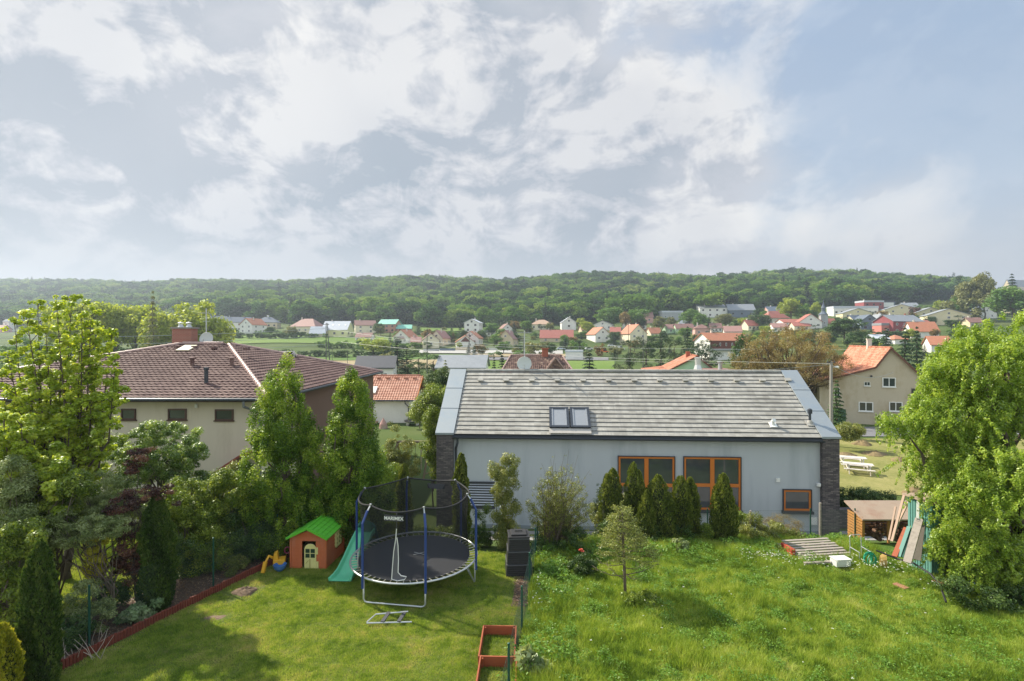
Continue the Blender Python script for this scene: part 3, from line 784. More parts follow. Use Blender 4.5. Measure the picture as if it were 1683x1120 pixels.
H('long white flat garage row beside the parked cars', 930, 958, 592, 580, 577.5, 'F', 'white', 'lgray', -8, wins=(0, 1), chim=0, cat='garage', depth=7)
H('small white box shed between two gardens of the upper rows', 1010, 1021, 556, 549, 548, 'F', 'white', 'lgray', 0, wins=(1, 1), chim=0, cat='shed', depth=4)
for (lb_, x0, x1, b_, e_, r_, k_, w_, f_, rt) in [
    ('small cream cottage with red-brown roof left of the plain cream gable house', 676, 692, 571, 563, 556, 'S', 'cream', 'pinkbrown', 8),
    ('white bungalow with slate roof between square white house and steep brown gable', 796, 814, 553, 547, 541, 'S', 'white', 'slate', -8),
    ('beige house with faded roof right of the modern white gable house', 953, 973, 549, 543, 536, 'S', 'beige', 'pinkbrown', 10),
    ('white house with red roof low among trees right of the twin gables', 1003, 1020, 553, 547, 540, 'S', 'white', 'red', -12),
    ('cream house with orange roof between cream-yellow gable and green cottage', 1064, 1084, 556, 549, 541, 'S', 'cream', 'orange', 12),
    ('grey gable house with dark roof behind the pale green cottages', 1118, 1138, 540, 534, 527, 'G', 'gray', 'slate', 10),
    ('white cottage with brown roof above the village garage building', 1166, 1184, 546, 540, 533, 'S', 'white', 'brown', -8),
    ('cream house with red roof half hidden left of the red hipped roof', 1222, 1244, 543, 536, 528, 'S', 'cream', 'red', 12),
    ('white house with pinkish roof just below the long red roof', 1268, 1290, 545, 539, 533, 'S', 'white', 'pinkbrown', -6),
    ('cream building with slate roof between dark round tree and grey clad gable', 1394, 1412, 533, 527, 520, 'S', 'cream', 'slate', 10),
    ('white house with grey roof above the leftmost yellow hillside house', 1482, 1504, 510, 505, 499, 'S', 'white', 'gray', -8),
    ('white cottage with red roof at the foot of the leftmost yellow house', 1505, 1524, 540, 534, 528, 'S', 'white', 'red', 8),
    ('small beige house with brown roof right of the lowest yellow house', 1588, 1608, 538, 531, 524, 'S', 'beige', 'brown', -10),
    ('white farmhouse with red roof far left between the garden bushes', 318, 342, 548, 541, 534, 'S', 'white', 'red', 6),
    ('long white cottage with brown roof below the pale cream two-storey house', 588, 612, 561, 555, 549, 'S', 'white', 'brown', -5)]:
    H(lb_, x0, x1, b_, e_, r_, k_, w_, f_, rt, wins=(3, 1))
# the two grey-roofed bungalows, dark hipped house nearer to us
H('white bungalow with dark grey roof and right gable behind the orange roof', 590, 650, 634, 607, 592, 'S', 'white', 'dark', 8, wins=(2, 1), chim=0, depth=9)
H('white bungalow with long grey tiled roof left of the dark hipped roof', 726, 798, 634, 607, 591, 'S', 'white', 'gray', -3, wins=(4, 1), chim=0, depth=9)
print('houses', len(HOUSES))
# ------------------------------------------------------------------ trees of the valley
TC = {'light': leaf_mat('spring_leaves_light', [(.21, .28, .04), (.34, .42, .06), (.45, .50, .11)], 0.5),
      'mid': leaf_mat('spring_leaves_mid', [(0.075, 0.165, 0.038), (0.135, 0.255, 0.053), (0.195, 0.315, 0.075)], 0.38),
      'dark': leaf_mat('leaves_dark', [(0.038, 0.083, 0.030), (0.068, 0.128, 0.042), (0.105, 0.180, 0.053)], 0.3),
      'olive': leaf_mat('leaves_olive', [(0.135, 0.165, 0.060), (0.210, 0.225, 0.083), (0.285, 0.285, 0.120)], 0.35),
      'brown': leaf_mat('budding_brown_leaves', [(0.150, 0.112, 0.045), (0.255, 0.180, 0.068), (0.330, 0.255, 0.090)], 0.35),
      'purple': leaf_mat('purple_leaves', [(0.068, 0.033, 0.038), (0.135, 0.068, 0.068), (0.210, 0.120, 0.090)], 0.3),
      'needle': leaf_mat('dark_needles', [(0.018, 0.045, 0.024), (0.038, 0.075, 0.036), (0.068, 0.112, 0.053)], 0.15),
      'pine': leaf_mat('pine_needles', [(0.030, 0.057, 0.030), (0.060, 0.093, 0.045), (0.105, 0.135, 0.060)], 0.2),
      'yellow': leaf_mat('yellow_green_leaves', [(0.240, 0.285, 0.045), (0.375, 0.405, 0.075), (0.510, 0.510, 0.135)], 0.4)}
CW = {'light': 'light green', 'mid': 'fresh green', 'dark': 'dark green', 'olive': 'olive green', 'brown': 'brownish budding', 'purple': 'purple leaved', 'needle': 'blackish green', 'pine': 'dark green', 'yellow': 'yellow green'}
M_bark = surf('bark', (0.11, 0.085, 0.065), 0.95, 0.3, 8, bump=0.6, bscale=30, stretch=(1, 1, .25))
def trunk_data(seed, clumps, h0=.5, r=0.022, n=9):
    rng = np.random.default_rng(seed); b = MB()
    limb_mesh(b, (0, 0, -.06), (0, 0, h0), r, r * .55, rng, 6, 6, .015)
    for k in rng.choice(len(clumps), min(n, len(clumps)), replace=False):
        c = clumps[k]
        limb_mesh(b, (0, 0, rng.uniform(.18, h0)), c[:3], r * .42, r * .1, rng, 4, 4, .05)
    return b.data('trunk', M_bark, True)
VAR = {'R': [], 'P': [], 'B': [], 'N': []}
for i in range(4):
    rng = np.random.default_rng(300 + i)
    el = [(rng.uniform(-.12, .12), rng.uniform(-.12, .12), rng.uniform(.45, .75), rng.uniform(.2, .3), rng.uniform(.2, .3), rng.uniform(.18, .26)) for _ in range(5)]
    cl = fill_clumps(el, 85, 0.085, rng, .6)
    V, T = crown_cloud(cl, 4200, .04, rng, .75, .85, .5)
    VAR['R'].append((np_mesh('crown', V, 4, TC['mid'], T), trunk_data(400 + i, cl)))
for i in range(3):
    V, T = conifer_cloud(500 + i, 2600, .045, .2 + .03 * i, .65)
    VAR['P'].append((np_mesh('crown', V, 4, TC['needle'], T), trunk_data(510 + i, np.array([[0, 0, .9, .1]]), .85, .016, 1)))
for i in range(2):   # round pines with plates of needles
    rng = np.random.default_rng(520 + i)
    cl = np.column_stack([rng.normal(0, .15, 26), rng.normal(0, .15, 26), rng.uniform(.12, .95, 26), rng.uniform(.07, .13, 26)])
    V, T = crown_cloud(cl, 2600, .04, rng, .35, .5, .6)
    VAR['N'].append((np_mesh('crown', V, 4, TC['pine'], T), trunk_data(530 + i, cl, .7, .02)))
for i in range(3):
    rng = np.random.default_rng(540 + i)
    el = [(rng.uniform(-.25, .25), rng.uniform(-.25, .25), rng.uniform(.3, .55), rng.uniform(.25, .35), rng.uniform(.25, .35), rng.uniform(.3, .42)) for _ in range(4)]
    cl = fill_clumps(el, 30, 0.12, rng, .6)
    V, T = crown_cloud(cl, 2000, .07, rng, .75, .85, .4)
    VAR['B'].append((np_mesh('crown', V, 4, TC['mid'], T), None))
USED = {}
def far_tree(px, base, top, wpx, kind, colr, label, group=None, y0=60, Y=None, cat=None):
    g = on_ground(px, Y) if Y else ground_at(px, base, y0)
    if Y: h = CZ - (top - CY) / F * Y - g.z
    else: h = (base - top) * g.y / F
    w = wpx * g.y / F
    ref = {'R': .62, 'P': .42, 'N': .55, 'B': 1.1}[kind]
    sx = w / ref
    cat = cat or {'R': 'tree', 'P': 'conifer', 'N': 'pine tree', 'B': 'bush'}[kind]
    nm = {'R': 'broadleaf_tree', 'P': 'spruce_tree', 'N': 'pine_tree', 'B': 'bush'}[kind]
    r = thing(nm, label, cat, g, random.uniform(0, 6.28), group, (sx, sx, h))
    cm, tm = random.choice(VAR[kind])
    c = link('crown', cm, r); 
    c.material_slots[0].link = 'OBJECT'; c.material_slots[0].material = TC[colr]
    if tm: link('trunk', tm, r)
    return r
SPLIT = (' with ', ' behind ', ' beside ', ' under ', ' near ', ' in front ', ' at ', ' set ', ' rising ', ' right ', ' left ', ' above ', ' on ', ' half ', ' against ', ' joining ', ' tucked ', ' partly ', ' mostly ', ' peeking ', ' seen ', ' below ', ' between ', ' just ', ' directly ', ', ')
def short(lb):
    for s in SPLIT: 
        if s in lb: lb = lb.split(s)[0]
    return lb
def auto_label(px, base, kind, colr, hpx):
    hs = sorted(HOUSES, key=lambda h: abs(h[0] - px) + 1.5 * abs(h[1] - base))
    shape = {'R': 'round tree', 'P': 'spruce', 'N': 'pine', 'B': 'bush'}[kind]
    szs = ['tall ' if hpx > 14 else 'small ', 'sturdy ' if hpx > 14 else 'compact ']
    opts = []
    for h in hs[:5]:
        dx, dy = px - h[0], base - h[1]
        rel = ('in front of' if dy > 2 else 'behind') if abs(dx) < 9 else ('left of' if dx < 0 else 'right of')
        opts += [f"{sz}{CW[colr]} {shape} {rel} the {short(h[2])}" for sz in szs]
    for a in range(4):
        for b_ in range(4):
            if a != b_ and (hs[a][0] - px) * (hs[b_][0] - px) < 0: opts.append(f"{szs[0]}{CW[colr]} {shape} between the {short(hs[a][2])} and the {short(hs[b_][2])}")
    for lb in opts:
        if 4 <= len(lb.split()) <= 16 and lb not in USED: USED[lb] = 1; return lb
    return None
# ---- the trees one can tell apart
T_ = far_tree
big = [(95, 482, 44, 'light'), (140, 477, 66, 'light'), (185, 483, 52, 'light'), (222, 484, 66, 'light'), (275, 492, 60, 'light'), (318, 487, 84, 'light'), (345, 500, 56, 'light')]
nm = ['leftmost', 'second', 'third', 'fourth', 'fifth', 'sixth', 'rightmost']
for (px, top, w, c), s in zip(big, nm):
    T_(px, 0, top, w, 'R', c, f'tall pale green tree, {s} of the big row beyond the brown roof' if s in ('leftmost', 'rightmost') else f'tall pale green tree, {s} from left in the row beyond the brown roof', 'big pale trees in a row beyond the brown roof', Y=150 + (px % 7) * 3)
T_(251, 0, 474, 26, 'P', 'olive', 'slim dark poplar-like conifer standing up through the big pale trees', Y=146)
for i, (px, top, w) in enumerate([(60, 545, 60), (20, 556, 50), (110, 560, 60), (165, 552, 60), (225, 560, 60), (290, 555, 60), (352, 548, 34)]):
    T_(px, 0, top, w, 'B', 'mid', ['shaded green bush at the foot of the big pale trees, far left', 'green bush at the far left picture edge below the barn', 'green bush below the maple top, left of the brick chimney', 'dense undergrowth bush under the third big pale tree', 'dense undergrowth bush under the fourth big pale tree', 'undergrowth bush right behind the brick chimney', 'small round bush just right of the roof dish'][i], 'bushes below the big pale trees', Y=160)
T_(614, 0, 549, 44, 'R', 'light', 'perfectly round pale green willow in the valley meadow', Y=215)
T_(635, 0, 575, 36, 'B', 'olive', 'pale budding brown-green bush below the round willow', Y=170)
T_(652, 0, 560, 34, 'P', 'needle', 'dark spruce rising right behind the white gable of the grey bungalow', Y=130)
T_(668, 0, 568, 36, 'P', 'needle', 'blue-black spruce with drooping boughs, right neighbour of the gable spruce', Y=125)
T_(688, 0, 574, 34, 'N', 'dark', 'brownish dark pine between the two grey bungalows', Y=118)
T_(712, 0, 578, 38, 'N', 'needle', 'broad blackish pine left of the long grey bungalow roof', Y=112)
T_(732, 0, 590, 26, 'P', 'olive', 'olive young conifer just above the blue metal parapet', Y=80)
T_(825, 0, 578, 24, 'P', 'needle', 'small dark spruce left of the dark hipped tile roof', Y=95)
T_(812, 0, 582, 16, 'P', 'needle', 'thin dark spruce beside the long grey bungalow gable', Y=98)
T_(968, 0, 568, 38, 'P', 'needle', 'bushy black spruce right of the dark hipped tile roof', Y=90)
T_(1000, 0, 582, 60, 'B', 'yellow', 'yellow-green feathery shrub right behind the grey roof ridge', Y=62)
T_(1038, 0, 592, 18, 'P', 'dark', 'thin young spruce behind the ridge left of the orange roof', Y=75)
for i, (px, top, w, k, c) in enumerate([(1036, 552, 34, 'N', 'pine'), (1062, 548, 36, 'N', 'pine'), (1086, 545, 34, 'N', 'needle'), (1108, 552, 34, 'N', 'pine'), (1130, 535, 30, 'P', 'needle'), (1150, 553, 38, 'N', 'pine'), (1160, 560, 44, 'N', 'needle')]):
    T_(px, 0, top, w, k, c, ['leftmost dark pine of the dense belt behind the orange roof', 'second dark pine of the belt, below the cream-yellow gable house', 'blackish pine in the middle of the belt below the green cottage', 'dark pine of the belt straight above the orange roof ridge', 'tall pointed spruce sticking out of the pine belt', 'dark pine directly left of the big white garage building', 'broad black pine in front of the big white garage building'][i], 'dark pines in a belt behind the orange roof', Y=[128, 135, 130, 126, 150, 122, 112][i])
T_(1388, 0, 517, 48, 'R', 'dark', 'round dark green tree right of the chapel', Y=235)
T_(1412, 0, 543, 46, 'B', 'dark', 'dark bush mass in front of the grey clad gable house', Y=190)
T_(1440, 0, 545, 44, 'B', 'dark', 'dark bush mass left of the tall spruces', Y=170)
T_(1456, 0, 537, 28, 'P', 'needle', 'leftmost tall dark spruce in front of the red terrace', Y=140)
T_(1488, 0, 536, 38, 'P', 'needle', 'broadest tall spruce, middle one below the red terrace', Y=105)
T_(1507, 0, 534, 36, 'P', 'needle', 'rightmost tall spruce in front of the bright orange roof', Y=100)
T_(1375, 0, 622, 36, 'P', 'dark', 'young spruce growing beside the concrete lamp pole', Y=52)
# skyline and right hill
T_(1590, 0, 452, 40, 'R', 'olive', 'tall grey-green birch on the skyline, left of a pair', Y=330)
T_(1618, 0, 447, 36, 'R', 'olive', 'tall grey-green birch on the skyline, right of a pair', Y=325)
T_(1605, 0, 470, 70, 'B', 'olive', 'broad brownish thicket below the two skyline birches', Y=320)
T_(1560, 0, 485, 50, 'B', 'olive', 'olive bush on the meadow below the forest end', Y=330)
T_(1582, 0, 483, 40, 'B', 'mid', 'green bush between the olive bush and the skyline birches', Y=325)
T_(1582, 0, 446, 18, 'N', 'needle', 'dark flat-topped pine at the edge of the forest end', Y=360)
T_(1663, 0, 448, 26, 'P', 'needle', 'dark layered cedar silhouette on the far right skyline', Y=360)
T_(1645, 0, 458, 34, 'B', 'dark', 'dark bush on the skyline left of the layered cedar', Y=350)
T_(1665, 0, 470, 60, 'R', 'mid', 'broad green tree below the skyline house at the right edge', Y=290)
T_(1700, 0, 465, 60, 'R', 'mid', 'green tree cut by the right picture edge on the hillside', Y=290)
T_(1508, 0, 499, 24, 'B', 'purple', 'dark purple bush beside the leftmost yellow hillside house', Y=350)
T_(1538, 0, 488, 22, 'B', 'light', 'light green bush under the forest near the yellow houses', Y=380)
T_(1300, 0, 490, 34, 'R', 'light', 'yellowish round tree behind the red hipped roof', Y=345)
T_(1318, 0, 498, 30, 'R', 'mid', 'green tree just left of the chapel spire', Y=340)
T_(1340, 0, 497, 16, 'R', 'light', 'slim light tree directly behind the chapel spire', Y=345)
T_(1133, 0, 508, 32, 'R', 'mid', 'bright round tree left of the large white villa', Y=345)
T_(1150, 0, 513, 24, 'R', 'mid', 'small round tree at the corner of the large white villa', Y=335)
T_(1192, 0, 511, 30, 'R', 'olive', 'olive round tree between the white and dark grey villas', Y=345)
T_(1222, 0, 518, 20, 'B', 'light', 'pale blossoming bush in front of the dark grey villa', Y=350)
T_(1248, 0, 512, 28, 'R', 'dark', 'dark round tree between the dark grey villa and the red hipped roof', Y=330)
T_(1005, 0, 498, 50, 'R', 'mid', 'broad green tree at the wood edge above the long low white house', Y=375)
T_(1047, 0, 503, 34, 'R', 'mid', 'round green tree left of the narrow pink house', Y=350)
T_(1028, 0, 512, 20, 'R', 'brown', 'reddish budding tree beside the round green tree at the wood edge', Y=345)
T_(1083, 0, 520, 22, 'R', 'olive', 'small olive tree in front of the plain grey-white building', Y=330)
T_(965, 0, 525, 22, 'R', 'light', 'pale round tree right of the dark cube annex', Y=330)
T_(808, 0, 529, 28, 'R', 'mid', 'round green tree right of the bright white square house', Y=330)
T_(818, 0, 548, 28, 'R', 'mid', 'green tree in front of the steep brown-roofed gable house', Y=285)
T_(828, 0, 560, 26, 'R', 'mid', 'green tree by the road in front of the beige twin-gabled house', Y=245)
T_(755, 0, 561, 10, 'R', 'light', 'tiny yellow green tree left of the timber-triangle house', Y=270)
T_(735, 0, 543, 16, 'R', 'dark', 'dark tree between the gable houses and the forest clearing', Y=300)
T_(745, 0, 545, 14, 'P', 'brown', 'brownish conifer near the forest clearing', Y=300)
T_(641, 0, 545, 14, 'P', 'needle', 'dark conifer below the unfinished brick house', Y=262)
T_(596, 0, 552, 26, 'B', 'mid', 'green bush below the pale cream two-storey house', Y=262)
T_(888, 0, 556, 50, 'B', 'olive', 'broad olive willow bush in front of the wide brick-red roof', Y=215)
T_(855, 0, 574, 26, 'R', 'mid', 'green tree left of the big satellite dish mast', Y=205)
T_(950, 0, 556, 34, 'B', 'mid', 'green bush right of the wide brick-red roof', Y=230)
T_(985, 0, 562, 20, 'B', 'brown', 'reddish bush in front of the twin orange-trimmed gables', Y=225)
T_(1010, 0, 573, 12, 'P', 'needle', 'small pointed conifer beside the orange truck', Y=200)
T_(1226, 0, 545, 44, 'R', 'dark', 'dark tree merging with the left edge of the brown tree', Y=110)
# hedgerows: rows of separate bushes on the field edges
def row(n, x0, x1, b0, b1, h0, h1, w, kinds, colrs, grp, desc):
    for i in range(n):
        f = (i + .5) / n; px = x0 + (x1 - x0) * f + random.uniform(-3, 3); base = b0 + (b1 - b0) * f + random.uniform(-1, 1)
        hh = random.uniform(h0, h1)
        T_(px, base, base - hh, w * random.uniform(.85, 1.2), random.choice(kinds), random.choice(colrs), desc, grp, y0=80)
row(13, 372, 512, 556, 557, 9, 14, 19, 'B', ['dark'], 'upper field hedge', 'dark green bush in the long hedge above the bright field')
row(15, 520, 712, 572, 573, 9, 15, 20, 'B', ['mid'], 'field hedge right part', 'bushy fresh green shrub of the hedge right of the bright field')
row(17, 380, 690, 588, 588, 13, 19, 27, 'B', ['dark'], 'lower field hedge', 'dense dark green shrub in the lower hedge above the narrow meadow')
row(8, 1062, 1240, 530, 533, 8, 12, 22, 'B', ['mid'], 'villa hedge', 'green shrub in the hedge line below the two villas')
row(12, 1250, 1500, 552, 556, 10, 16, 26, 'B', ['dark'], 'chapel garden shrubs', 'dark shrub in the garden belt below the chapel')
row(10, 1400, 1640, 512, 506, 6, 10, 26, 'B', ['mid'], 'hill shrubs', 'green shrub along the foot of the right-hand forest')
row(9, 420, 540, 548, 556, 6, 10, 15, 'B', ['mid'], 'mansard villa shrubs', 'light shrub on the slope between the orange-red roof and the mansard villa')
row(9, 720, 860, 558, 560, 7, 11, 17, 'B', ['olive'], 'back garden shrubs', 'olive garden shrub in the back gardens of the valley gables')
row(10, 940, 1090, 556, 560, 8, 12, 18, 'R', ['mid'], 'middle garden trees', 'small fresh green garden tree between the middle rows of houses')
# gardens between the houses
cnt = 0
for k in range(4000):
    px = random.uniform(370, 1640); base = random.uniform(520, 590)
    if base < np.interp(px, [370, 600, 1000, 1170, 1400, 1640], [548, 545, 540, 528, 522, 515]): continue
    if px < 640 and base > 556: continue
    if px < 760 and base > 574: continue
    if any(abs(h[0] - px) < 13 and -2 < base - h[1] < 9 for h in HOUSES): continue
    kind = random.choice('RRRRBBBPN'); colr = {'R': random.choice(['mid', 'light', 'dark', 'mid', 'olive', 'brown', 'dark', 'dark']), 'B': random.choice(['mid', 'olive', 'dark']), 'P': 'needle', 'N': 'pine'}[kind]
    hh = random.uniform(10, 25) if kind != 'B' else random.uniform(6, 11)
    lb = auto_label(px, base, kind, colr, hh)
    if not lb: continue
    T_(px, base, base - hh, hh * {'R': .8, 'B': 1.7, 'P': .5, 'N': .6}[kind], kind, colr, lb, None, y0=80)
    cnt += 1
    if cnt >= 300: break
print('garden trees', cnt)

# ------------------------------------------------------------------ parked vehicles by the road
M_tyre = surf('rubber_tyre', (0.02, 0.02, 0.02), 0.9, 0.1, 5)
def paint(name, c):
    m = surf(name, c, 0.3, 0.02, 2, spec=0.6); m.node_tree.nodes['Principled BSDF'].inputs['Coat Weight'].default_value = 0.5; return m
def car(label, px, base, colr, L=4.3, rz=0.0, van=False, cat='car', y0=150, hgt=None):
    g = ground_at(px, base, y0)
    r = thing('parked_van' if van else 'parked_car', label, cat, g + Vector((0, 0, .4)), rz)
    hL, w = L / 2, .86; h = hgt or (2.1 if van else 1.45)
    prof = [(-hL, .35), (hL, .35), (hL, .8), (hL * .62, .95), (hL * .36, h), (-hL * .92, h), (-hL, .9)] if van else \
           [(-hL, .3), (hL, .3), (hL, .72), (hL * .5, .88), (hL * .18, h), (-hL * .55, h), (-hL * .85, .92), (-hL, .85)]
    b = MB(); b.prism(prof, 'y', -w, w); b.build('body', paint('car_paint', colr), r, bevel=.05)
    g2 = MB()
    if van: g2.prism([(hL * .38, h * .92), (hL * .58, 1.02), (0, 1.02), (0, h * .92)], 'y', -w - .02, w + .02)
    else: g2.prism([(hL * .16, h * .94), (hL * .42, .92), (-hL * .75, .95), (-hL * .52, h * .94)], 'y', -w - .02, w + .02)
    g2.build('side_window', M_glass, r)
    for x in (-hL * .6, hL * .62):
        for y in (-w + .05, w - .05):
            t = MB(Matrix.Translation((x, y, .33)) @ Matrix.Rotation(PI / 2, 4, 'X')); t.lathe([(0, -.1), (.33, -.1), (.33, .1), (0, .1)], n=10); t.build('wheel', M_tyre, r)
    return r
car('white off-road car parked left on the pale road bend', 782, 581, (0.8, 0.8, 0.8), 4.6, .1)
car('pale blue-white car in front of the wide brick-red roof', 922, 577, (0.55, 0.62, 0.7), 4.4, 0)
car('white van with side stripe, farthest right of the parked vehicles', 1018, 577, (0.8, 0.8, 0.82), 5.4, .2, True, 'van')
car('orange delivery van among the white vehicles', 991, 582, (0.75, 0.16, 0.03), 6.0, 0, True, 'van', hgt=2.6)
car('small white car left of the orange van', 968, 577, (0.75, 0.76, 0.78), 4.2, .1)
car('second white car close to the striped van', 1005, 572, (0.8, 0.8, 0.8), 4.2, -.1)

# low walls and hoardings by the valley road
def low_wall(label, px0, px1, base, h, mat, cat='garden wall'):
    a, b_ = ground_at(px0, base, 100), ground_at(px1, base, 100)
    b = MB(); d = b_ - a; L = d.length
    b.bx(0, L, -.12, .12, -1, h)
    b.bx(-.05, L + .05, -.17, .17, h + .003, h + .1)
    return tag(b.build('garden_wall', mat, loc=a, rz=math.atan2(d.y, d.x)), label, cat)
low_wall('grey-beige garden wall in front of the plain cream gable house', 696, 722, 578.5, 1.2, WM['gray'])
low_wall('dark hedge-like fence wall between the road and the cream gables', 723, 748, 577.5, 1.3, WM['dgray'])
low_wall('beige garden wall in front of the timber-triangle house', 749, 778, 577, 1.6, WM['beige'])
low_wall('low pale wall between the two grey lanes on the right', 795, 818, 575.5, 1.0, WM['white'])

# poles and overhead wires
M_pole = surf('weathered_pole', (0.12, 0.12, 0.11), 0.9, 0.2, 3)
M_conc = surf('concrete_pole', (0.30, 0.28, 0.25), 0.9, 0.15, 3)
M_wire = surf('pale_overhead_wire', (0.42, 0.44, 0.42), 0.5, 0.02, 1)
M_steel = surf('galvanised_steel', (0.55, 0.57, 0.58), 0.38, 0.08, 8, metal=0.6)
def pole(label, px, top, Y, r=.14, arm=True, twin=False):
    g = on_ground(px, Y); h = CZ - (top - CY) / F * Y - g.z
    root = thing('utility_pole', label, 'utility pole', g)
    b = MB(); b.tube([(0, 0, -.5), (0, 0, h)], [r * 1.2, r * .8], 8)
    if twin: b.tube([(1.2, 0, -.5), (.3, 0, h)], [r * 1.2, r * .8], 8)
    b.build('post', M_pole, root)
    if arm:
        b = MB(); b.bx(-.8, .8, -.06, .06, h - .5, h - .38)
        for x in (-.7, 0, .7): b.lathe([(.03, h - .38), (.06, h - .3), (.06, h - .2), (0, h - .18)], (x, 0, 0), 6)
        b.build('crossarm', M_pole, root)
    return Vector((g.x, g.y, g.z + h))
p1_ = pole('double-legged dark power pole in front of the lime-yellow house', 536, 531, 140, .13, True, True)
p2_ = pole('dark power pole standing between the grey bungalows', 702, 540, 130, .12)
p3_ = pole('thin grey pole in the meadow below the lime-yellow house', 546, 568, 150, .07, False)
p4_ = pole('short pole beside the round willow meadow', 571, 576, 140, .07, False)
p5_ = pole('dark power pole right of the timber-triangle house', 771, 548, 120, .11)
p6_ = pole('slender pole rising over the cream-yellow gable house', 1033, 530, 150, .08, False)
p7_ = pole('thin pole standing in the dark pine belt', 1057, 545, 120, .08, False)
p8_ = pole('thin dark pole next to the big satellite dish', 860, 552, 110, .08, False)
def wire(a, b, sag, label, r=.022):
    a, b = Vector(a), Vector(b); pts = []
    for i in range(25):
        f = i / 24; p = a.lerp(b, f); p.z -= sag * 4 * f * (1 - f); pts.append(p)
    m = MB(); m.tube(pts, r, 4)
    tag(m.build('overhead_wire', M_wire), label, 'overhead wire')
wire(P(-120, 557, 75), P(536, 540, 140), .6, 'upper pale overhead wire running left over the brown roof', .04)
wire(P(-120, 570, 72), P(536, 552, 140), .6, 'middle pale overhead wire crossing left behind the brick chimney', .04)
wire(P(-120, 588, 70), P(536, 566, 140), .6, 'lowest pale overhead wire left, just above the brown roof hips', .04)
wire(P(536, 540, 140), P(860, 572, 110), .8, 'overhead wire sagging from the double pole to the dish', .03)
wire(P(536, 552, 140), P(1400, 575, 90), 1.0, 'long overhead wire crossing the middle of the valley', .025)
wire(P(540, 560, 140), P(1300, 600, 75), 1.2, 'lower long overhead wire above the grey roof ridge', .022)
wire(P(700, 566, 130), P(1366, 598, 48), .8, 'overhead wire running from the bungalows to the concrete lamp pole', .015)
# ------------------------------------------------------------------ tiled roofs as real courses
def tile_patch(O, U, V, N, ul, ur, vmax, tw=.30, ch=.34, amp=.025, step=.03, wave=True, sub=4, gap=0.0):
    """O origin on the eave, U along it, V up the slope; ul(v), ur(v) clip the width. returns (verts,faces)"""
    O, U, V, N = map(Vector, (O, U, V, N)); vs = []; fs = []
    nc = int(math.ceil(vmax / ch)); u_lo, u_hi = min(ul(0), ul(vmax)), max(ur(0), ur(vmax))
    nu = int((u_hi - u_lo) / tw) + 1
    us = [u_lo + (k / sub) * tw for k in range(nu * sub + 1)] if wave else [u_lo, u_hi]
    for c in range(nc):
        v0, v1 = c * ch, min((c + 1) * ch, vmax)
        if v1 - v0 < .02: continue
        base = len(vs)
        for (v, h) in ((min(v0 + step * 1.2, v1 - .01), -.01), (v0, step), (v1, 0.004)):
            for k, u in enumerate(us):
                uu = min(max(u, ul(v)), ur(v))
                hh = h + ((amp * (math.sin(2 * PI * (u - u_lo) / tw + (0 if not wave else 0)) * .5 + .5)) if (wave and h > -.005) else 0)
                vs.append(tuple(O + U * uu + V * v + N * hh))
        n = len(us)
        for r in range(2):
            for k in range(n - 1):
                fs.append((base + r * n + k, base + r * n + k + 1, base + (r + 1) * n + k + 1, base + (r + 1) * n + k))
    return vs, fs
def tile_mat(name, cols, rough=.55, jx=.3, jy=.34, sc=1.0, streak=None):
    m, t, b = bsdf_mat(name)
    tc = t.add('ShaderNodeTexCoord').outputs['Object']
    n = t.noise(tc, .7 * sc, 6, .65); n2 = t.noise(tc, 5 * sc, 3, .6)
    vor = t.add('ShaderNodeTexWhiteNoise', noise_dimensions='3D'); 
    sn = t.add('ShaderNodeVectorMath', operation='SNAP', inp={0: tc, 1: (jx, jy * .92, jy * .4)}); t.l.new(sn.outputs[0], vor.inputs[0])
    k = t.math('ADD', t.math('ADD', t.math('MULTIPLY', n, .55), t.math('MULTIPLY', n2, .25)), t.math('MULTIPLY', vor.outputs[0], .2))
    c = t.ramp(k, [(.32 + .34 * i / (len(cols) - 1), srgb(h)) for i, h in enumerate(cols)])
    if streak:
        sv = t.vmul(tc, streak[1]); sn_ = t.noise(sv, streak[2], 5, .7)
        f = t.add('ShaderNodeMapRange', inp={0: sn_, 1: .46, 2: .62, 3: 0, 4: streak[3]}).outputs[0]
        big = t.add('ShaderNodeMapRange', inp={0: t.noise(tc, .25, 3, .6), 1: .35, 2: .65, 3: .25, 4: 1.0}).outputs[0]
        c = t.mixc(t.math('MULTIPLY', f, big), c, srgb(streak[0]))
    t.l.new(c, b.inputs['Base Color']); b.inputs['Roughness'].default_value = rough; b.inputs['Specular IOR Level'].default_value = .3
    return m
def from_vf(name, vs, fs, mat, parent, smooth=False):
    me = bpy.data.meshes.new(name); me.from_pydata(vs, [], fs); me.materials.append(mat)
    if smooth: me.polygons.foreach_set('use_smooth', [True] * len(fs))
    return link(name, me, parent)

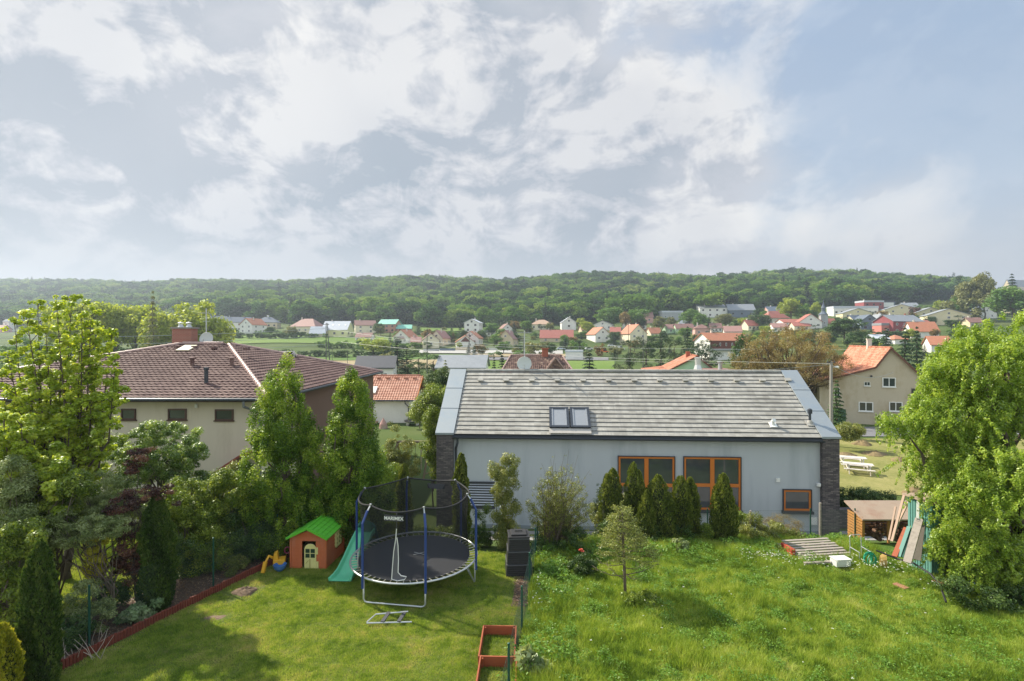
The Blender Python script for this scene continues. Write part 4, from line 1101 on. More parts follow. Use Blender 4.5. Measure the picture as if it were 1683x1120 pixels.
# ------------------------------------------------------------------ grey house in the middle
aG = -math.atan2(1.15, 19.73)
GO = Vector((-3.83, 26.35, 0)); GL = 19.77; GE = 2.26; GR = 5.14; GD = 4.2; GB = -2.62
MG = Matrix.Translation(GO) @ Matrix.Rotation(aG, 4, 'Z')
def g_u(px, off=0.0):
    """u on the facade seen at photo column px"""
    lo, hi = -2.0, GL + 2
    for _ in range(40):
        m = (lo + hi) / 2; p = MG @ Vector((m, off, 0))
        if CX + p.x / p.y * F < px: lo = m
        else: hi = m
    return lo
def g_z(px, py, off=0.0):
    p = MG @ Vector((g_u(px, off), off, 0)); return CZ - (py - CY) / F * p.y
M_render = surf('blue_grey_render', '#b8bdc2', .9, .035, .5, bump=.15, bscale=90, dirt=('#99a1a7', .6), dscale=.8, stretch=(1.6, 1.6, .22))
def brick_mat(name, cols, mortar, w=.25, h=.075, ms=.012):
    m, t, b = bsdf_mat(name)
    tc = t.add('ShaderNodeTexCoord').outputs['Object']; sp = t.add('ShaderNodeSeparateXYZ', inp={0: tc})
    cv = t.add('ShaderNodeCombineXYZ', inp={0: t.math('ADD', sp.outputs[0], sp.outputs[1]), 1: sp.outputs[2], 2: 0.0})
    bt = t.add('ShaderNodeTexBrick', inp={'Vector': cv.outputs[0], 'Scale': 1.0, 'Brick Width': w, 'Row Height': h, 'Mortar Size': ms, 'Mortar Smooth': .2, 'Color1': (0, 0, 0, 1), 'Color2': (1, 1, 1, 1), 'Mortar': (.5, .5, .5, 1), 'Bias': 0.0})
    n = t.noise(tc, 3, 4, .6)
    k = t.math('ADD', t.math('MULTIPLY', bt.outputs[0], .7), t.math('MULTIPLY', n, .3))
    c = t.ramp(k, [(i / (len(cols) - 1), srgb(x)) for i, x in enumerate(cols)])
    c = t.mixc(bt.outputs['Fac'], c, srgb(mortar))
    t.l.new(c, b.inputs['Base Color']); b.inputs['Roughness'].default_value = .85
    bp = t.add('ShaderNodeBump', inp={'Strength': .9, 'Distance': .02, 'Height': t.math('SUBTRACT', 1.0, bt.outputs['Fac'])}); t.l.new(bp.outputs[0], b.inputs['Normal'])
    return m
M_dbrick = brick_mat('dark_clinker_brick', ['#3d3a3c', '#5b5456', '#6f6765', '#8d837e'], '#4a4748')
M_rbrick = brick_mat('red_brick', ['#8a4433', '#9c5040', '#a86050'], '#b3a394', .22, .08)
M_bluemetal = surf('blue_grey_sheet_metal', '#9aa1a5', .55, .05, .6, metal=.35, dirt=('#8497a8', .4))
M_dmetal = surf('anthracite_metal', '#3e434b', .45, .05, 2, metal=.3)
M_orangewood = surf('orange_varnished_wood', '#c9732a', .45, .12, 3, stretch=(1, 1, 6))
M_gtile = tile_mat('weathered_grey_roof_tiles', ['#86837b', '#96938b', '#a3a098', '#b0ada4'], .6, .33, .3, 1.0, ('#7d7b78', (1, .15, .15), 5.0, .45))
gh = thing('grey_house', 'long blue-grey house with dark brick gable ends and weathered grey tile roof', 'house', GO, aG)
pu0, pu1 = g_u(745) , g_u(1350)           # inner faces of the brick gable walls
b = MB(); iu0, iu1 = pu0, pu1
b.prism([(.12, GB), (2 * GD - .12, GB), (2 * GD - .12, GE - .02), (GD, GR - .12), (.12, GE - .02)], 'x', iu0, iu1)
b.build('wall', M_render, gh)
for a0, a1, nm_ in ((0, pu0 - .002, 'brick_gable_wall'), (pu1 + .002, GL, 'brick_gable_wall')):
    b = MB(); b.prism([(-.1, GB - 1), (2 * GD + .1, GB - 1), (2 * GD + .1, GE + .02), (GD, GR + .07), (-.1, GE + .02)], 'x', a0, a1)
    gw = b.build(nm_, M_dbrick, gh)
    c = MB(); sl = (GR - GE) / GD; rise = .12
    for s in (0, 1):
        pts = [(-.16, GE - .03), (GD, GR + .09), (GD, GR + .09 + .09), (-.16, GE + .07)]
        if s: pts = [(2 * GD - y, z) for y, z in pts][::-1]
        c.prism(pts, 'x', a0 - .05, a1 + .05)
        if not s:
            for f in (.33, .66): 
                y = GD * f; c.box((a0 + (a1 - a0) / 2, y, GE + (GR - GE) * f + .185), (a1 - a0 + .12, .05, .03), R=Matrix.Rotation(math.atan(sl), 3, 'X'))
    c.build('metal_coping', M_bluemetal, gw)
sv = math.hypot(GD + .15, (GR - GE)); ang = math.atan2(GR - GE, GD)
Vs = Vector((0, math.cos(ang), math.sin(ang))); Ns = Vector((0, -math.sin(ang), math.cos(ang)))
vs, fs = tile_patch((0, -.12, GE - .12 * math.tan(ang) + .08), (1, 0, 0), Vs, Ns, lambda v: pu0 + .07, lambda v: pu1 - .07, (GD + .12) / math.cos(ang), ch=.318, step=.042, wave=False)
rf = from_vf('roof', vs, fs, M_gtile, gh)
Vb = Vector((0, -math.cos(ang), math.sin(ang))); Nb = Vector((0, math.sin(ang), math.cos(ang)))
vs, fs = tile_patch((0, 2 * GD + .12, GE - .12 * math.tan(ang) + .08), (1, 0, 0), Vb, Nb, lambda v: pu0 + .07, lambda v: pu1 - .07, (GD + .12) / math.cos(ang), ch=.318, step=.042, wave=False)
from_vf('roof', vs, fs, M_gtile, gh)
rb = MB(); u = pu0 + .1
while u < pu1 - .3:
    L = .42; rb.prism([(-.13, -.03), (-.09, .06), (0, .1), (.09, .06), (.13, -.03)], 'x', 0, 1); 
    n0 = len(rb.v) - 10
    for k in range(10):
        x, y, z = rb.v[n0 + k]; e = 1.0 if x < .5 else .86
        rb.v[n0 + k] = (u + x * L, GD + y * e, GR + .1 + z * e)
    u += L - .03
rb.build('ridge_tiles', M_gtile, rf)
roofp = lambda u, f, h=0.0: Vector((u, GD * f, GE + (GR - GE) * f + .08)) + Ns * h
def roof_f(px, row):
    """slope fraction seen at photo row"""
    lo, hi = 0.0, 1.0
    for _ in range(40):
        m = (lo + hi) / 2; p = MG @ roofp(g_u(px, GD * m), m)
        if CY + (CZ - p.z) / p.y * F > row: lo = m
        else: hi = m
    return lo
Rsl = Matrix.Rotation(ang, 3, 'X')
for px in range(790, 1312, 42):
    f = roof_f(px, 627); u = g_u(px, GD * f); b = MB()
    b.box(roofp(u, f, .08), (.26, .16, .1), R=Rsl); b.box(roofp(u, f, .14), (.32, .24, .03), R=Rsl); b.build('vent_tile', M_gtile, rf)
for x0, x1 in ((903, 936), (938, 971)):
    f0, f1 = roof_f(937, 706), roof_f(937, 674); u0, u1 = g_u(x0, GD * f0), g_u(x1, GD * f0)
    b = MB(); uc, fc = (u0 + u1) / 2, (f0 + f1) / 2; Ls = (f1 - f0) * sv; w = u1 - u0
    for dx in (-w / 2 + .05, w / 2 - .05): b.box(roofp(uc + dx, fc, .13), (.1, Ls, .14), R=Rsl)
    for dv in (-Ls / 2 + .06, Ls / 2 - .06): b.box(roofp(uc, fc, .125) + Vs * dv, (w - .2, .12, .13), R=Rsl)
    s = b.build('skylight', M_dmetal, gh)
    g = MB(); g.box(roofp(uc, fc, .12), (w - .18, Ls - .22, .06), R=Rsl)
    for dx in (-w / 2 + .16, w / 2 - .16): g.box(roofp(uc + dx, fc, .14), (.07, Ls - .22, .08), R=Rsl)
    g.build('pane', surf('grey_roller_blind', '#8d9197', .45, .05, 2), s)
b = MB(); f0 = roof_f(937, 710); b.box(roofp(g_u(937, GD * f0), f0 * .72, .085), (2.1, .34, .03), R=Rsl); b.build('flashing', surf('lead_flashing', '#b0aaa2', .5, .1, 3), gh)
# gutter, downpipe, vents, cables
b = MB(); gy, gzz = -.22, GE - .12
b.mesh([(pu0 - .02, gy + .09 * math.cos(a), gzz + .09 * math.sin(a)) for a in [PI * (1 + k / 6) for k in range(7)]] + [(pu1 + .02, gy + .09 * math.cos(a), gzz + .09 * math.sin(a)) for a in [PI * (1 + k / 6) for k in range(7)]],
       [(k, k + 1, 8 + k, 7 + k) for k in range(6)])
b.bx(pu0, pu1, -.13, .11, GE - .2, GE - .02); b.build('gutter', M_dmetal, gh)
b = MB(); ud = pu0 + .25; b.tube([(ud, -.22, GE - .2), (ud, -.22, GE - .42), (ud - .12, 0.02, GE - .75), (ud - .12, 0.05, GE - 1.0), (ud - .12, 0.05, GB - .1)], .055, 8); b.build('downpipe', M_dmetal, gh)
def gwin(x0, x1, r0, r1, layout, sill=True):
    u0, u1 = g_u(x0), g_u(x1); z1, z0 = g_z(x0, r0), g_z(x0, r1)
    b = MB(); t_ = .09; y0, y1 = .06, .13
    F_ = lambda a0, a1, c0, c1, dy=0: b.bx(a0, a1, y0 - dy, y1, c0, c1)
    F_(u0, u0 + t_, z0, z1); F_(u1 - t_, u1, z0, z1); F_(u0 + t_, u1 - t_, z1 - t_, z1); F_(u0 + t_, u1 - t_, z0, z0 + t_)
    um = (u0 + u1) / 2
    if layout == 2:
        zm = z0 + (z1 - z0) * .46
        F_(um - .1, um + .1, z0 + t_, z1 - t_, .01); F_(u0 + t_, um - .1, zm - .06, zm + .1, .01); F_(um + .1, u1 - t_, zm - .06, zm + .1, .01)
    w = b.build('window', M_orangewood, gh)
    g = MB(); g.bx(u0 + t_, u1 - t_, .09, .125, z0 + t_, z1 - t_); g.build('pane', M_gwin, w)
    # raised dark strips imitate the shade of a recess round the frame; then the sill
    r = MB(); r.bx(u0 - .035, u0 - .002, .02, .13, z0, z1 + .03); r.bx(u1 + .002, u1 + .035, .02, .13, z0, z1 + .03); r.bx(u0 - .035, u1 + .035, .02, .13, z1 + .003, z1 + .035); r.build('recess_shade', M_dmetal, w)
    if sill:
        s = MB(); s.bx(u0 - .08, u1 + .08, -.08, .13, z0 - .13, z0 - .003); s.build('sill', M_dmetal, w)
M_gwin = glass_mat('house_window_glass', (.035, .04, .042), .03)
M_gwin.node_tree.nodes['Principled BSDF'].inputs['Specular IOR Level'].default_value = 1.0
gwin(1017, 1109, 751, 838, 2); gwin(1125, 1218, 752, 838, 2); gwin(1289, 1334, 806, 840, 1)
u0, u1 = g_u(760), g_u(812); z0, z1 = g_z(790, 833), g_z(790, 795); b = MB()
b.bx(u0, u1, .105, .118, z0, z1)
n = 9
for i in range(n): zz = z0 + (z1 - z0) * (i + .5) / n; b.box(((u0 + u1) / 2, .07, zz), (u1 - u0 - .04, .07, .02), R=Matrix.Rotation(.6, 3, 'X'), m=1)
b.bx(u0 - .04, u1 + .04, .02, .115, z1 + .003, z1 + .07); b.bx(u0 - .04, u1 + .04, .02, .115, z0 - .12, z0 - .003)
b.build('louvre_window', [M_dmetal, surf('aluminium_slats', '#b9bec6', .4, .03, 3)], gh)
b = MB(); u = g_u(1280); z_ = g_z(1280, 790); b.bx(u - .09, u + .09, .05, .118, z_ - .09, z_ + .09); b.build('wall_box', M_frameW, gh)
b = MB(); u = g_u(1346); z_ = g_z(1346, 797); b.lathe([(0, 0), (.1, .02), (.1, .16), (0, .2)], (u, .02, z_ - .1), 10); b.build('wall_lamp', M_frameW, gh)
b = MB(); u = g_u(1340); z_ = g_z(1340, 857); b.bx(u - .18, u + .14, .06, .118, z_ - .2, z_ + .16); b.build('meter_cabinet', M_frameW, gh)
b = MB(); b.bx(pu0, pu1, .06, .117, GB - .5, GB + .28); b.build('plinth', surf('plinth_grey', '#8e959b', .9, .05, 2), gh)
# vent cowl, flue
f = roof_f(1270, 700); u = g_u(1270, GD * f); p = roofp(u, f)
b = MB(); b.tube([p, p + Vector((0, 0, .22)), p + Vector((.02, -.12, .3))], [.09, .09, .1], 10); b.box(roofp(u, f, .06), (.34, .34, .03), R=Rsl); b.build('vent_cowl', M_frameW, gh, smooth=False)
f = roof_f(1331, 697); u = g_u(1331, GD * f); p = roofp(u, f); b = MB(); b.tube([p, p + Vector((0, 0, .75))], .06, 10); b.lathe([(.06, .5), (.11, .52), (.11, .72), (.06, .76)], p, 10)
fl = b.build('flue', M_dmetal, gh); b = MB(); b.lathe([(.16, -.05), (.11, .16), (.07, .18)], p, 10); b.box(roofp(u, f, .06), (.4, .4, .03), R=Rsl); b.build('flue_collar', surf('lead_collar', '#a5a29c', .5, .08, 3), fl)
# steel chimney on the rear slope with its conical cap
p = MG @ Vector((g_u(1147, GD + .7), GD + .7, 0)); b = MB(); lz = GR - .5
loc = Vector((g_u(1147, GD + .7), GD + .7, 0))
b.lathe([(.24, GR - .6), (.24, GR + .18), (.17, GR + .42), (.17, GR + .78), (.2, GR + .8), (.2, GR + .86), (0, GR + .88)], loc, 12); st = b.build('steel_chimney', surf('white_steel_flue', '#c9c9c6', .35, .05, 3, metal=.5), gh)
# mast with dish and yagi antenna behind the ridge
loc = Vector((g_u(862, GD + .35), GD + .35, 0)); am = thing('antenna_mast', 'grey mast with big satellite dish and yagi aerial on the grey roof ridge', 'antenna', MG @ Vector((loc.x, loc.y, GR - .3)), aG)
b = MB(); b.tube([(0, 0, 0), (0, 0, 2.75)], .03, 8); b.build('mast', M_steel, am)
b = MB(); b.bar((0, -.25, 2.62), (0, .5, 2.62), .03)
for i in range(7): b.bar((-.42 + .02 * i, -.2 + .11 * i, 2.62), (.42 - .02 * i, -.2 + .11 * i, 2.62), .014)
for z_ in (2.05, 2.2, 2.35): b.bar((-.3, 0, z_), (.3, 0, z_), .014)
b.build('aerial', M_steel, am)
def dish(parent, c, r, name='dish'):
    b = MB(Matrix.Translation(c) @ Matrix.Rotation(math.radians(78), 4, 'X')); pr = [(r * k / 6, .16 * r * (k / 6) ** 2) for k in range(7)]
    b.lathe(pr, (0, 0, 0), 24); b.lathe([(r, .16 * r), (r * 1.02, .16 * r - .01), (0, -.03)], (0, 0, 0), 24)
    b.tube([(0, -r * .95, .15 * r), (0, -r * .3, r * .8)], .015, 6); b.lathe([(0, 0), (.05, 0), (.05, .12), (0, .12)], (0, -r * .3, r * .8), 8)
    return b.build(name, surf('dish_white', '#c4c8c4', .5, .05, 3), parent, smooth=False)
dish(am, (0, -.12, .78), .42)

# ------------------------------------------------------------------ brown-roofed house on the left
M_btile = tile_mat('brown_glazed_roof_tiles', ['#523a39', '#634b48', '#705954', '#836b64'], .75, .3, .34)
M_beige = surf('beige_house_render', '#cfc3b0', .9, .04, .5, bump=.1, bscale=80, dirt=('#ac9e88', .6), dscale=.7, stretch=(1.6, 1.6, .25))
LX0, LX1, LY0, LY1, LE, LR = -33.5, -12.0, 25.5, 47.6, 4.15, 6.78
lh = thing('brown_roofed_house', 'wide beige villa on the left under a low brown tiled hip roof', 'house', (-22, 30, 0))
def inv(p): return Vector(p) - Vector((-22, 30, 0))
b = MB(Matrix.Translation((22, -30, 0))); b.bx(LX0 + .7, LX1 - .7, LY0 + .7, LY1 - .7, -3.5, LE - .12); b.build('wall', M_beige, lh)
b = MB(Matrix.Translation((22, -30, 0))); b.bx(LX0 + .1, LX1 - .1, LY0 + .1, LY1 - .1, LE - .2, LE - .05); b.build('soffit', surf('dark_brown_soffit', '#5a3f38', .8, .08, 3), lh)
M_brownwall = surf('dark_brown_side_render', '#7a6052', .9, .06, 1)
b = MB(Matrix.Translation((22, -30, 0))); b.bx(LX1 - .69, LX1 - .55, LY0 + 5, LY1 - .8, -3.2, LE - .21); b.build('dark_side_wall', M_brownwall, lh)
PL, PR, PY = Vector((-22.0, 35.5, LR)), Vector((-18.4, 33.5, LR)), 34.0
PL = Vector((-21.3, 33.5, LR))
c00, c10, c11, c01 = Vector((LX0, LY0, LE)), Vector((LX1, LY0, LE)), Vector((LX1, LY1, LE)), Vector((LX0, LY1, LE))
def roof_face(e0, e1, t0, t1, name='roof', mat=None, parent=None, tw=.3, ch=.34, off=Vector((-22, 30, 0)), amp=.045, step=.045):
    U = (e1 - e0); L = U.length; U.normalize()
    w = t0 - e0; N = U.cross(t1 - e0).normalized() if (t1 - e0).cross(U).length > 1e-6 else Vector((0, 0, 1))
    if N.z < 0: N = -N
    V = N.cross(U); V.normalize()
    if V.z < 0: V = -V
    vm = (t0 - e0).dot(V); a0 = (t0 - e0).dot(U); a1 = (t1 - e0).dot(U)
    vs, fs = tile_patch(e0 - off, U, V, N, lambda v: a0 * v / vm, lambda v: L + (a1 - L) * v / vm, vm, tw, ch, amp, step)
    o = from_vf(name, vs, fs, mat, parent)
    return o
roof_face(c00, c10, PL, PR, mat=M_btile, parent=lh)
roof_face(c10, c11, PR, PR, mat=M_btile, parent=lh)
roof_face(c11, c01, PR, PL, mat=M_btile, parent=lh)
lroof = roof_face(c01, c00, PL, PL, mat=M_btile, parent=lh)
M_ridge = surf('light_ridge_tiles', '#a98c84', .5, .12, 6)
def ridge_line(a, b_, parent, mat, off, r=.13, L=.4):
    a, b_ = Vector(a) - off, Vector(b_) - off; d = b_ - a; n = int(d.length / (L * .92)); d.normalize(); m = MB()
    for i in range(n):
        p = a + d * i * L * .92 + Vector((0, 0, .03)); m.tube([p, p + d * L], [r, r * .82], 8)
    return m.build('ridge_tiles', mat, parent)
OFF = Vector((-22, 30, 0))
for a, c in ((c00, PL), (c10, PR), (c11, PR), (c01, PL), (PL, PR)): ridge_line(a, c, lroof, M_ridge, OFF)
b = MB(Matrix.Translation((22, -30, 0)))
for (x0, y0, x1, y1) in ((LX0, LY0 - .1, LX1, LY0 - .1), (LX1 + .1, LY0, LX1 + .1, LY1)):
    b.tube([(x0, y0, LE - .06), (x1, y1, LE - .06)], .085, 8)
b.build('gutter', M_dmetal, lh)
b = MB(Matrix.Translation((22, -30, 0))); xd = (402 - CX) / F * 25.5
b.tube([(xd, LY0 - .1, LE - .15), (xd, LY0 - .1, LE - .4), (xd + .45, LY0 + .6, LE - .8), (xd + .45, LY0 + .62, -2.5)], .07, 8); b.build('downpipe', surf('zinc_pipe', '#7d8084', .4, .05, 3, metal=.4), lh)
def lwin(x0, x1, r0, r1, open_=False):
    Y = LY0 + .7; X0, X1 = (x0 - CX) / F * Y, (x1 - CX) / F * Y; z1, z0 = CZ - (r0 - CY) / F * Y, CZ - (r1 - CY) / F * Y
    b = MB(Matrix.Translation((22, -30, 0))); t_ = .07
    for a in ((X0, X0 + t_, z0, z1), (X1 - t_, X1, z0, z1), (X0 + t_, X1 - t_, z1 - t_, z1), (X0 + t_, X1 - t_, z0, z0 + t_)): b.bx(a[0], a[1], Y - .07, Y - .004, a[2], a[3])
    b.bx(X0 - .05, X1 + .05, Y - .1, Y - .004, z0 - .06, z0 - .003)
    w = b.build('window', surf('brown_window_frame', '#4e342c', .5, .05, 3), lh)
    g = MB(Matrix.Translation((22, -30, 0)))
    g.bx(X0 + t_, X1 - t_, Y - .03, Y - .006, z0 + t_, z1 - t_); g.build('pane', M_gwin, w)
for w_ in ((200, 224, 672, 690), (277, 307, 672, 690), (354, 384, 673, 691), (8, 36, 672, 694), (130, 150, 672, 690)): lwin(*w_)
b = MB(Matrix.Translation((22, -30, 0))); p = P(322, 668, 26.1); b.lathe([(0, -.1), (.07, -.08), (.07, .1), (0, .12)], (p.x, 26.12, p.z), 8); b.build('wall_lamp', M_frameW, lh)
def lroofp(px, row):
    for k in range(400):
        Y = LY0 + k * .02; x = (px - CX) / F * Y; z = LE + (LR - LE) * (Y - LY0) / (33.5 - LY0)
        if CY + (CZ - z) / Y * F < row: return Vector((x, Y, z)) - OFF
    return Vector((x, Y, z)) - OFF
for px, row, h in ((316, 602, .42), (381, 602, .42)):
    p = lroofp(px, row); b = MB(); b.tube([p, p + Vector((0, 0, h))], .11, 8); b.lathe([(.2, h), (.2, h + .05), (0, h + .12)], p, 8); b.build('roof_vent', M_btile, lroof)
p = lroofp(339, 631); b = MB(); b.tube([p, p + Vector((0, 0, .85))], .1, 10); b.lathe([(.1, .7), (.13, .72), (.13, .86), (0, .88)], p, 10); b.build('black_flue', M_dmetal, lroof)
for px, row in ((292, 573), (320, 573), (352, 575), (405, 577)):
    p = lroofp(px, row); b = MB(); b.box(p + Vector((0, 0, .1)), (.28, .3, .14)); b.build('vent_tile', M_btile, lroof)
p = lroofp(307, 575); b = MB(); b.box(p + Vector((0, 0, .1)), (.8, .95, .08), R=Matrix.Rotation(.32, 3, 'X')); b.build('roof_hatch', surf('hatch_cream', '#c9bfa4', .5, .05, 2), lroof)
# chimney
p = P(304, 568, 34.2) - OFF; b = MB(); b.bx(p.x - .63, p.x + .63, p.y - .35, p.y + .35, LR - .5, LR + 1.0)
ch = b.build('chimney', M_rbrick, lroof); b = MB(); b.bx(p.x - .7, p.x + .7, p.y - .42, p.y + .42, LR + 1.003, LR + 1.1); b.build('chimney_cap', M_conc, ch)
for s in (-.27, .27):
    b = MB(); b.lathe([(.2, LR + 1.1), (.13, LR + 1.2), (.13, LR + 1.32), (.0, LR + 1.32)], (p.x + s, p.y, 0), 12); b.lathe([(.2, LR + 1.36), (.2, LR + 1.38), (0, LR + 1.46)], (p.x + s, p.y, 0), 12); b.build('flue_cap', M_steel, ch)
q = P(339, 566, 34.4); am2 = thing('antenna_mast', 'thin mast with yagi aerial and satellite dish beside the brick chimney', 'antenna', (q.x, q.y, LR - .4))
b = MB(); b.tube([(0, 0, 0), (0, 0, 2.75)], .035, 8); b.build('mast', M_steel, am2)
b = MB(); b.bar((-.45, 0, 2.45), (.1, 0, 2.45), .03)
for i in range(6): b.bar((-.42 + .1 * i, -.3, 2.45), (-.42 + .1 * i, .3, 2.45), .02)
for z_ in (1.9, 2.1): b.bar((-.25, 0, z_), (.25, 0, z_), .018)
b.build('aerial', M_steel, am2); dish(am2, (.12, -.15, .72), .44)
# solar rack on the rear roof
s0, s1 = P(432, 567, 38), P(452, 565, 38); sr = thing('solar_rack', 'black solar panels on a white steel rack behind the brown roof hip', 'solar panel', (P(436, 575, 38).x, 38, LE + .6))
b = MB(); b.box((0, .4, .95), (4.4, 1.5, .06), R=Matrix.Rotation(-.75, 3, 'X')); b.build('panel', surf('solar_black', '#1d2027', .2, .05, 3, spec=.8), sr)
b = MB()
for x in (-2.2, -.75, .75, 2.2): b.bar((x, -.2, 0), (x, -.2, 1.45), .06); b.bar((x, -.2, 1.45), (x, 1.0, 0.3), .06)
b.bar((-2.2, -.2, 1.45), (2.2, -.2, 1.45), .06); b.bar((1.0, -.25, .2), (2.2, -.25, 1.4), .05); b.build('rack', M_frameW, sr)
# low red porch roof
b = MB(); a, c_ = P(340, 788, 24.6), P(398, 750, 24.6); b.prism([(a.x, a.z), (c_.x, c_.z), (c_.x, c_.z + .1), (a.x, a.z + .1)], 'y', 24.3, 26.1)
o = b.build('porch_roof', surf('red_porch_sheet', '#8f4644', .5, .08, 2)); tag(o, 'low dark red porch roof leaning on the beige wall behind the bushes', 'porch roof')

# ------------------------------------------------------------------ generic gabled house with real tiles (catslide on the left possible)
def near_house(label, O, yaw, prof, depth, gz0, wallm, tilem, wins=(), back=True, over=.3, cat='house', windows_mat=WIN_W):
    """prof: left eave -> ... apex ... -> right eave, (s,z) on the facade; yaw turns the ridge"""
    r = thing('house', label, cat, (O[0], O[1], 0), yaw)
    b = MB(); poly = [(prof[0][0], gz0)] + [(s, z - .02) for s, z in prof] + [(prof[-1][0], gz0)]
    b.prism(poly[::-1], 'y', 0, depth); b.build('wall', wallm, r)
    rf = None
    for i in range(len(prof) - 1):
        (s0, z0), (s1, z1) = prof[i], prof[i + 1]
        up = z1 > z0
        e = Vector((s0, 0, z0)) if up else Vector((s1, 0, z1)); tp = Vector((s1, 0, z1)) if up else Vector((s0, 0, z0))
        V = (tp - e); vm = V.length; V.normalize(); U = Vector((0, 1, 0)); N = U.cross(V); N = N if N.z > 0 else -N
        first = i == 0 or i == len(prof) - 2
        ex = over if first else 0
        vs, fs = tile_patch(e - V * ex + N * .06, U, V, N, lambda v: -over, lambda v: depth + over, vm + ex + .02, .3, .34, .03, .04)
        o = from_vf('roof', vs, fs, tilem, r); rf = rf or o
        m = MB(); m.bar(e - V * ex + Vector((0, -over, -.02)), tp + Vector((0, -over, -.02)), .06, .2); m.build('barge_board', surf('barge_board', '#6b4a3c', .8, .1, 3), o)
    apex = max(prof, key=lambda p: p[1]); m = MB(); y = -over
    while y < depth + over - .1: m.tube([(apex[0], y, apex[1] + .1), (apex[0], y + .42, apex[1] + .1)], [.14, .115], 8); y += .38
    m.build('ridge_tiles', tilem, rf)
    for (s, z, w, h) in wins: add_window(r, s, -.05, z, w, h, 0, windows_mat)
    return r, rf
M_otile = tile_mat('orange_clay_tiles', ['#9c6450', '#ae7660', '#bb8770', '#c69682'], .6, .3, .34)
M_otile2 = tile_mat('old_orange_clay_tiles', ['#84523f', '#a96d54', '#bd836a', '#c8937c'], .7, 1.2, .34, .7)
M_oldplaster = surf('old_beige_plaster', '#bcb09a', .95, .06, .5, bump=.2, bscale=30, dirt=('#9a8663', .6), dscale=.55, stretch=(1, 1, .6))
# beige house on the right
r6, rf6 = near_house('old beige plastered farmhouse with long orange catslide roof beside the lamp pole', (43.9, 60.0), math.radians(-21.4), [(-7.16, 2.2), (-5.6, 2.55), (-1.5, 3.85), (0, 6.08), (3.5, 2.3)], 19.0, -3.4, M_oldplaster, M_otile2)
R6 = Matrix.Translation((43.9, 60, 0)) @ Matrix.Rotation(math.radians(-21.4), 4, 'Z')
def s6(px, off=0.0):
    lo, hi = -12, 8
    for _ in range(40):
        m = (lo + hi) / 2; p = R6 @ Vector((m, off, 0))
        if CX + p.x / p.y * F < px: lo = m
        else: hi = m
    return lo
def w6(x0, x1, r0, r1, me=WIN_W):
    a, c = s6(x0), s6(x1); p = R6 @ Vector(((a + c) / 2, 0, 0)); z1, z0 = CZ - (r0 - CY) / F * p.y, CZ - (r1 - CY) / F * p.y
    add_window(r6, (a + c) / 2, -.05, (z0 + z1) / 2, c - a, z1 - z0, 0, me)
    b = MB(); b.bx(a - .05, c + .05, -.16, -.101, z0 - .1, z0 - .003); b.build('sill', M_frameW, r6)
for w_ in ((1450, 1472, 621, 636), (1411, 1435, 661, 676), (1461, 1483, 661, 676), (1420, 1430, 628, 634), (1371, 1380, 638, 652)): w6(*w_)
w6(1498, 1512, 639, 663, WIN_D)
a, c = s6(1366), s6(1390); p = R6 @ Vector((a, 0, 0)); b = MB(); b.bx(a, c, -.08, -.01, -2.9, CZ - (672 - CY) / F * p.y); b.build('garage_door', surf('green_garage_door', '#3f5a45', .7, .1, 3), r6)
b = MB(); b.bx(-.25, .25, 8.6, 9.1, 5.2, 7.1); b.bx(-.3, .3, 8.55, 9.15, 7.103, 7.25); b.build('chimney', M_chim, rf6)
b = MB(); b.lathe([(0, 0), (.12, .05), (.12, .2), (0, .25)], (-1.9, -.15, 2.7), 8); b.build('wall_lamp', M_dmetal, r6)
# iron fence in front of it
f0, f1 = ground_at(1392, 696, 30), ground_at(1440, 697, 30); fr = thing('iron_fence', 'low dark iron railing in front of the old beige farmhouse', 'fence', f0, math.atan2(f1.y - f0.y, f1.x - f0.x))
b = MB(); L = (f1 - f0).length + 3; b.bx(0, L, -.02, .02, .15, .2); b.bx(0, L, -.02, .02, .85, .9); b.build('rail', M_dmetal, fr)
b = MB()
for i in range(int(L / .14)): b.bx(i * .14, i * .14 + .025, -.012, .012, -.1, 1.0)
b.build('bars', M_dmetal, fr)
# orange roof with pale green gable
r4, rf4 = near_house('orange-roofed cottage with pale green gable peeping over the grey ridge', (26.8, 75.0), math.radians(-12), [(-7.2, 2.2), (-4.0, 2.6), (0, 4.7), (3.6, 1.8)], 12.0, -3.6, WM['green'], M_otile2)
b = MB(); b.bx(-.9, -.3, 5, 5.6, 4.0, 5.3); b.build('chimney', M_chimbrick, rf4)
# low annex with flue
b = MB(); p = P(1186, 611, 70); b.bx(-1.8, 1.8, 0, 4, -3, 0); an = b.build('annex', WM['green'], loc=(p.x, p.y, p.z)); tag(an, 'low annex with dark red edge and tin chimney right of the green gable', 'annex')
b = MB(); b.bx(-2.1, 2.1, -.3, 4.3, .003, .25); b.build('roof', RM['brown'], an); b = MB(); b.lathe([(.3, .25), (.25, 1.1), (.42, 1.2), (.42, 1.32), (0, 1.4)], (.2, 1, 0), 10); b.build('chimney', M_steel, an)
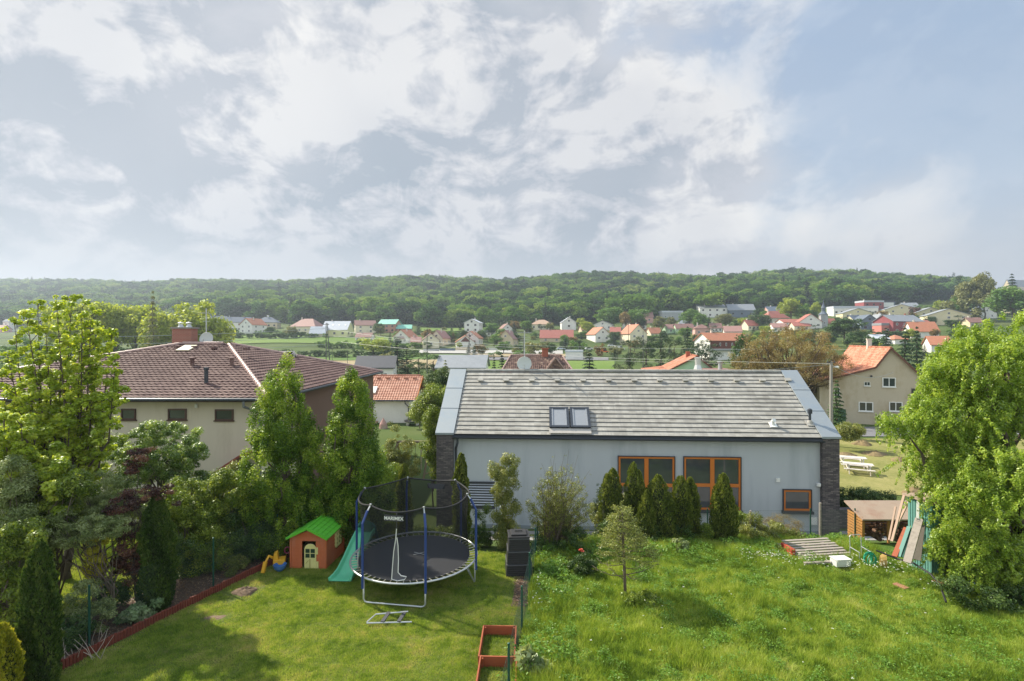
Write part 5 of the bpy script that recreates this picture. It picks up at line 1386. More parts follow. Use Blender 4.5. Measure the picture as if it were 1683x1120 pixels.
# orange bungalow left of the grey house
OH = Vector((-11.4, 61.5, 0)); oh = thing('house', 'white bungalow with bright orange tile roof and wooden gable boards', 'house', OH)
b = MB(); b.prism([(0.5, -3.6), (8.5, -3.6), (8.5, -.1), (4.5, 2.42), (.5, -.1)], 'x', -16, -.9); b.build('wall', WM['white'], oh)
def ofs(v): return Vector(v)
orf = roof_face(ofs((-16.5, 0, -.1)), ofs((0, 0, -.1)), ofs((-16.5, 4.5, 2.5)), ofs((0, 4.5, 2.5)), mat=M_otile, parent=oh, off=Vector((0, 0, 0)))
roof_face(ofs((0, 9, -.1)), ofs((-16.5, 9, -.1)), ofs((0, 4.5, 2.5)), ofs((-16.5, 4.5, 2.5)), mat=M_otile, parent=oh, off=Vector((0, 0, 0)))
ridge_line((-16.5, 4.5, 2.5), (0, 4.5, 2.5), orf, M_otile, Vector((0, 0, 0)))
b = MB()
for s in (-1, 1): b.bar((.03, 4.5 + s * 4.6, -.22), (.03, 4.5, 2.42), .07, .24)
b.build('barge_board', M_orangewood, orf)
for px in (622, 637, 652, 666, 681):
    x = (px - CX) / F * 65.3 - OH.x; b = MB(); b.box((x, 3.95, 2.28), (.4, .35, .2)); b.build('vent_tile', M_otile, orf)
x = (614 - CX) / F * 63.5 - OH.x; b = MB(); b.box((x, 1.6, .98), (.95, 1.3, .12), R=Matrix.Rotation(math.atan2(2.6, 4.5), 3, 'X')); b.build('skylight', M_frameW, orf)
b = MB(); b.tube([(-1.3, -.12, -.2), (-1.3, -.05, -.5), (-1.0, .42, -.9), (-1.0, .42, -3)], .06, 6); b.tube([(-16.5, -.08, -.16), (0, -.08, -.16)], .08, 6); b.build('gutter', M_dmetal, oh)
add_window(oh, -6, .42, -2.5, 1.8, .6, 0, WIN_D); add_window(oh, -10.2, .42, -2.5, .8, .6, 0, WIN_D)
# red-brown hipped roof with front gable behind the ridge
M_dtile = tile_mat('mossy_dark_brown_tiles', ['#43322f', '#5b4540', '#74594f', '#a08a78'], .7, .3, .34)
hb = thing('house', 'old house with dark mottled hip roof, white-edged gable and brick chimney', 'house', (4.0, 75, 0))
x0, x1 = (818 - CX) / F * 75 - 4.0, (950 - CX) / F * 75 - 4.0; ez, rz_ = 1.6, 4.75
E = [Vector((x0, 0, ez)), Vector((x1, 0, ez)), Vector((x1, 9, ez)), Vector((x0, 9, ez))]; T0, T1 = Vector((x0 + 1.9, 4.5, rz_)), Vector((x1 - 1.9, 4.5, rz_))
b = MB(); b.bx(x0 + .4, x1 - .4, .4, 8.6, -3.6, ez - .05); b.build('wall', WM['white'], hb)
o0 = Vector((0, 0, 0))
hr = roof_face(E[0], E[1], T0, T1, mat=M_dtile, parent=hb, off=o0); roof_face(E[1], E[2], T1, T1, mat=M_dtile, parent=hb, off=o0); roof_face(E[2], E[3], T1, T0, mat=M_dtile, parent=hb, off=o0); roof_face(E[3], E[0], T0, T0, mat=M_dtile, parent=hb, off=o0)
ga = Vector(((913 - CX) / F * 75 - 4.0, -.2, rz_ - .25)); gl, gr_ = Vector((ga.x - 2.4, -.2, ez - .2)), Vector((ga.x + 2.4, -.2, ez - .2))
b = MB(); b.prism([(gl.x, gl.z), (gr_.x, gr_.z), (ga.x, ga.z)], 'y', -.15, 4.4); b.build('cross_gable', M_dtile, hr)
b = MB(); b.bar(gl + Vector((0, -.08, .05)), ga + Vector((0, -.08, .05)), .1, .16); b.bar(gr_ + Vector((0, -.08, .05)), ga + Vector((0, -.08, .05)), .1, .16); b.build('verge_tiles', M_ridge, hr)
for s, e in ((T0, T1), (E[0], T0), (E[1], T1)): ridge_line(s, e, hr, M_ridge, o0)
cx_ = (896 - CX) / F * 79 - 4.0; b = MB(); b.bx(cx_ - .45, cx_ + .45, 4.1, 4.7, rz_ - .4, rz_ + 1.0); b.bx(cx_ - .6, cx_ + .6, 3.9, 4.9, rz_ + 1.003, rz_ + 1.1); b.build('chimney', M_chimbrick, hr)
b = MB(); b.box((x0 + 1.8, 1.0, ez + .95), (.7, .8, .1), R=Matrix.Rotation(.6, 3, 'X')); b.build('skylight', WM['salmon'], hr)
b = MB(); b.box((x1 - 1.0, .5, ez + .6), (.9, .8, .5)); b.box((x0 + .7, .5, ez + .5), (.6, .8, .6)); b.build('red_flashing', WM['salmon'], hr)
# concrete pole with street lamp, close to the beige house
g = on_ground(1366, 48); lp = thing('lamp_pole', 'slim concrete pole with small white street lamp and wire insulators', 'lamp pole', g)
h = CZ - (596 - CY) / F * 48 - g.z; b = MB(); b.tube([(0, 0, -.5), (0, 0, h)], [.19, .12], 8); b.build('post', M_conc, lp)
b = MB(); b.bx(-.35, .35, -.04, .04, h - .05, h + .02)
for x in (-.3, 0, .3): b.lathe([(.03, h + .02), (.05, h + .1), (0, h + .18)], (x, 0, 0), 6)
b.build('crossarm', M_dmetal, lp); b = MB(); b.tube([(0, 0, h - .45), (.3, -.15, h - .4)], .03, 6); b.lathe([(0, -.08), (.17, -.06), (.19, .05), (0, .12)], (.42, -.2, h - .42), 10); b.build('lamp', M_frameW, lp)
wire(P(1366, 599, 48), P(1000, 615, 36), .25, 'dark wire from the lamp pole running left past the metal parapet', .012)
wire(P(1366, 599, 48), P(1468, 612, 59.5), .9, 'service wire sagging from the lamp pole to the beige gable', .02)
# ------------------------------------------------------------------ garden: trampoline
def L2(c): return surf('m', c)
TCX, TCY, TR_, TZ_ = -2.87, 15.3, 1.83, .66
tz0 = -.08
tr = thing('trampoline', 'large round trampoline with blue net poles and black safety net', 'trampoline', (TCX, TCY, tz0))
hm_ = TZ_ - tz0
b = MB(); ring = [(TR_ * math.cos(a), TR_ * math.sin(a), hm_) for a in [2 * PI * k / 72 for k in range(73)]]
b.tube(ring, .028, 8); b.build('frame_ring', M_steel, tr, smooth=True)
M_mat = surf('black_jumping_mat', (0.045, 0.047, 0.055), .7, .08, 3)
b = MB(); rm_ = TR_ - .22; n = 72; zz = hm_ - .02
b.mesh([(0, 0, zz - .01)] + [(rm_ * math.cos(2 * PI * k / n), rm_ * math.sin(2 * PI * k / n), zz) for k in range(n)], [(0, k + 1, (k + 1) % n + 1) for k in range(n)])
b.lathe([(rm_ - .03, zz - .012), (rm_, zz - .004), (rm_, zz - .03)], n=72)
mt = b.build('jumping_mat', M_mat, tr)
b = MB()
for a in (.62, -.5): 
    d = Vector((math.cos(a), math.sin(a), 0)) * .19; c = Vector((.1, .15, zz + .004)); b.bar(c - d, c + d, .018, .004)
b.build('centre_cross', M_frameW, mt)
b = MB()
for k in range(60):
    a = 2 * PI * k / 60; b.tube([(rm_ * math.cos(a), rm_ * math.sin(a), zz), ((TR_ - .02) * math.cos(a + .02), (TR_ - .02) * math.sin(a + .02), hm_)], .011, 5)
b.build('springs', surf('cream_springs', '#cfc9b5', .4, .1, 5, metal=.4), tr)
PA = [math.radians(a) for a in (-71, -11, 49, 109, 169, -127)]
M_bluefoam = surf('blue_foam_sleeve', '#28417f', .55, .06, 4)
RT, HT = 1.6, 1.86
for a in PA:
    ca, sa = math.cos(a), math.sin(a); r0 = TR_ + .035
    b = MB(); b.tube([(r0 * ca, r0 * sa, hm_ - .28), (r0 * ca, r0 * sa, hm_ + 1.45), ((RT + .1) * ca, (RT + .1) * sa, hm_ + HT - .1)], .034, 8); p_ = b.build('net_pole', M_bluefoam, tr)
    b = MB(); b.tube([((RT + .12) * ca, (RT + .12) * sa, hm_ + HT - .14), (RT * ca, RT * sa, hm_ + HT + .02)], .02, 6); b.lathe([(0, 0), (.03, 0), (.03, .05), (0, .06)], (RT * ca, RT * sa, hm_ + HT), 8); b.build('pole_cap', M_steel, p_)
for a0, a1 in ((PA[5], PA[0]), (PA[1], PA[2]), (PA[3], PA[4])):
    q0, q1 = [Vector((TR_ * math.cos(a), TR_ * math.sin(a), 0)) for a in (a0, a1)]
    d = (q1 - q0).normalized(); pts = [q0 + Vector((0, 0, hm_)), q0 + Vector((0, 0, .17)), q0 + d * .03 + Vector((0, 0, .11)), q0 + d * .1 + Vector((0, 0, .085))]
    pts += [p + (q1 - q0) - 2 * (p - q0).project(d) for p in pts[::-1]]
    b = MB(); b.tube(pts, .024, 8); b.build('leg', M_steel, tr, smooth=True)
q = Vector((TR_ * math.cos(PA[1]), TR_ * math.sin(PA[1]), 0)); b = MB(); b.tube([q + Vector((-.02, 0, .1)), Vector((TR_ * math.cos(PA[1] - .28), TR_ * math.sin(PA[1] - .28), hm_))], .016, 6); b.build('brace', M_steel, tr)
# net: fine dark mesh that lets part of the view through
M_net = bpy.data.materials.new('black_net'); M_net.use_nodes = True; t = NT(M_net.node_tree); t.n.remove(t.n['Principled BSDF'])
df = t.add('ShaderNodeBsdfDiffuse', inp={'Color': (.03, .03, .033, 1)}); tp = t.add('ShaderNodeBsdfTransparent')
mx = t.add('ShaderNodeMixShader', inp={0: .50, 1: tp.outputs[0], 2: df.outputs[0]}); t.l.new(mx.outputs[0], t.n['Material Output'].inputs[0])
def topz(a):
    d = min(abs((a - p + PI) % (2 * PI) - PI) for p in PA) / (PI / 6)
    return hm_ + HT + .02 - .10 * (1 - (1 - min(d, 1)) ** 2)
nn, nr = 96, 10; V = []
for r in range(nr + 1):
    f = r / nr
    for k in range(nn):
        a = 2 * PI * k / nn; zt = topz(a); z = zz + .01 + (zt - zz) * f
        R = (rm_ - .01) * (1 - f) + RT * f - .07 * math.sin(PI * f) + .012 * math.sin(a * 23) * (1 - f)
        V.append((R * math.cos(a), R * math.sin(a), z))
gate_a = math.radians(-97)
b = MB(); b.mesh(V, [(r * nn + k, r * nn + (k + 1) % nn, (r + 1) * nn + (k + 1) % nn, (r + 1) * nn + k) for r in range(nr) for k in range(nn)]); net = b.build('safety_net', M_net, tr, smooth=True)
b = MB(); b.tube([(RT * math.cos(2 * PI * k / nn), RT * math.sin(2 * PI * k / nn), topz(2 * PI * k / nn)) for k in range(nn + 1)], .022, 6); b.build('net_hem', surf('black_hem', (.012, .012, .014), .6, .05, 3), net)
def netp(a, f, out=.015):
    zt = topz(a); R = (rm_ - .01) * (1 - f) + RT * f - .07 * math.sin(PI * f) + out
    return Vector((R * math.cos(a), R * math.sin(a), zz + (zt - zz) * f))
ga_ = gate_a
pl = [(0, .78), (-.02, .6), (-.055, .42), (-.07, .2), (-.075, .02), (.02, -.03), (.14, .02), (.17, .06), (.08, .075), (.03, .12), (.03, .3), (.02, .5), (0, .62)]
b = MB(); b.tube([netp(ga_ + x, max(f, .0), .03) for x, f in pl], .012, 6)
b.build('gate_piping', M_frameW, net)
b = MB(); ids = [netp(ga_ + x, max(f, 0), .022) for x, f in pl[1:]]
b.mesh(ids, [tuple(range(len(ids)))]); b.build('gate_flap', surf('grey_gate_flap', (.10, .10, .115), .8, .05, 3), net)
b = MB(); b.tube([netp(ga_ + .01, .99, .03), netp(ga_, .76, .03)], .016, 6); b.build('zipper', M_mat, net)
# banner with lettering on the net hem
ba = math.radians(-99); bp_ = netp(ba, .955, .05)
b = MB(Matrix.Translation(bp_) @ Matrix.Rotation(ba + PI / 2, 4, 'Z')); b.bx(-.26, .26, -.004, .004, -.14, .02); bn = b.build('name_banner', M_mat, net)
cu = bpy.data.curves.new('lettering', 'FONT'); cu.body = 'MARIMEX'; cu.size = .125; cu.align_x = 'CENTER'; cu.extrude = .002; cu.offset = .003
tmp = bpy.data.objects.new('lettering', cu); COL.objects.link(tmp); bpy.context.view_layer.update()
lme = bpy.data.meshes.new_from_object(tmp.evaluated_get(bpy.context.evaluated_depsgraph_get())); bpy.data.objects.remove(tmp)
to = bpy.data.objects.new('lettering', lme); COL.objects.link(to); to.parent = bn
to.matrix_local = Matrix.Translation(bp_) @ Matrix.Rotation(ba + PI / 2, 4, 'Z') @ Matrix.Translation((0, -.009, -.105)) @ Matrix.Rotation(PI / 2, 4, 'X')
lme.materials.clear(); lme.materials.append(M_frameW)
b = MB(); b2 = netp(math.radians(75), .9, -.02); b = MB(Matrix.Translation(b2) @ Matrix.Rotation(math.radians(75) + PI / 2, 4, 'Z')); b.bx(-.3, .3, -.004, .004, -.08, .08); b.build('rear_label', M_mat, net)
# ladder folded flat in the grass
ld = thing('trampoline_ladder', 'small steel ladder with two black rungs lying on the lawn', 'ladder', (-3.03, 13.0, .03), .03)
b = MB(); b.tube([(-.55, -.28, .03), (.55, -.26, .03)], .018, 6); b.tube([(.4, .1, .1), (-.4, .05, .07), (-.55, -.26, .04)], .018, 6); b.build('rail', M_steel, ld)
for x in (-.12, .28): b = MB(); b.bar((x - .05, -.28, .05), (x + .04, .1, .09), .09, .03); b.build('rung', M_mat, ld)

# ------------------------------------------------------------------ playhouse
def siding(name, c):
    m, t, b = bsdf_mat(name); tc = t.add('ShaderNodeTexCoord').outputs['Object']; n = t.noise(tc, 6, 4, .6)
    sc = t.noise(t.vmul(tc, (1, 1, .4)), 2.2, 6, .7)
    f = t.add('ShaderNodeMapRange', inp={0: sc, 1: .5, 2: .75, 3: 0.0, 4: .4}).outputs[0]
    base = t.mixc(n, srgb(c), tuple(x * .8 for x in srgb(c)))
    t.l.new(t.mixc(f, base, tuple(x * .55 + .16 for x in srgb(c))), b.inputs['Base Color']); b.inputs['Roughness'].default_value = .5; return m
M_brownpl = siding('terracotta_plastic', '#c0663b'); M_green = siding('bright_green_plastic', '#62c035'); M_yel = siding('pale_yellow_plastic', '#e3dc94')
ph = thing('playhouse', 'terracotta plastic playhouse with bright green roof and pale yellow door', 'playhouse', (-6.35, 16.95, -.2), math.radians(-3))
W2, D2, HE, HA = .56, .72, 1.02, 1.24
b = MB()
def plank_wall(b, p0, p1, z0, z1, skip=None, n=9):
    p0, p1 = Vector(p0), Vector(p1); d = (p1 - p0); L = d.length; d.normalize(); nrm = Vector((d.y, -d.x, 0))
    for i in range(n):
        a, c = z0 + (z1 - z0) * i / n, z0 + (z1 - z0) * (i + 1) / n
        segs = [(0, L)]
        if skip and skip[2] < c and skip[3] > a: segs = [(0, skip[0]), (skip[1], L)]
        for s0, s1 in segs:
            q = [p0 + d * s0, p0 + d * s1]
            b.mesh([q[0] + nrm * .0 + Vector((0, 0, a)), q[1] + Vector((0, 0, a)), q[1] + nrm * .0 + Vector((0, 0, c)), q[0] + Vector((0, 0, c)),
                    q[0] + nrm * .022 + Vector((0, 0, a + .008)), q[1] + nrm * .022 + Vector((0, 0, a + .008)), q[1] + nrm * .004 + Vector((0, 0, c - .002)), q[0] + nrm * .004 + Vector((0, 0, c - .002))],
                   [(4, 5, 6, 7), (0, 1, 5, 4), (3, 7, 6, 2), (0, 4, 7, 3), (1, 2, 6, 5)])
plank_wall(b, (-W2, -D2, 0), (W2, -D2, 0), 0, HE, (.36, .80, 0, .86)); plank_wall(b, (W2, -D2, 0), (W2, D2, 0), 0, HE, (.75, 1.15, .42, .9)); plank_wall(b, (W2, D2, 0), (-W2, D2, 0), 0, HE); plank_wall(b, (-W2, D2, 0), (-W2, -D2, 0), 0, HE)
for s in (-1, 1): b.prism([(-W2, HE), (W2, HE), (0, HA)], 'y', s * D2 - .015 * s, s * D2 + .012 * s)
for x in (-W2, W2):
    for y in (-D2, D2): b.bx(x - .03, x + .03, y - .03, y + .03, 0, HE)
b.build('wall', M_brownpl, ph)
b = MB(); b.prism([(-.2, 0), (.24, 0), (.24, .62)] + [(.02 + .22 * math.cos(a), .62 + .2 * math.sin(a)) for a in [PI * k / 8 for k in range(9)]][1:] + [(-.2, .62)], 'y', -D2 + .06, -D2 + .1); dk = b.build('door_recess', surf('dark_inside', '#3c2a22', .9, .05, 3), ph)
dr = MB(); x0, x1 = -.12, .26
dr.prism([(x0, .02), (x1, .02), (x1, .6)] + [((x0 + x1) / 2 + .19 * math.cos(a), .66 + .17 * math.sin(a)) for a in [PI * k / 8 for k in range(9)]] + [(x0, .6)], 'y', -D2 - .035, -D2 + .0)
dr.bx(x1 + .002, x1 + .07, -D2 - .03, -D2, .06, .28); dr.bx(x1 + .002, x1 + .05, -D2 - .03, -D2, .5, .72)
do_ = dr.build('door', M_yel, ph, bevel=.006)
for i in (0, 1):
    for j in (0, 1): b = MB(); xx = x0 + .04 + i * .165; z_ = .4 + j * .15; b.bx(xx, xx + .135, -D2 - .042, -D2 - .0355, z_, z_ + .125); b.build('pane', surf('dark_green_opening', '#1d3a28', .6, .05, 3), do_)
b = MB(); b.bx(.05, .075, -D2 - .042, -D2 - .036, .05, .36); b.tube([(-.06, -D2 - .06, .22), (.02, -D2 - .06, .32)], .008, 5); b.build('handle', surf('door_groove', '#a89d58', .6, .05, 3), do_)
w_ = MB(); 
for (y0, y1, z0, z1) in ((0.02, .06, .42, .92), (.40, .44, .42, .92), (.06, .40, .42, .46), (.06, .40, .88, .92), (.215, .245, .46, .88), (.06, .40, .585, .61), (.06, .40, .735, .76)): w_.bx(W2 - .005, W2 + .045, y0, y1, z0, z1)
w_.bx(W2, W2 + .03, -.05, .02 - .002, .45, .9); w_.bx(W2, W2 + .03, .442, .5, .45, .9)
wo = w_.build('window', M_yel, ph); b = MB(); b.bx(W2 - .06, W2 - .05, .02, .44, .42, .92); b.build('pane', surf('dark_window_inside', '#201a18', .8, .05, 3), wo)
rfm = MB(); o_ = .1
for s in (-1, 1):
    e = Vector((s * (W2 + o_), 0, HE - .02)); r_ = Vector((0, 0, HA + .08)); d = (r_ - e).normalized(); nn_ = Vector((-d.z * -s, 0, 0)); N = Vector((s * d.z, 0, abs(d.x))).normalized()
    n = 5; L = (r_ - e).length
    for i in range(n):
        a = e + d * L * i / n; c = e + d * L * (i + 1) / n
        for j in range(7):
            y0, y1 = -D2 - .12 + (2 * D2 + .24) * j / 7, -D2 - .12 + (2 * D2 + .24) * (j + 1) / 7 - .006
            rfm.mesh([a + Vector((0, y0, 0)), a + Vector((0, y1, 0)), c + Vector((0, y1, 0)), c + Vector((0, y0, 0)), a + N * .035 + Vector((0, y0, 0)), a + N * .035 + Vector((0, y1, 0)), c + N * .015 + Vector((0, y1, 0)), c + N * .015 + Vector((0, y0, 0))], [(0, 1, 2, 3), (4, 5, 6, 7), (0, 1, 5, 4), (1, 2, 6, 5), (2, 3, 7, 6), (3, 0, 4, 7)])
    for y in (-D2 - .13, D2 + .13): rfm.bar(e + Vector((0, y, .02)), r_ + Vector((0, y, .02)), .04, .07)
rfm.tube([(0, -D2 - .14, HA + .11), (0, D2 + .14, HA + .11)], .035, 8)
rfm.build('roof', M_green, ph)

# slide
sl = thing('slide', 'light green plastic slide with dark green rounded ladder head', 'slide', (-5.08, 15.2, -.16), math.radians(-2))
prof = [(0, .10), (.18, .09), (.42, .16), (.75, .37), (1.15, .68), (1.45, .88), (1.62, .92), (1.75, .9)]
def slx(v): return .02 + .16 * v
Vv = []; FF = []; sec = [(-.32, .13), (-.30, .15), (-.265, .13), (-.225, .02), (-.1, 0), (.1, 0), (.225, .02), (.265, .13), (.30, .15), (.32, .13), (.30, -.04), (-.30, -.04)]
for i, (y, z) in enumerate(prof):
    for sx, szz in sec: Vv.append((sx * (1.12 if i == 0 else 1.0) * (1 - .13 * i / 7) + slx(y), y, z + szz * (.6 if i == 0 else 1)))
ns = len(sec)
for i in range(len(prof) - 1):
    for k in range(ns): FF.append((i * ns + k, i * ns + (k + 1) % ns, (i + 1) * ns + (k + 1) % ns, (i + 1) * ns + k))
FF.append(tuple(range(ns))[::-1])
b = MB(); b.mesh(Vv, FF); so = b.build('chute', siding('mint_green_plastic', '#63c296'), sl, smooth=True, bevel=.01)
b = MB(); 
for s in (-1, 1):
    x = s * .3 + .26
    b.tube([(x, 2.3, 0), (x, 1.72, .95), (x - s * .02, 1.68, 1.1), (x - s * .12, 1.7, 1.2)], [.05, .05, .05, .04], 8)
for k in range(4): f = .15 + .22 * k; b.bar((-.1, 2.3 - .58 * f, 0.95 * f), (.5, 2.3 - .58 * f, 0.95 * f), .1, .05)
b.lathe([(0, -.03), (.26, -.03), (.28, 0), (.26, .03), (0, .03)], (0, 0, 0), 20) if False else None
b.prism([(.0 + .2 + .25 * math.cos(a), 1.05 + .22 * math.sin(a)) for a in [2 * PI * k / 20 for k in range(20)]], 'y', 1.72, 1.80)
b.build('ladder', siding('dark_green_plastic', '#1f6a5b'), sl, smooth=False, bevel=.01)
# ride-on toy digger
tg = thing('toy_digger', 'yellow ride-on toy digger with blue scoop beside the playhouse', 'toy', (-7.32, 16.05, -.12), .3)
M_ty = siding('toy_yellow', '#e0a92c'); M_tb = siding('toy_blue', '#3f74b5')
b = MB(); b.bx(-.1, .25, .05, .35, .12, .28); b.prism([(-.1, .28), (.05, .28), (.02, .5), (-.08, .46)], 'y', .08, .32); b.tube([(-.1, .2, .3), (-.22, .1, .42), (-.3, 0, .28)], [.05, .045, .035], 6); b.build('body', M_ty, tg, bevel=.01)
b = MB(); b.bar((-.3, 0, .3), (-.36, -.12, -.0), .1, .07); b.build('arm', M_ty, tg)
b = MB(); 
b.lathe([(0, 0), (.1, .02), (.17, .1), (.2, .2), (.185, .2), (.15, .1), (0, .04)], (.12, -.1, 0), 14); b.build('scoop', M_tb, tg)
for x in (-.05, .2):
    b = MB(Matrix.Translation((x, .38, .1)) @ Matrix.Rotation(PI / 2, 4, 'X')); b.lathe([(0, -.03), (.09, -.03), (.09, .03), (0, .03)], n=12); b.build('wheel', M_tyre, tg)
b = MB(); 
b.tube([(.3 + .08 * math.cos(a), .2, .5 + .1 * math.sin(a)) for a in [2 * PI * k / 12 for k in range(13)]], .02, 6); b.build('steering_ring', siding('toy_maroon', '#7a2f45'), tg)

# ------------------------------------------------------------------ raised beds, compost bin, fences, edging
M_cedar = surf('red_brown_stained_board', '#9a4f30', .75, .15, 3, dirt=('#6e4430', .5), dscale=4, stretch=(1, 1, 5))
def bedbox(label, y0, y1):
    g = gz(-.3, (y0 + y1) / 2); r = thing('raised_bed', label, 'raised bed', (-.31, (y0 + y1) / 2, g), math.radians(-2))
    hl = (y1 - y0) / 2; w = .40
    
    for x_ in (-w, w - .03): b = MB(); b.bx(x_, x_ + .03, -hl, hl, -.02, .22); b.build('side_board', M_cedar, r)
    for y_ in (hl - .03, -hl): b = MB(); b.bx(-w + .032, w - .032, y_, y_ + .03, -.02, .22); b.build('end_board', M_cedar, r)
    b = MB()
    for x in (-w + .055, w - .055):
        for y in (-hl + .055, hl - .055): b.bx(x - .022, x + .022, y - .022, y + .022, -.02, .2)
    b.build('corner_post', M_cedar, r); return r
bedbox('reddish wooden raised bed frame, the farther of two', 11.08, 12.3); bedbox('reddish wooden raised bed frame, the nearer one cut by the picture edge', 9.7, 11.04)
cb = thing('compost_bin', 'tall black three-tier plastic compost bin at the end of the fence', 'compost bin', (.2, 16.0, -.14), .06)
M_blk = surf('black_recycled_plastic', (.022, .022, .024), .55, .15, 8); M_gband = surf('grey_band', (.09, .092, .1), .5, .1, 5)
z = 0
for k, (w, h) in enumerate(((.4, .38), (.365, .38), (.33, .38))):
    b = MB(); w2 = w - .03
    b.mesh([(-w, -w, z), (w, -w, z), (w, w, z), (-w, w, z), (-w2, -w2, z + h - .01), (w2, -w2, z + h - .01), (w2, w2, z + h - .01), (-w2, w2, z + h - .01)], [(0, 1, 5, 4), (1, 2, 6, 5), (2, 3, 7, 6), (3, 0, 4, 7), (4, 5, 6, 7)])
    for q in range(5):
        zz_ = z + .05 + q * .065; 
        for s in (-1, 1): b.bx(-w * .9, w * .9, s * (w - .012) - .012, s * (w - .012) + .012, zz_, zz_ + .03)
    t_ = b.build('tier', M_blk, cb, bevel=.008)
    b = MB(); wl = w - .012; b.bx(-wl, wl, -wl, wl, z + h - .05, z + h - .012); b.build('band', M_gband, t_)
    z += h
b = MB(); b.bx(-.33, .33, -.33, .33, z, z + .04); b.bx(-.24, .24, -.24, .24, z + .043, z + .09); b.bar((-.12, 0, z + .12), (.12, 0, z + .12), .03, .03); b.build('lid', M_blk, cb, bevel=.01)

M_gpost = surf('green_coated_steel', '#1d4f42', .45, .06, 4, metal=.2)
M_gwire = surf('green_coated_wire', '#2b4a3e', .5, .06, 4)
def fx(y): return .5 + (y - 14.7) * .12
def chain_fence(label, pts, h, step=.09, posts=True, rw=.0022, post_at=None, mat=None, pm=None):
    root = thing('wire_fence', label, 'fence', (*pts[0][:2], 0))
    o = Vector((*pts[0][:2], 0)); L = 0; segs = []
    for a, c in zip(pts[:-1], pts[1:]): d = math.hypot(c[0] - a[0], c[1] - a[1]); segs.append((L, d, a, c)); L += d
    def at(s):
        for l0, d, a, c in segs:
            if s <= l0 + d + 1e-6:
                f = (s - l0) / d; x, y = a[0] + (c[0] - a[0]) * f, a[1] + (c[1] - a[1]) * f; return Vector((x, y, gz(x, y))) - o
        return Vector((*pts[-1][:2], gz(*pts[-1][:2]))) - o
    b = MB(); s = -h
    while s < L:
        for sg in (1, -1):
            s0, s1, z0, z1 = s, s + h, (0 if sg > 0 else h), (h if sg > 0 else 0)
            if s0 < 0: z0 += (z1 - z0) * (-s0 / h); s0 = 0
            if s1 > L: z1 = z0 + (z1 - z0) * ((L - s0) / (s1 - s0)); s1 = L
            if s1 - s0 > .02:
                a, c = at(s0) + Vector((0, 0, z0)), at(s1) + Vector((0, 0, z1)); b.tube([a, c], rw, 3, cap=False)
        s += step
    for z_ in (.03, h / 2, h): b.tube([at(L * k / 20) + Vector((0, 0, z_)) for k in range(21)], rw * 1.4, 4)
    b.build('wire_mesh', mat or M_gwire, root)
    for s in post_at:
        b = MB(); p = at(s); b.tube([p + Vector((0, .0, -.3)), p + Vector((0, .0, h + .06))], .024, 8); b.lathe([(.028, h + .06), (.028, h + .08), (0, h + .095)], p, 8); b.build('post', pm or M_gpost, root)
    return root
chain_fence('green wire mesh fence running down between lawn and tall meadow', [(fx(8), 8.0), (fx(18), 18.0)], 1.0, .1, rw=.0014, post_at=(.05, 2.03, 4.55, 6.75, 8.95, 10.0))
def ex(y): return -9.6 + (y - 10.66) * .325
chain_fence('green wire fence behind the log edging on the left', [(ex(7) - .35, 7.0), (ex(17.5) - .4, 17.5)], 1.35, .1, rw=.0016, post_at=(.2, 1.75, 5.0, 8.3, 10.8))
chain_fence('green wire fence in front of the grey house wall', [(fx(19.6), 19.6), (7.0, 20.3), (13.0, 19.6)], 1.25, .1, rw=.0018, post_at=(.1, 3.2, 6.6, 10.4, 12.2))
b = MB(); y = 7.0; k = 0
ed = thing('log_edging', 'row of dark red-brown upright half logs edging the left side of the lawn', 'edging', (ex(12), 12, 0))
rr = random.Random(5)
while y < 17.6:
    x = ex(y); z_ = gz(x, y); hgt = .2 + rr.uniform(-.012, .014)
    b.lathe([(.036, z_ - .1), (.036, z_ + hgt), (.028, z_ + hgt + .012), (0, z_ + hgt + .014)], (x - ex(12), y - 12, 0), 7); y += .068
b.build('logs', surf('edging_wood', '#6f3526', .8, .3, 9, dirt=('#4a2a22', .5), dscale=5), ed)
b = MB(); b.bar((ex(7) - .05 - ex(12), -5, .16), (ex(17.5) - .05 - ex(12), 5.5, -.04), .02, .03); b.build('rail', M_cedar, ed)

# ------------------------------------------------------------------ work corner on the right
def at_px(px, row, Y): return P(px, row, Y)
M_larch = surf('yellow_larch_slats', '#a9793f', .8, .15, 4, stretch=(3, 3, 1)); M_greywood = surf('grey_weathered_wood', '#9a9188', .9, .18, 3, dirt=('#6c645c', .6), dscale=2.5, stretch=(1, 4, 4))
M_osb = surf('faded_board_roof', '#a08d7c', .85, .12, 2, dirt=('#8a5f4c', .7), dscale=1.2)
ws = thing('wood_store', 'small larch wood store with slatted side and flat faded board roof', 'wood store', (14.37, 19.65, -.62), math.radians(0))
Wd, Dp, h0, h1 = 1.35, .42, .98, 1.33
b = MB()
for i in range(10): z = .08 + i * .105; b.box((-Wd + .01, 0, z), (.025, 2 * Dp, .075))
for y in (-Dp + .04, Dp - .04): b.bx(-Wd + .03, -Wd + .1, y - .035, y + .035, 0, h0 - .02)
b.build('left_slats', M_larch, ws)
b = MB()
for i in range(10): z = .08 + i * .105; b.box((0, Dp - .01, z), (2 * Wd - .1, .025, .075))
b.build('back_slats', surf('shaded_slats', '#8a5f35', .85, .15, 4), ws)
b = MB()
for i in range(9): z = .08 + i * .105; b.box((Wd - .01, 0, z), (.025, 2 * Dp, .075)); b.box((-.35, -Dp + .3, z), (.03, .03, .05))
for x in (-.35, .5, Wd - .05): b.bx(x - .035, x + .035, -Dp, -Dp + .07, 0, h0 - .02)
b.build('posts', M_larch, ws)
b = MB(); rg = random.Random(3)
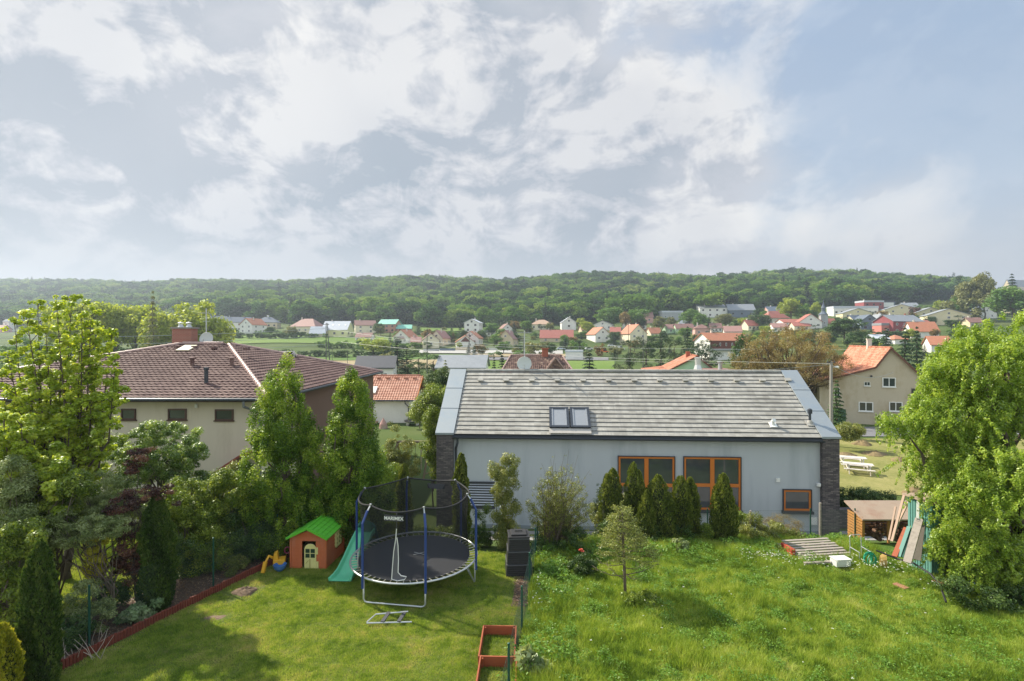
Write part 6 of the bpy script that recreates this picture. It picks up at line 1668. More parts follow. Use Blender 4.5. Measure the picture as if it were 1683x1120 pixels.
for i in range(46):
    x = rg.uniform(-Wd + .15, Wd - .15); z = .08 + rg.uniform(0, .62); b.tube([(x, -Dp + .25, z), (x + rg.uniform(-.03, .03), Dp - .1, z)], rg.uniform(.04, .075), 7)
b.build('firewood', surf('firewood', '#6f5544', .9, .3, 6), ws)
b = MB(); b.prism([(-Dp - .12, h0 - .02), (Dp + .12, h1), (Dp + .12, h1 + .05), (-Dp - .12, h0 + .03)], 'x', -Wd - .06, Wd + .08); b.build('roof', M_osb, ws)
# green metal shed
gs = thing('green_shed', 'turquoise-green corrugated shed half swallowed by the willow', 'shed', (13.52, 15.85, gz(13, 15.9)), math.radians(4))
M_turq = surf('turquoise_sheet', '#5b8b82', .6, .1, 2, dirt=('#7fb8ab', .6), dscale=1.5, stretch=(1, 1, .3)); b = MB()
for i in range(34):
    x = -1.1 + i * .085; z1 = 2.28 - .05 * (i / 34); b.bx(x, x + .05, -.42, -.39, 0, z1); b.bx(x + .0502, x + .0848, -.395, -.375, 0, z1)
for i in range(9): y = -.38 + i * .09; b.bx(-1.1, -1.07, y, y + .05, 0, 2.25); b.bx(-1.085, -1.065, y + .0502, y + .0898, 0, 2.25)
b.bx(-1.05, 1.75, .42, .46, 0, 2.2); b.bx(1.75, 1.8, -.38, .45, 0, 2.2)
b.build('wall', M_turq, gs); b = MB(); b.box((.35, 0, 2.33), (3.1, 1.05, .05)); b.build('roof', M_osb, gs)
b = MB(); b.bx(.15, .3, -.45, -.421, .2, 1.9); b.build('door_strip', M_frameW, gs)
# leaning poles and boards
def lean(label, a, c, w, h, mat, group=None, nm='leaning_board'):
    m = MB(); a, c = Vector(a), Vector(c); m.bar(a - a, c - a, w, h)
    return tag(m.build(nm, mat, loc=a), label, 'board', group)
M_pinkwood = surf('pale_pinkish_wood', '#b59a88', .85, .12, 3)
lean('long pale pole leaning left of the green shed, tallest one', P(1466, 890, 16.6), P(1487, 811, 16.9), .07, .05, M_pinkwood, None, 'leaning_pole')
lean('thin grey pole leaning leftmost beside the wood store', P(1461, 888, 16.7), P(1472, 833, 16.9), .05, .04, M_pinkwood, None, 'leaning_pole')
lean('shorter pale batten crossing behind the tallest leaning pole', P(1472, 868, 16.8), P(1493, 825, 16.9), .06, .04, M_pinkwood, None, 'leaning_pole')
lean('wide grey plank leaning in front of the green shed', P(1491, 925, 14.9), P(1511, 853, 15.3), .2, .05, M_greywood)
lean('brown plank leaning leftmost of the board bundle', P(1470, 915, 15.4), P(1490, 868, 15.8), .14, .04, M_cedar)
lean('green-edged board in the middle of the leaning bundle', P(1477, 915, 15.35), P(1494, 866, 15.7), .1, .03, M_turq)
lean('second narrow green-edged board of the leaning bundle', P(1483, 916, 15.3), P(1496, 868, 15.7), .07, .03, M_gpost)
lean('dark grey board resting at the shed corner behind the wide plank', P(1505, 920, 15.2), P(1512, 862, 15.5), .25, .05, surf('dark_grey_board', '#6a645c', .9, .15, 3))
lean('white tube leaning against the green shed front', P(1508, 860, 15.5), P(1509, 824, 15.58), .07, .07, M_frameW, None, 'leaning_pole')
# pallets deck
pdk = thing('pallet_deck', 'grey weathered pallet boards lying tilted by the meadow edge', 'pallet', (10.35, 17.6, gz(10, 17.6) + .02), math.radians(8))
b = MB()
for i in range(8): b.box((.05 * (i % 2), -.6 + i * .17, .16 + i * .015), (1.75, .11, .025))
b.build('deck_boards', M_greywood, pdk); b = MB()
for x in (-.75, 0, .75): b.box((x, 0, .07), (.1, 1.35, .1))
b.box((-.92, -.1, .14), (.14, 1.5, .05)); b.build('bearers', M_greywood, pdk)
b = MB(); b.bx(-1.1, -1.0, -.3, .3, 0, .34); b.build('red_end_board', surf('red_end_paint', '#a8452f', .8, .1, 4), pdk)
wb = MB(); wb.bx(-.24, .24, -.15, .15, 0, .2); wb.bx(-.26, .26, -.17, .17, .203, .23); wb.bx(-.2, .2, -.158, -.1502, .04, .17)
tag(wb.build('white_box', surf('white_lidded_box', '#cfd2cc', .6, .06, 4), loc=(10.35, 16.3, gz(10.3, 16.3) + .1), rz=.1, bevel=.008), 'small white lidded box standing in front of the pallet boards', 'box')
# hose reel
hs = thing('garden_hose', 'tangled bright green garden hose hanging beside the metal chair frame', 'hose', (11.25, 16.3, gz(11, 16.3)))
b = MB(); rg = random.Random(8)
for k in range(7):
    r_ = .16 + .02 * rg.random(); cx_, cz_ = rg.uniform(-.05, .05), .3 + rg.uniform(-.04, .04); tl = rg.uniform(-.4, .4)
    b.tube([(cx_ + r_ * math.cos(a) * math.cos(tl), r_ * math.cos(a) * math.sin(tl) + .02 * k - .08, cz_ + r_ * 1.2 * math.sin(a)) for a in [2 * PI * q / 14 for q in range(15)]], .014, 6)
b.build('coil', siding('hose_green', '#1fa07a'), hs)
hs2 = MB()
for k in range(6):
    r_ = .15 + .015 * k; hs2.tube([(.03 * k + r_ * .4 * math.cos(a), r_ * .8 * math.cos(a), .25 + r_ * 1.2 * math.sin(a)) for a in [2 * PI * q / 14 for q in range(15)]], .012, 6)
tag(hs2.build('rope_coil', surf('tan_rope', '#b89a5c', .9, .15, 6), loc=(11.55, 16.2, gz(11.5, 16.2))), 'tan rope coil right next to the green hose', 'rope')
chf = thing('metal_chair_frame', 'bent galvanised tube chair frame in front of the wood store', 'chair frame', (11.3, 17.0, gz(11.3, 17)), .1)
b = MB()
for x in (-.2, .2): b.tube([(x, 0, 0), (x, 0, .42), (x, .02, .75), (x * .8, .03, .8)], .014, 6); b.tube([(x, -.4, 0), (x, -.4, .4), (x, 0, .42)], .014, 6)
b.tube([(-.16, .03, .8), (.16, .03, .8)], .014, 6); b.build('frame', M_steel, chf)
b = MB(); b.tube([P(1440, 905, 15.9), P(1475, 919, 15.6), P(1500, 925, 15.0), P(1530, 944, 14.3), P(1545, 962, 13.9), P(1555, 990, 13.3)], .025, 6)
tag(b.build('black_hose', surf('black_pe_hose', (.02, .02, .022), .5, .05, 3)), 'thick black water hose curving down the meadow edge', 'hose')
b = MB(); b.box((0, 0, .05), (.9, .7, .03), R=Matrix.Rotation(.15, 3, 'Y')); tag(b.build('rusty_sheet', surf('rusty_sheet', '#8d5a48', .9, .2, 3, dirt=('#5d4034', .6)), loc=(12.6, 14.7, gz(12.6, 14.7) + .1), rz=.4), 'rusty brown sheet lying in the hollow below the willow', 'metal sheet')
b = MB(); b.box((0, 0, -.04), (.2, .34, .04)); tag(b.build('terracotta_slab', surf('terracotta_slab', '#a0705a', .9, .12, 4), loc=(11.2, 14.9, gz(11.2, 14.9) + .08), rz=.35), 'terracotta slab half buried at the meadow edge', 'slab')
lean('pale blue plank lying across the rusty sheet', (12.75, 15.0, .12), (13.4, 14.45, .1), .12, .03, surf('pale_blue_plank', '#8fb0bb', .7, .1, 3), None, 'plank')
lean('grey beam lying in the grass below the columnar hedge plants', P(1192, 916, 17.0), P(1290, 913, 17.2), .09, .09, M_greywood, None, 'beam')
lean('grey plank lying in the flowers left of the pallet boards', P(1322, 926, 16.3), P(1372, 923, 16.4), .1, .05, M_greywood, None, 'plank')
b = MB(); q = P(1348, 880, 20.2); b.tube([(0, 0, -.2), (0, 0, 1.55)], .045, 7); tag(b.build('wooden_stake', M_greywood, loc=(q.x, q.y, gz(q.x, q.y))), 'round grey wooden stake in front of the brick gable', 'stake')
b = MB(); b.tube([(0, 0, -.2), (.05, 0, 1.25)], .035, 7); tag(b.build('wooden_stake', M_greywood, loc=(8.9, 19.4, gz(8.9, 19.4))), 'thin grey wooden stake right of the single columnar thuja', 'stake')
# low stone wall and bed behind the wood store
b = MB(); q0 = (15.95, 27.2); b.bx(0, 6.5, 0, .4, -.3, 1.0); tag(b.build('retaining_wall', M_dbrick, loc=(16.6, 26.2, gz(17, 27)), rz=-.05), 'low dark retaining wall between brick gable and wood store', 'wall')
# picnic tables on the mown meadow
def picnic(label, px, row, rz):
    g = ground_at(px, row, 25); r = thing('picnic_table', label, 'picnic table', g, rz, 'white picnic tables on the mown meadow')
    b = MB(); 
    for y in (-.26, 0, .26): b.box((0, y, .72), (1.9, .22, .04))
    b.build('table_top', M_pw, r)
    for s in (-1, 1): b = MB(); b.box((0, s * .72, .44), (1.9, .26, .04)); b.build('bench_seat', M_pw, r)
    b = MB()
    for x in (-.65, .65):
        b.bar((x, -.8, .40), (x, .8, .40), .04, .09)
        for s in (-1, 1): b.bar((x + .045, s * .6, 0), (x + .045, s * .25, .7), .05, .09)
    b.build('trestle', M_pw, r)
M_pw = surf('worn_white_wood', '#cfc9c0', .8, .1, 4, dirt=('#a58f7c', .6), dscale=2)
picnic('white picnic table on the dry meadow, the nearer one', 1410, 779, -.45); picnic('white picnic table on the dry meadow, the farther one', 1400, 767, -.4)
def heap(label, px, row, w, h, mat, Y=None, nm='hay_heap', cat='heap', seed=0):
    g = ground_at(px, row, 8); rg = np.random.default_rng(seed); b = MB(); n, m_ = 18, 7; V = [(0, 0, h)]
    for i in range(1, m_ + 1):
        f = i / m_; 
        for k in range(n):
            a = 2 * PI * k / n; R = w * f * (1 + .18 * math.sin(a * 3 + seed) + rg.uniform(-.08, .08)); V.append((R * math.cos(a), R * math.sin(a) * .8, h * (1 - f ** 1.6) * (1 + rg.uniform(-.15, .15)) - .03 * (i == m_)))
    fs = [(0, 1 + k, 1 + (k + 1) % n) for k in range(n)] + [(1 + (i - 1) * n + k, 1 + i * n + k, 1 + i * n + (k + 1) % n, 1 + (i - 1) * n + (k + 1) % n) for i in range(1, m_) for k in range(n)]
    b.mesh(V, fs); tag(b.build(nm, mat, loc=g, smooth=False), label, cat)
M_hayh = surf('brown_dead_hay', '#7d6c4c', .95, .3, 6, bump=.8, bscale=20); M_soil = surf('dry_clod_soil', '#76624f', .95, .3, 7, bump=.9, bscale=18, dirt=('#4e3f33', .6), dscale=6)
for i, (px, row, w, h, lb) in enumerate([(1418, 732, .9, .45, 'brown heap of cut grass nearest the street'), (1437, 748, 1.1, .35, 'wide flat heap of cut grass above the picnic tables'), (1390, 750, .9, .3, 'low heap of cut grass next to the brick gable'), (1479, 758, .8, .3, 'small dark heap of cut grass under the willow branch'), (1505, 812, .9, .4, 'pinkish brown heap beside the green shed roof')]): heap(lb, px, row, w, h, M_hayh, seed=i)
heap('small mound of stony soil on the lawn beside the left hedge', 402, 975, .36, .16, M_soil, nm='soil_mound', seed=11)
heap('bare trampled soil patch on the left lawn', 350, 1018, .3, .03, M_soil, nm='soil_patch', cat='soil patch', seed=12)

# ------------------------------------------------------------------ rear garden on the left: swing, grill, teepee
swg = thing('swing_frame', 'rustic log swing frame standing behind the brick gable', 'swing', P(684, 790, 36.5), math.radians(0))
M_log = surf('weathered_log', '#84755f', .9, .2, 5)
hb_ = 2.72; xl, xr = -1.4, 1.05
b = MB(); b.tube([(xl, 0, hb_), (xr + .25, 0, hb_ + .02)], [.1, .085], 8); b.build('beam', M_log, swg)
for x, d in ((xr - .1, 1),):
    for s, t2 in ((-1, -.3), (1, .45)): b = MB(); b.tube([(x + s * .42, t2, -.05), (x + .02 * s, 0, hb_)], .075, 8); b.build('leg', M_log, swg)
b = MB(); b.tube([(xr - .5, -.2, .45), (xr + .45, .2, .75)], .05, 6); b.build('cross_brace', M_log, swg)
for s in (-1, 1): b = MB(); b.tube([(xl + .1 + s * .4 - .3, s * .9, -.05), (xl + .1, 0, hb_)], .07, 8); b.build('leg', M_log, swg)
b = MB()
for x in (-.35, -.05): b.tube([(x, 0, hb_), (x, 0, .55)], .012, 4)
b.box((-.2, 0, .52), (.42, .2, .04)); b.build('swing_seat', M_dmetal, swg)
b = MB(); b.tube([(.35, 0, hb_), (.35, 0, .85), (.38, 0, .8)], .05, 6); b.build('climbing_rope', surf('rope_beige', '#a8a087', .9, .1, 4), swg)
g = ground_at(678, 699, 40); gr = thing('garden_grill', 'low black round grill table with white legs on the rear lawn', 'grill', g)
b = MB(); b.lathe([(0, .42), (.9, .44), (1.0, .55), (.95, .56), (0, .5)], n=20); b.build('bowl', M_blk, gr)
for s in (-1, 1): b = MB(); b.bx(s * .55 - .12, s * .55 + .12, -.3, .3, 0, .42); b.build('leg', M_frameW, gr)
b = MB(); b.lathe([(.5, 0), (.42, .5), (.1, 1.05), (.03, 1.2), (0, 1.2)], n=12); tag(b.build('play_tent', surf('pinkish_canvas', '#b08a82', .9, .1, 3, dirt=('#8ba08e', .8), dscale=1.0), loc=ground_at(630, 705, 40)), 'small faded pink cone tent on the rear lawn', 'tent')
a, c = ground_at(604, 702, 40), ground_at(700, 687.5, 40); m_ = ground_at(640, 688, 40)
chain_fence('thin grey wire fence with pink kerb around the rear lawn', [(a.x, a.y), (m_.x, m_.y), (c.x + 3, c.y)], 1.2, .4, rw=.01, post_at=(.1, 4, 7.5, 11, 14.5), mat=M_steel, pm=M_steel)
b = MB(); b.bar(a + Vector((0, 0, .1)), m_ + Vector((0, 0, .1)), .2, .3); b.bar(m_ + Vector((0, 0, .1)), c + Vector((3, 0, .1)), .2, .3); tag(b.build('kerb_edging', surf('pink_kerb', '#c9a090', .9, .1, 3)), 'pinkish concrete kerb line along the rear lawn fence', 'kerb')
g = ground_at(668, 689, 40); b = MB(); b.bx(-.9, .9, -.4, .4, 0, .5); tag(b.build('brick_planter', M_rbrick, loc=g + Vector((1.4, .2, 0))), 'low reddish brick planter against the rear kerb', 'planter')
LEAFK = 2.3
# ------------------------------------------------------------------ near foliage
def LM(name, cols, trans=.45, gl=.06): return leaf_mat(name, cols, trans, .45, gloss=gl * 1.3)
N_maple = LM('maple_leaf', [(.20, .29, .03), (.34, .45, .045), (.47, .57, .07), (.60, .64, .12)], .5)
N_horn = LM('hornbeam_leaf', [(.05, .105, .016), (.115, .215, .027), (.21, .335, .04), (.38, .48, .075)], .5)
N_vib = LM('viburnum_leaf', [(.07, .13, .03), (.13, .22, .05), (.24, .35, .08), (.42, .52, .18)], .45, .12)
N_silver = LM('silvery_willow_leaf', [(.13, .18, .07), (.21, .27, .10), (.32, .38, .16), (.44, .49, .26)], .4)
N_green = LM('fresh_shrub_leaf', [(.07, .12, .02), (.14, .21, .03), (.24, .32, .05), (.40, .46, .09)], .45)
N_dark = LM('dark_shrub_leaf', [(0.029, 0.058, 0.018), (0.052, 0.098, 0.029), (0.091, 0.156, 0.039), (0.156, 0.221, 0.065)], .35)
N_plum = LM('plum_leaf', [(.05, .028, .03), (.10, .052, .05), (.18, .09, .075), (.32, .17, .11)], .45)
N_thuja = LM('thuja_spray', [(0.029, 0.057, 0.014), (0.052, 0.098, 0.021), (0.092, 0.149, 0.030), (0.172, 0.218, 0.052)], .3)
N_thuja2 = LM('thuja_spray_olive', [(0.057, 0.081, 0.018), (0.103, 0.144, 0.030), (0.184, 0.230, 0.046), (0.322, 0.345, 0.092)], .35)  # yellowish olive foliage, lighter than the dark thuja
N_gold = LM('golden_conifer', [(.13, .16, .012), (.26, .28, .02), (.42, .40, .04), (.52, .48, .07)], .4)
N_fir = LM('pale_fir_needles', [(0.104, 0.143, 0.039), (0.195, 0.234, 0.058), (0.325, 0.364, 0.104), (0.429, 0.442, 0.156)], .35)
N_willow = LM('curly_willow_leaf', [(0.130, 0.208, 0.039), (0.234, 0.351, 0.052), (0.377, 0.520, 0.078), (0.520, 0.620, 0.130)], .5, .1)
N_olive = LM('olive_privet_leaf', [(0.091, 0.117, 0.033), (0.169, 0.208, 0.052), (0.273, 0.299, 0.078), (0.390, 0.390, 0.130)], .4)
N_brown = LM('russet_budding_leaf', [(.15, .115, .055), (.25, .19, .09), (.34, .27, .13), (.36, .32, .12)], .4)
N_blue = LM('blueish_spruce', [(.04, .07, .06), (.08, .12, .10), (.12, .17, .14)], .2)
M_branch = surf('grey_brown_branch', (.13, .10, .075), .9, .25, 8)
def shrub(name, label, cat, Y, bpx, ells, n, leaf, mat, K=60, rc=.2, aspect=.55, flat=.9, trunk=.05, limbs=14, hang=0.0, tvar=.6, depth=.9, bias=.55, group=None, seed=None, upn=.4, rise=.35, shell=.3, strands=False):
    """ells: (px,row,rx,ry[,dy]) in the photo at distance Y"""
    seed = seed if seed is not None else int(bpx * 7 + Y * 13) % 99991
    rng = np.random.default_rng(seed); g = on_ground(bpx, Y); root = thing(name, label, cat, g, 0, group)
    E = []
    for e in ells:
        dy = e[4] if len(e) > 4 else 0
        p = P(e[0], e[1], Y + dy) - g; rx = e[2] * Y / F; ry = e[3] * Y / F; E.append((p.x, p.y, p.z, rx, rx * depth, ry))
    cl = fill_clumps(E, int(K * 1.35), rc * 1.15, rng, bias)
    cl[:, 2] = np.maximum(cl[:, 2], .12)
    cl2 = cl
    if strands:
        st = []
        for c in cl[rng.random(len(cl)) < .8]:
            for q in range(2):
                x, y, z_ = c[0] + rng.normal() * .16, c[1] + rng.normal() * .16, c[2]; dx, dy = rng.normal() * .05 + .03 * np.sign(c[0]), rng.normal() * .05; ln = int(rng.integers(4, 10))
                for m_ in range(ln): st.append((x + rng.normal() * .015, y + rng.normal() * .015, max(z_, .1), .075 - .004 * m_)); z_ -= .095; x += dx * .7; y += dy * .7
        cl2 = np.vstack([cl * np.array([1, 1, 1, .75]), np.array(st)])
    V, T = crown_cloud(cl2, n, leaf, rng, aspect, flat, upn, hang, tvar, shell)
    link('crown', np_mesh('crown', V, 4, mat, T), root)
    if trunk:
        b = MB(); top = max(c[2] for c in cl); h0 = top * rise
        limb_mesh(b, (0, 0, -.15), (rng.normal() * .05, 0, h0), trunk, trunk * .7, rng, 7, 5, .02)
        idx = rng.choice(len(cl), min(limbs, len(cl)), replace=False)
        for k in idx: limb_mesh(b, (0, 0, h0 * rng.uniform(.3, 1.0)), cl[k, :3], trunk * .5, trunk * .1, rng, 5, 5, .05)
        b.build('trunk', M_branch if trunk < .09 else M_bark, root, smooth=True)
    return root
S = shrub
# --- big maple: upright leaders with tufts of leaves
def maple(label, Y, bpx, fork, tips, n, leaf, seed, lower=()):
    rng = np.random.default_rng(seed); g = on_ground(bpx, Y); root = thing('maple_tree', label, 'maple tree', g)
    f = P(*fork, Y) - g; b = MB(); limb_mesh(b, (0, 0, -.2), f, .13, .10, rng, 8, 6, .015); cl = []
    for (px, row) in tips:
        t = P(px, row, Y + rng.uniform(-.9, .9)) - g; st = Vector((0, 0, f.z * rng.uniform(.7, 1.0))) if f.z else f
        st = f * rng.uniform(.8, 1.0); mid = st.lerp(t, .5) + Vector(((t.x - st.x) * .25, 0, -abs(t.x - st.x) * .2))
        pts = [st, st.lerp(mid, .5) + Vector((0, 0, -.05)), mid, mid.lerp(t, .5), t]; b.tube(pts, [.045, .034, .024, .015, .006], 6)
        L = (t - st).length; m = int(L / .17)
        for k in range(m):
            q = (k + 1) / m; p = st.lerp(mid, q * 2) if q < .5 else mid.lerp(t, q * 2 - 1); r = (.21 - .12 * q)
            if q > .25 and (rng.random() < .8 or k == m - 1): cl.append((p.x + rng.normal() * .13 * (1.3 - q), p.y + rng.normal() * .16, p.z + rng.normal() * .05, r * rng.uniform(.7, 1.15)))
            if q > .35 and rng.random() < .8:
                d = Vector(rng.normal(size=3)).normalized() * (.5 * (1.35 - q)); s = p + d + Vector((0, 0, .12)); b.tube([p, s], [.014, .006], 4); cl.append((s.x, s.y, s.z, .14 * rng.uniform(.7, 1.2)))
    for (px, row, rx, ry) in lower:
        for k in range(14):
            p = P(px + rng.normal() * rx * .5, row + rng.normal() * ry * .5, Y + rng.uniform(-.8, .8)) - g; cl.append((p.x, p.y, p.z, .2 * rng.uniform(.7, 1.2)))
            if k % 3 == 0: b.tube([f * .9, p], [.03, .008], 5)
    V, T = crown_cloud(cl, n, leaf, rng, .75, .75, .7, 0, .6, .25)
    link('crown', np_mesh('crown', V, 4, N_maple, T), root); b.build('trunk', M_bark, root, smooth=True)
maple('tall bright yellow-green maple reaching above the brown roof on the left', 15.5, 112, (108, 800),
      [(118, 486), (92, 490), (62, 502), (42, 512), (24, 532), (135, 506), (150, 520), (168, 536), (184, 552), (190, 590), (75, 540), (100, 545), (130, 560), (12, 585), (2, 612), (45, 585), (160, 600), (185, 645), (60, 620), (30, 660), (120, 610), (85, 640), (150, 660), (175, 700), (5, 660)], 17000, .095, 5,
      lower=((110, 700, 70, 60), (60, 745, 60, 45)))
maple('lower bright maple foliage drooping at the left picture edge', 13.6, 20, (22, 860), [(5, 690), (35, 700), (60, 715), (80, 745), (-20, 700), (20, 740), (95, 780)], 20000, .09, 6, lower=((30, 770, 50, 40), (70, 800, 40, 40), (20, 720, 40, 40), (100, 780, 40, 30)))
# --- the two hornbeam columns
S('hornbeam_tree', 'dense columnar hornbeam, the taller one left of the playhouse', 'hornbeam tree', 17.6, 462, [(470, 604, 6, 18), (452, 622, 7, 16), (484, 626, 7, 16), (466, 650, 34, 40), (462, 700, 48, 55), (460, 770, 58, 70), (458, 850, 56, 70), (430, 880, 38, 50), (505, 860, 36, 60), (508, 745, 22, 55), (528, 830, 20, 50)], 60000, .062, N_horn, 380, .16, .6, 1.5, .11, 26, upn=.3, tvar=.8, bias=.6)
S('hornbeam_tree', 'dense columnar hornbeam right behind playhouse and slide', 'hornbeam tree', 18.2, 580, [(577, 610, 6, 18), (563, 632, 7, 14), (595, 640, 8, 15), (580, 655, 26, 38), (580, 705, 40, 55), (582, 775, 50, 70), (585, 850, 50, 60), (625, 820, 22, 50), (545, 850, 35, 60), (545, 770, 20, 50)], 52000, .062, N_horn, 340, .16, .6, 1.5, .10, 26, upn=.3, tvar=.8, bias=.6)
# --- shrubs of the left hedge
S('viburnum_bush', 'big rounded glossy green shrub in front of the beige wall', 'shrub', 18.5, 270, [(270, 742, 62, 50), (232, 752, 46, 48), (310, 772, 36, 44), (262, 800, 70, 50)], 26000, .08, N_vib, 220, .15, .42, .8, .07, 20, tvar=.7)
S('green_shrub', 'light green shrub filling the gap right of the dark column thuja', 'shrub', 17.2, 345, [(335, 845, 44, 52), (372, 825, 34, 48), (312, 880, 30, 40)], 15000, .07, N_green, 80, .2)
S('green_shrub', 'yellowish loose shrub under the red porch roof', 'shrub', 18.6, 388, [(388, 795, 24, 32), (405, 835, 24, 34)], 6000, .065, N_olive, 40, .17)
S('dark_shrub', 'shaded dark shrub mass at the foot of the taller hornbeam', 'shrub', 17.0, 405, [(405, 880, 34, 48), (370, 895, 30, 34), (440, 895, 30, 30)], 12000, .06, N_dark, 70, .2)
S('silver_shrub', 'silvery grey-green willow shrub in front of the maple', 'shrub', 14.2, 165, [(165, 820, 62, 42), (120, 845, 52, 44), (205, 850, 48, 38), (90, 800, 44, 38)], 26000, .055, N_silver, 240, .12, .4, .7, .05, 24, tvar=.5)
S('silver_shrub', 'grey-green feathery shrub at the far left edge', 'shrub', 12.6, 20, [(20, 850, 44, 60), (5, 790, 35, 40), (45, 920, 40, 50), (5, 960, 38, 50)], 18000, .055, N_silver, 110, .16, .45, .8, .05, 20)
S('green_shrub', 'fresh green shrub behind the short column thuja on the left', 'shrub', 11.6, 12, [(15, 990, 34, 50), (0, 920, 30, 50), (38, 890, 26, 30)], 9000, .06, N_green, 60, .15)
S('plum_tree', 'slender dark red plum with layered leaf plates', 'plum tree', 13.6, 222, [(233, 742, 13, 18), (222, 765, 10, 12), (228, 815, 30, 10), (262, 806, 22, 12), (200, 830, 22, 12), (290, 830, 12, 6), (225, 862, 24, 18), (222, 905, 26, 30), (208, 930, 26, 22), (235, 940, 20, 22)], 5200, .055, N_plum, 75, .13, .65, .5, .03, 26, tvar=.8, depth=1.4, bias=.3)
S('golden_shrub', 'narrow golden yellow shrub between maple and plum', 'shrub', 13.0, 156, [(145, 885, 8, 10), (168, 888, 9, 12), (156, 925, 12, 26), (156, 950, 12, 20)], 2600, .05, LM('golden_leaf', [(.34, .33, .03), (.52, .50, .06), (.65, .62, .14)], .5), 40, .08, .7, .9, .02, 8)
S('small_shrub', 'low shrub with pale variegated leaves at the log edging', 'shrub', 13.0, 232, [(232, 1005, 26, 18), (222, 1015, 22, 12)], 1900, .085, LM('variegated_leaf', [(.13, .22, .09), (.26, .36, .18), (.42, .50, .33)], .4), 24, .1, .5, .8, .02, 8)
S('spirea_shrub', 'low yellowish spirea beside the left fence post', 'shrub', 16.0, 370, [(370, 930, 32, 20), (350, 920, 20, 16)], 4200, .04, N_olive, 36, .11, .5, .9, .02, 10)
S('small_shrub', 'thin pale twiggy shrub in the mulch bed', 'shrub', 12.4, 140, [(140, 985, 30, 30), (165, 1010, 24, 26)], 2600, .045, N_silver, 50, .09, .5, .8, .015, 24)
for i, (px, row, w) in enumerate([(285, 900, 26), (330, 925, 24), (185, 975, 26), (120, 1040, 26)]):
    S('ground_shrub', ['dark low shrub at the foot of the plum', 'low dark shrub between column thuja and fence post', 'low dark green cushion behind the wire fence', 'dark low cushion near the bottom left mulch'][i], 'shrub', [15.0, 16.0, 13.4, 11.8][i], px, [(px, row, w, 20)], 2600, .05, N_dark, 22, .12, trunk=0)
# bare stems in the mulch bed
b = MB(); rg = np.random.default_rng(77)
for k in range(26):
    p = on_ground(110 + rg.uniform(-8, 55), 11.7 + rg.uniform(-.5, .5)); q = p + Vector((rg.normal() * .18, rg.normal() * .1, rg.uniform(.25, .6))); b.tube([p, p.lerp(q, .5) + Vector((rg.normal() * .04, 0, 0)), q], [.007, .006, .003], 4)
tag(b.build('dry_stems', surf('dry_pale_stems', '#b3a89a', .9, .1, 5)), 'bundle of dry whitish stems sticking out of the mulch bed', 'dead plant')
S('green_shrub', 'sunlit yellow-green shrub between maple foot and silvery willow shrub', 'shrub', 13.2, 95, [(95, 850, 36, 26), (60, 880, 30, 30), (125, 800, 30, 20)], 9000, .065, N_green, 90, .13)
S('green_shrub', 'bright leafy shrub in the middle of the left hedge above the porch roof edge', 'shrub', 16.6, 310, [(300, 810, 30, 24), (350, 860, 26, 30), (320, 850, 30, 30)], 9000, .065, N_green, 90, .14)
S('silver_shrub', 'airy sunlit silvery shrub in front of the plum and maple trunk', 'shrub', 12.9, 185, [(170, 865, 36, 20), (135, 875, 36, 22), (100, 865, 36, 28)], 7000, .05, N_silver, 150, .09, .4, .7, .03, 20)
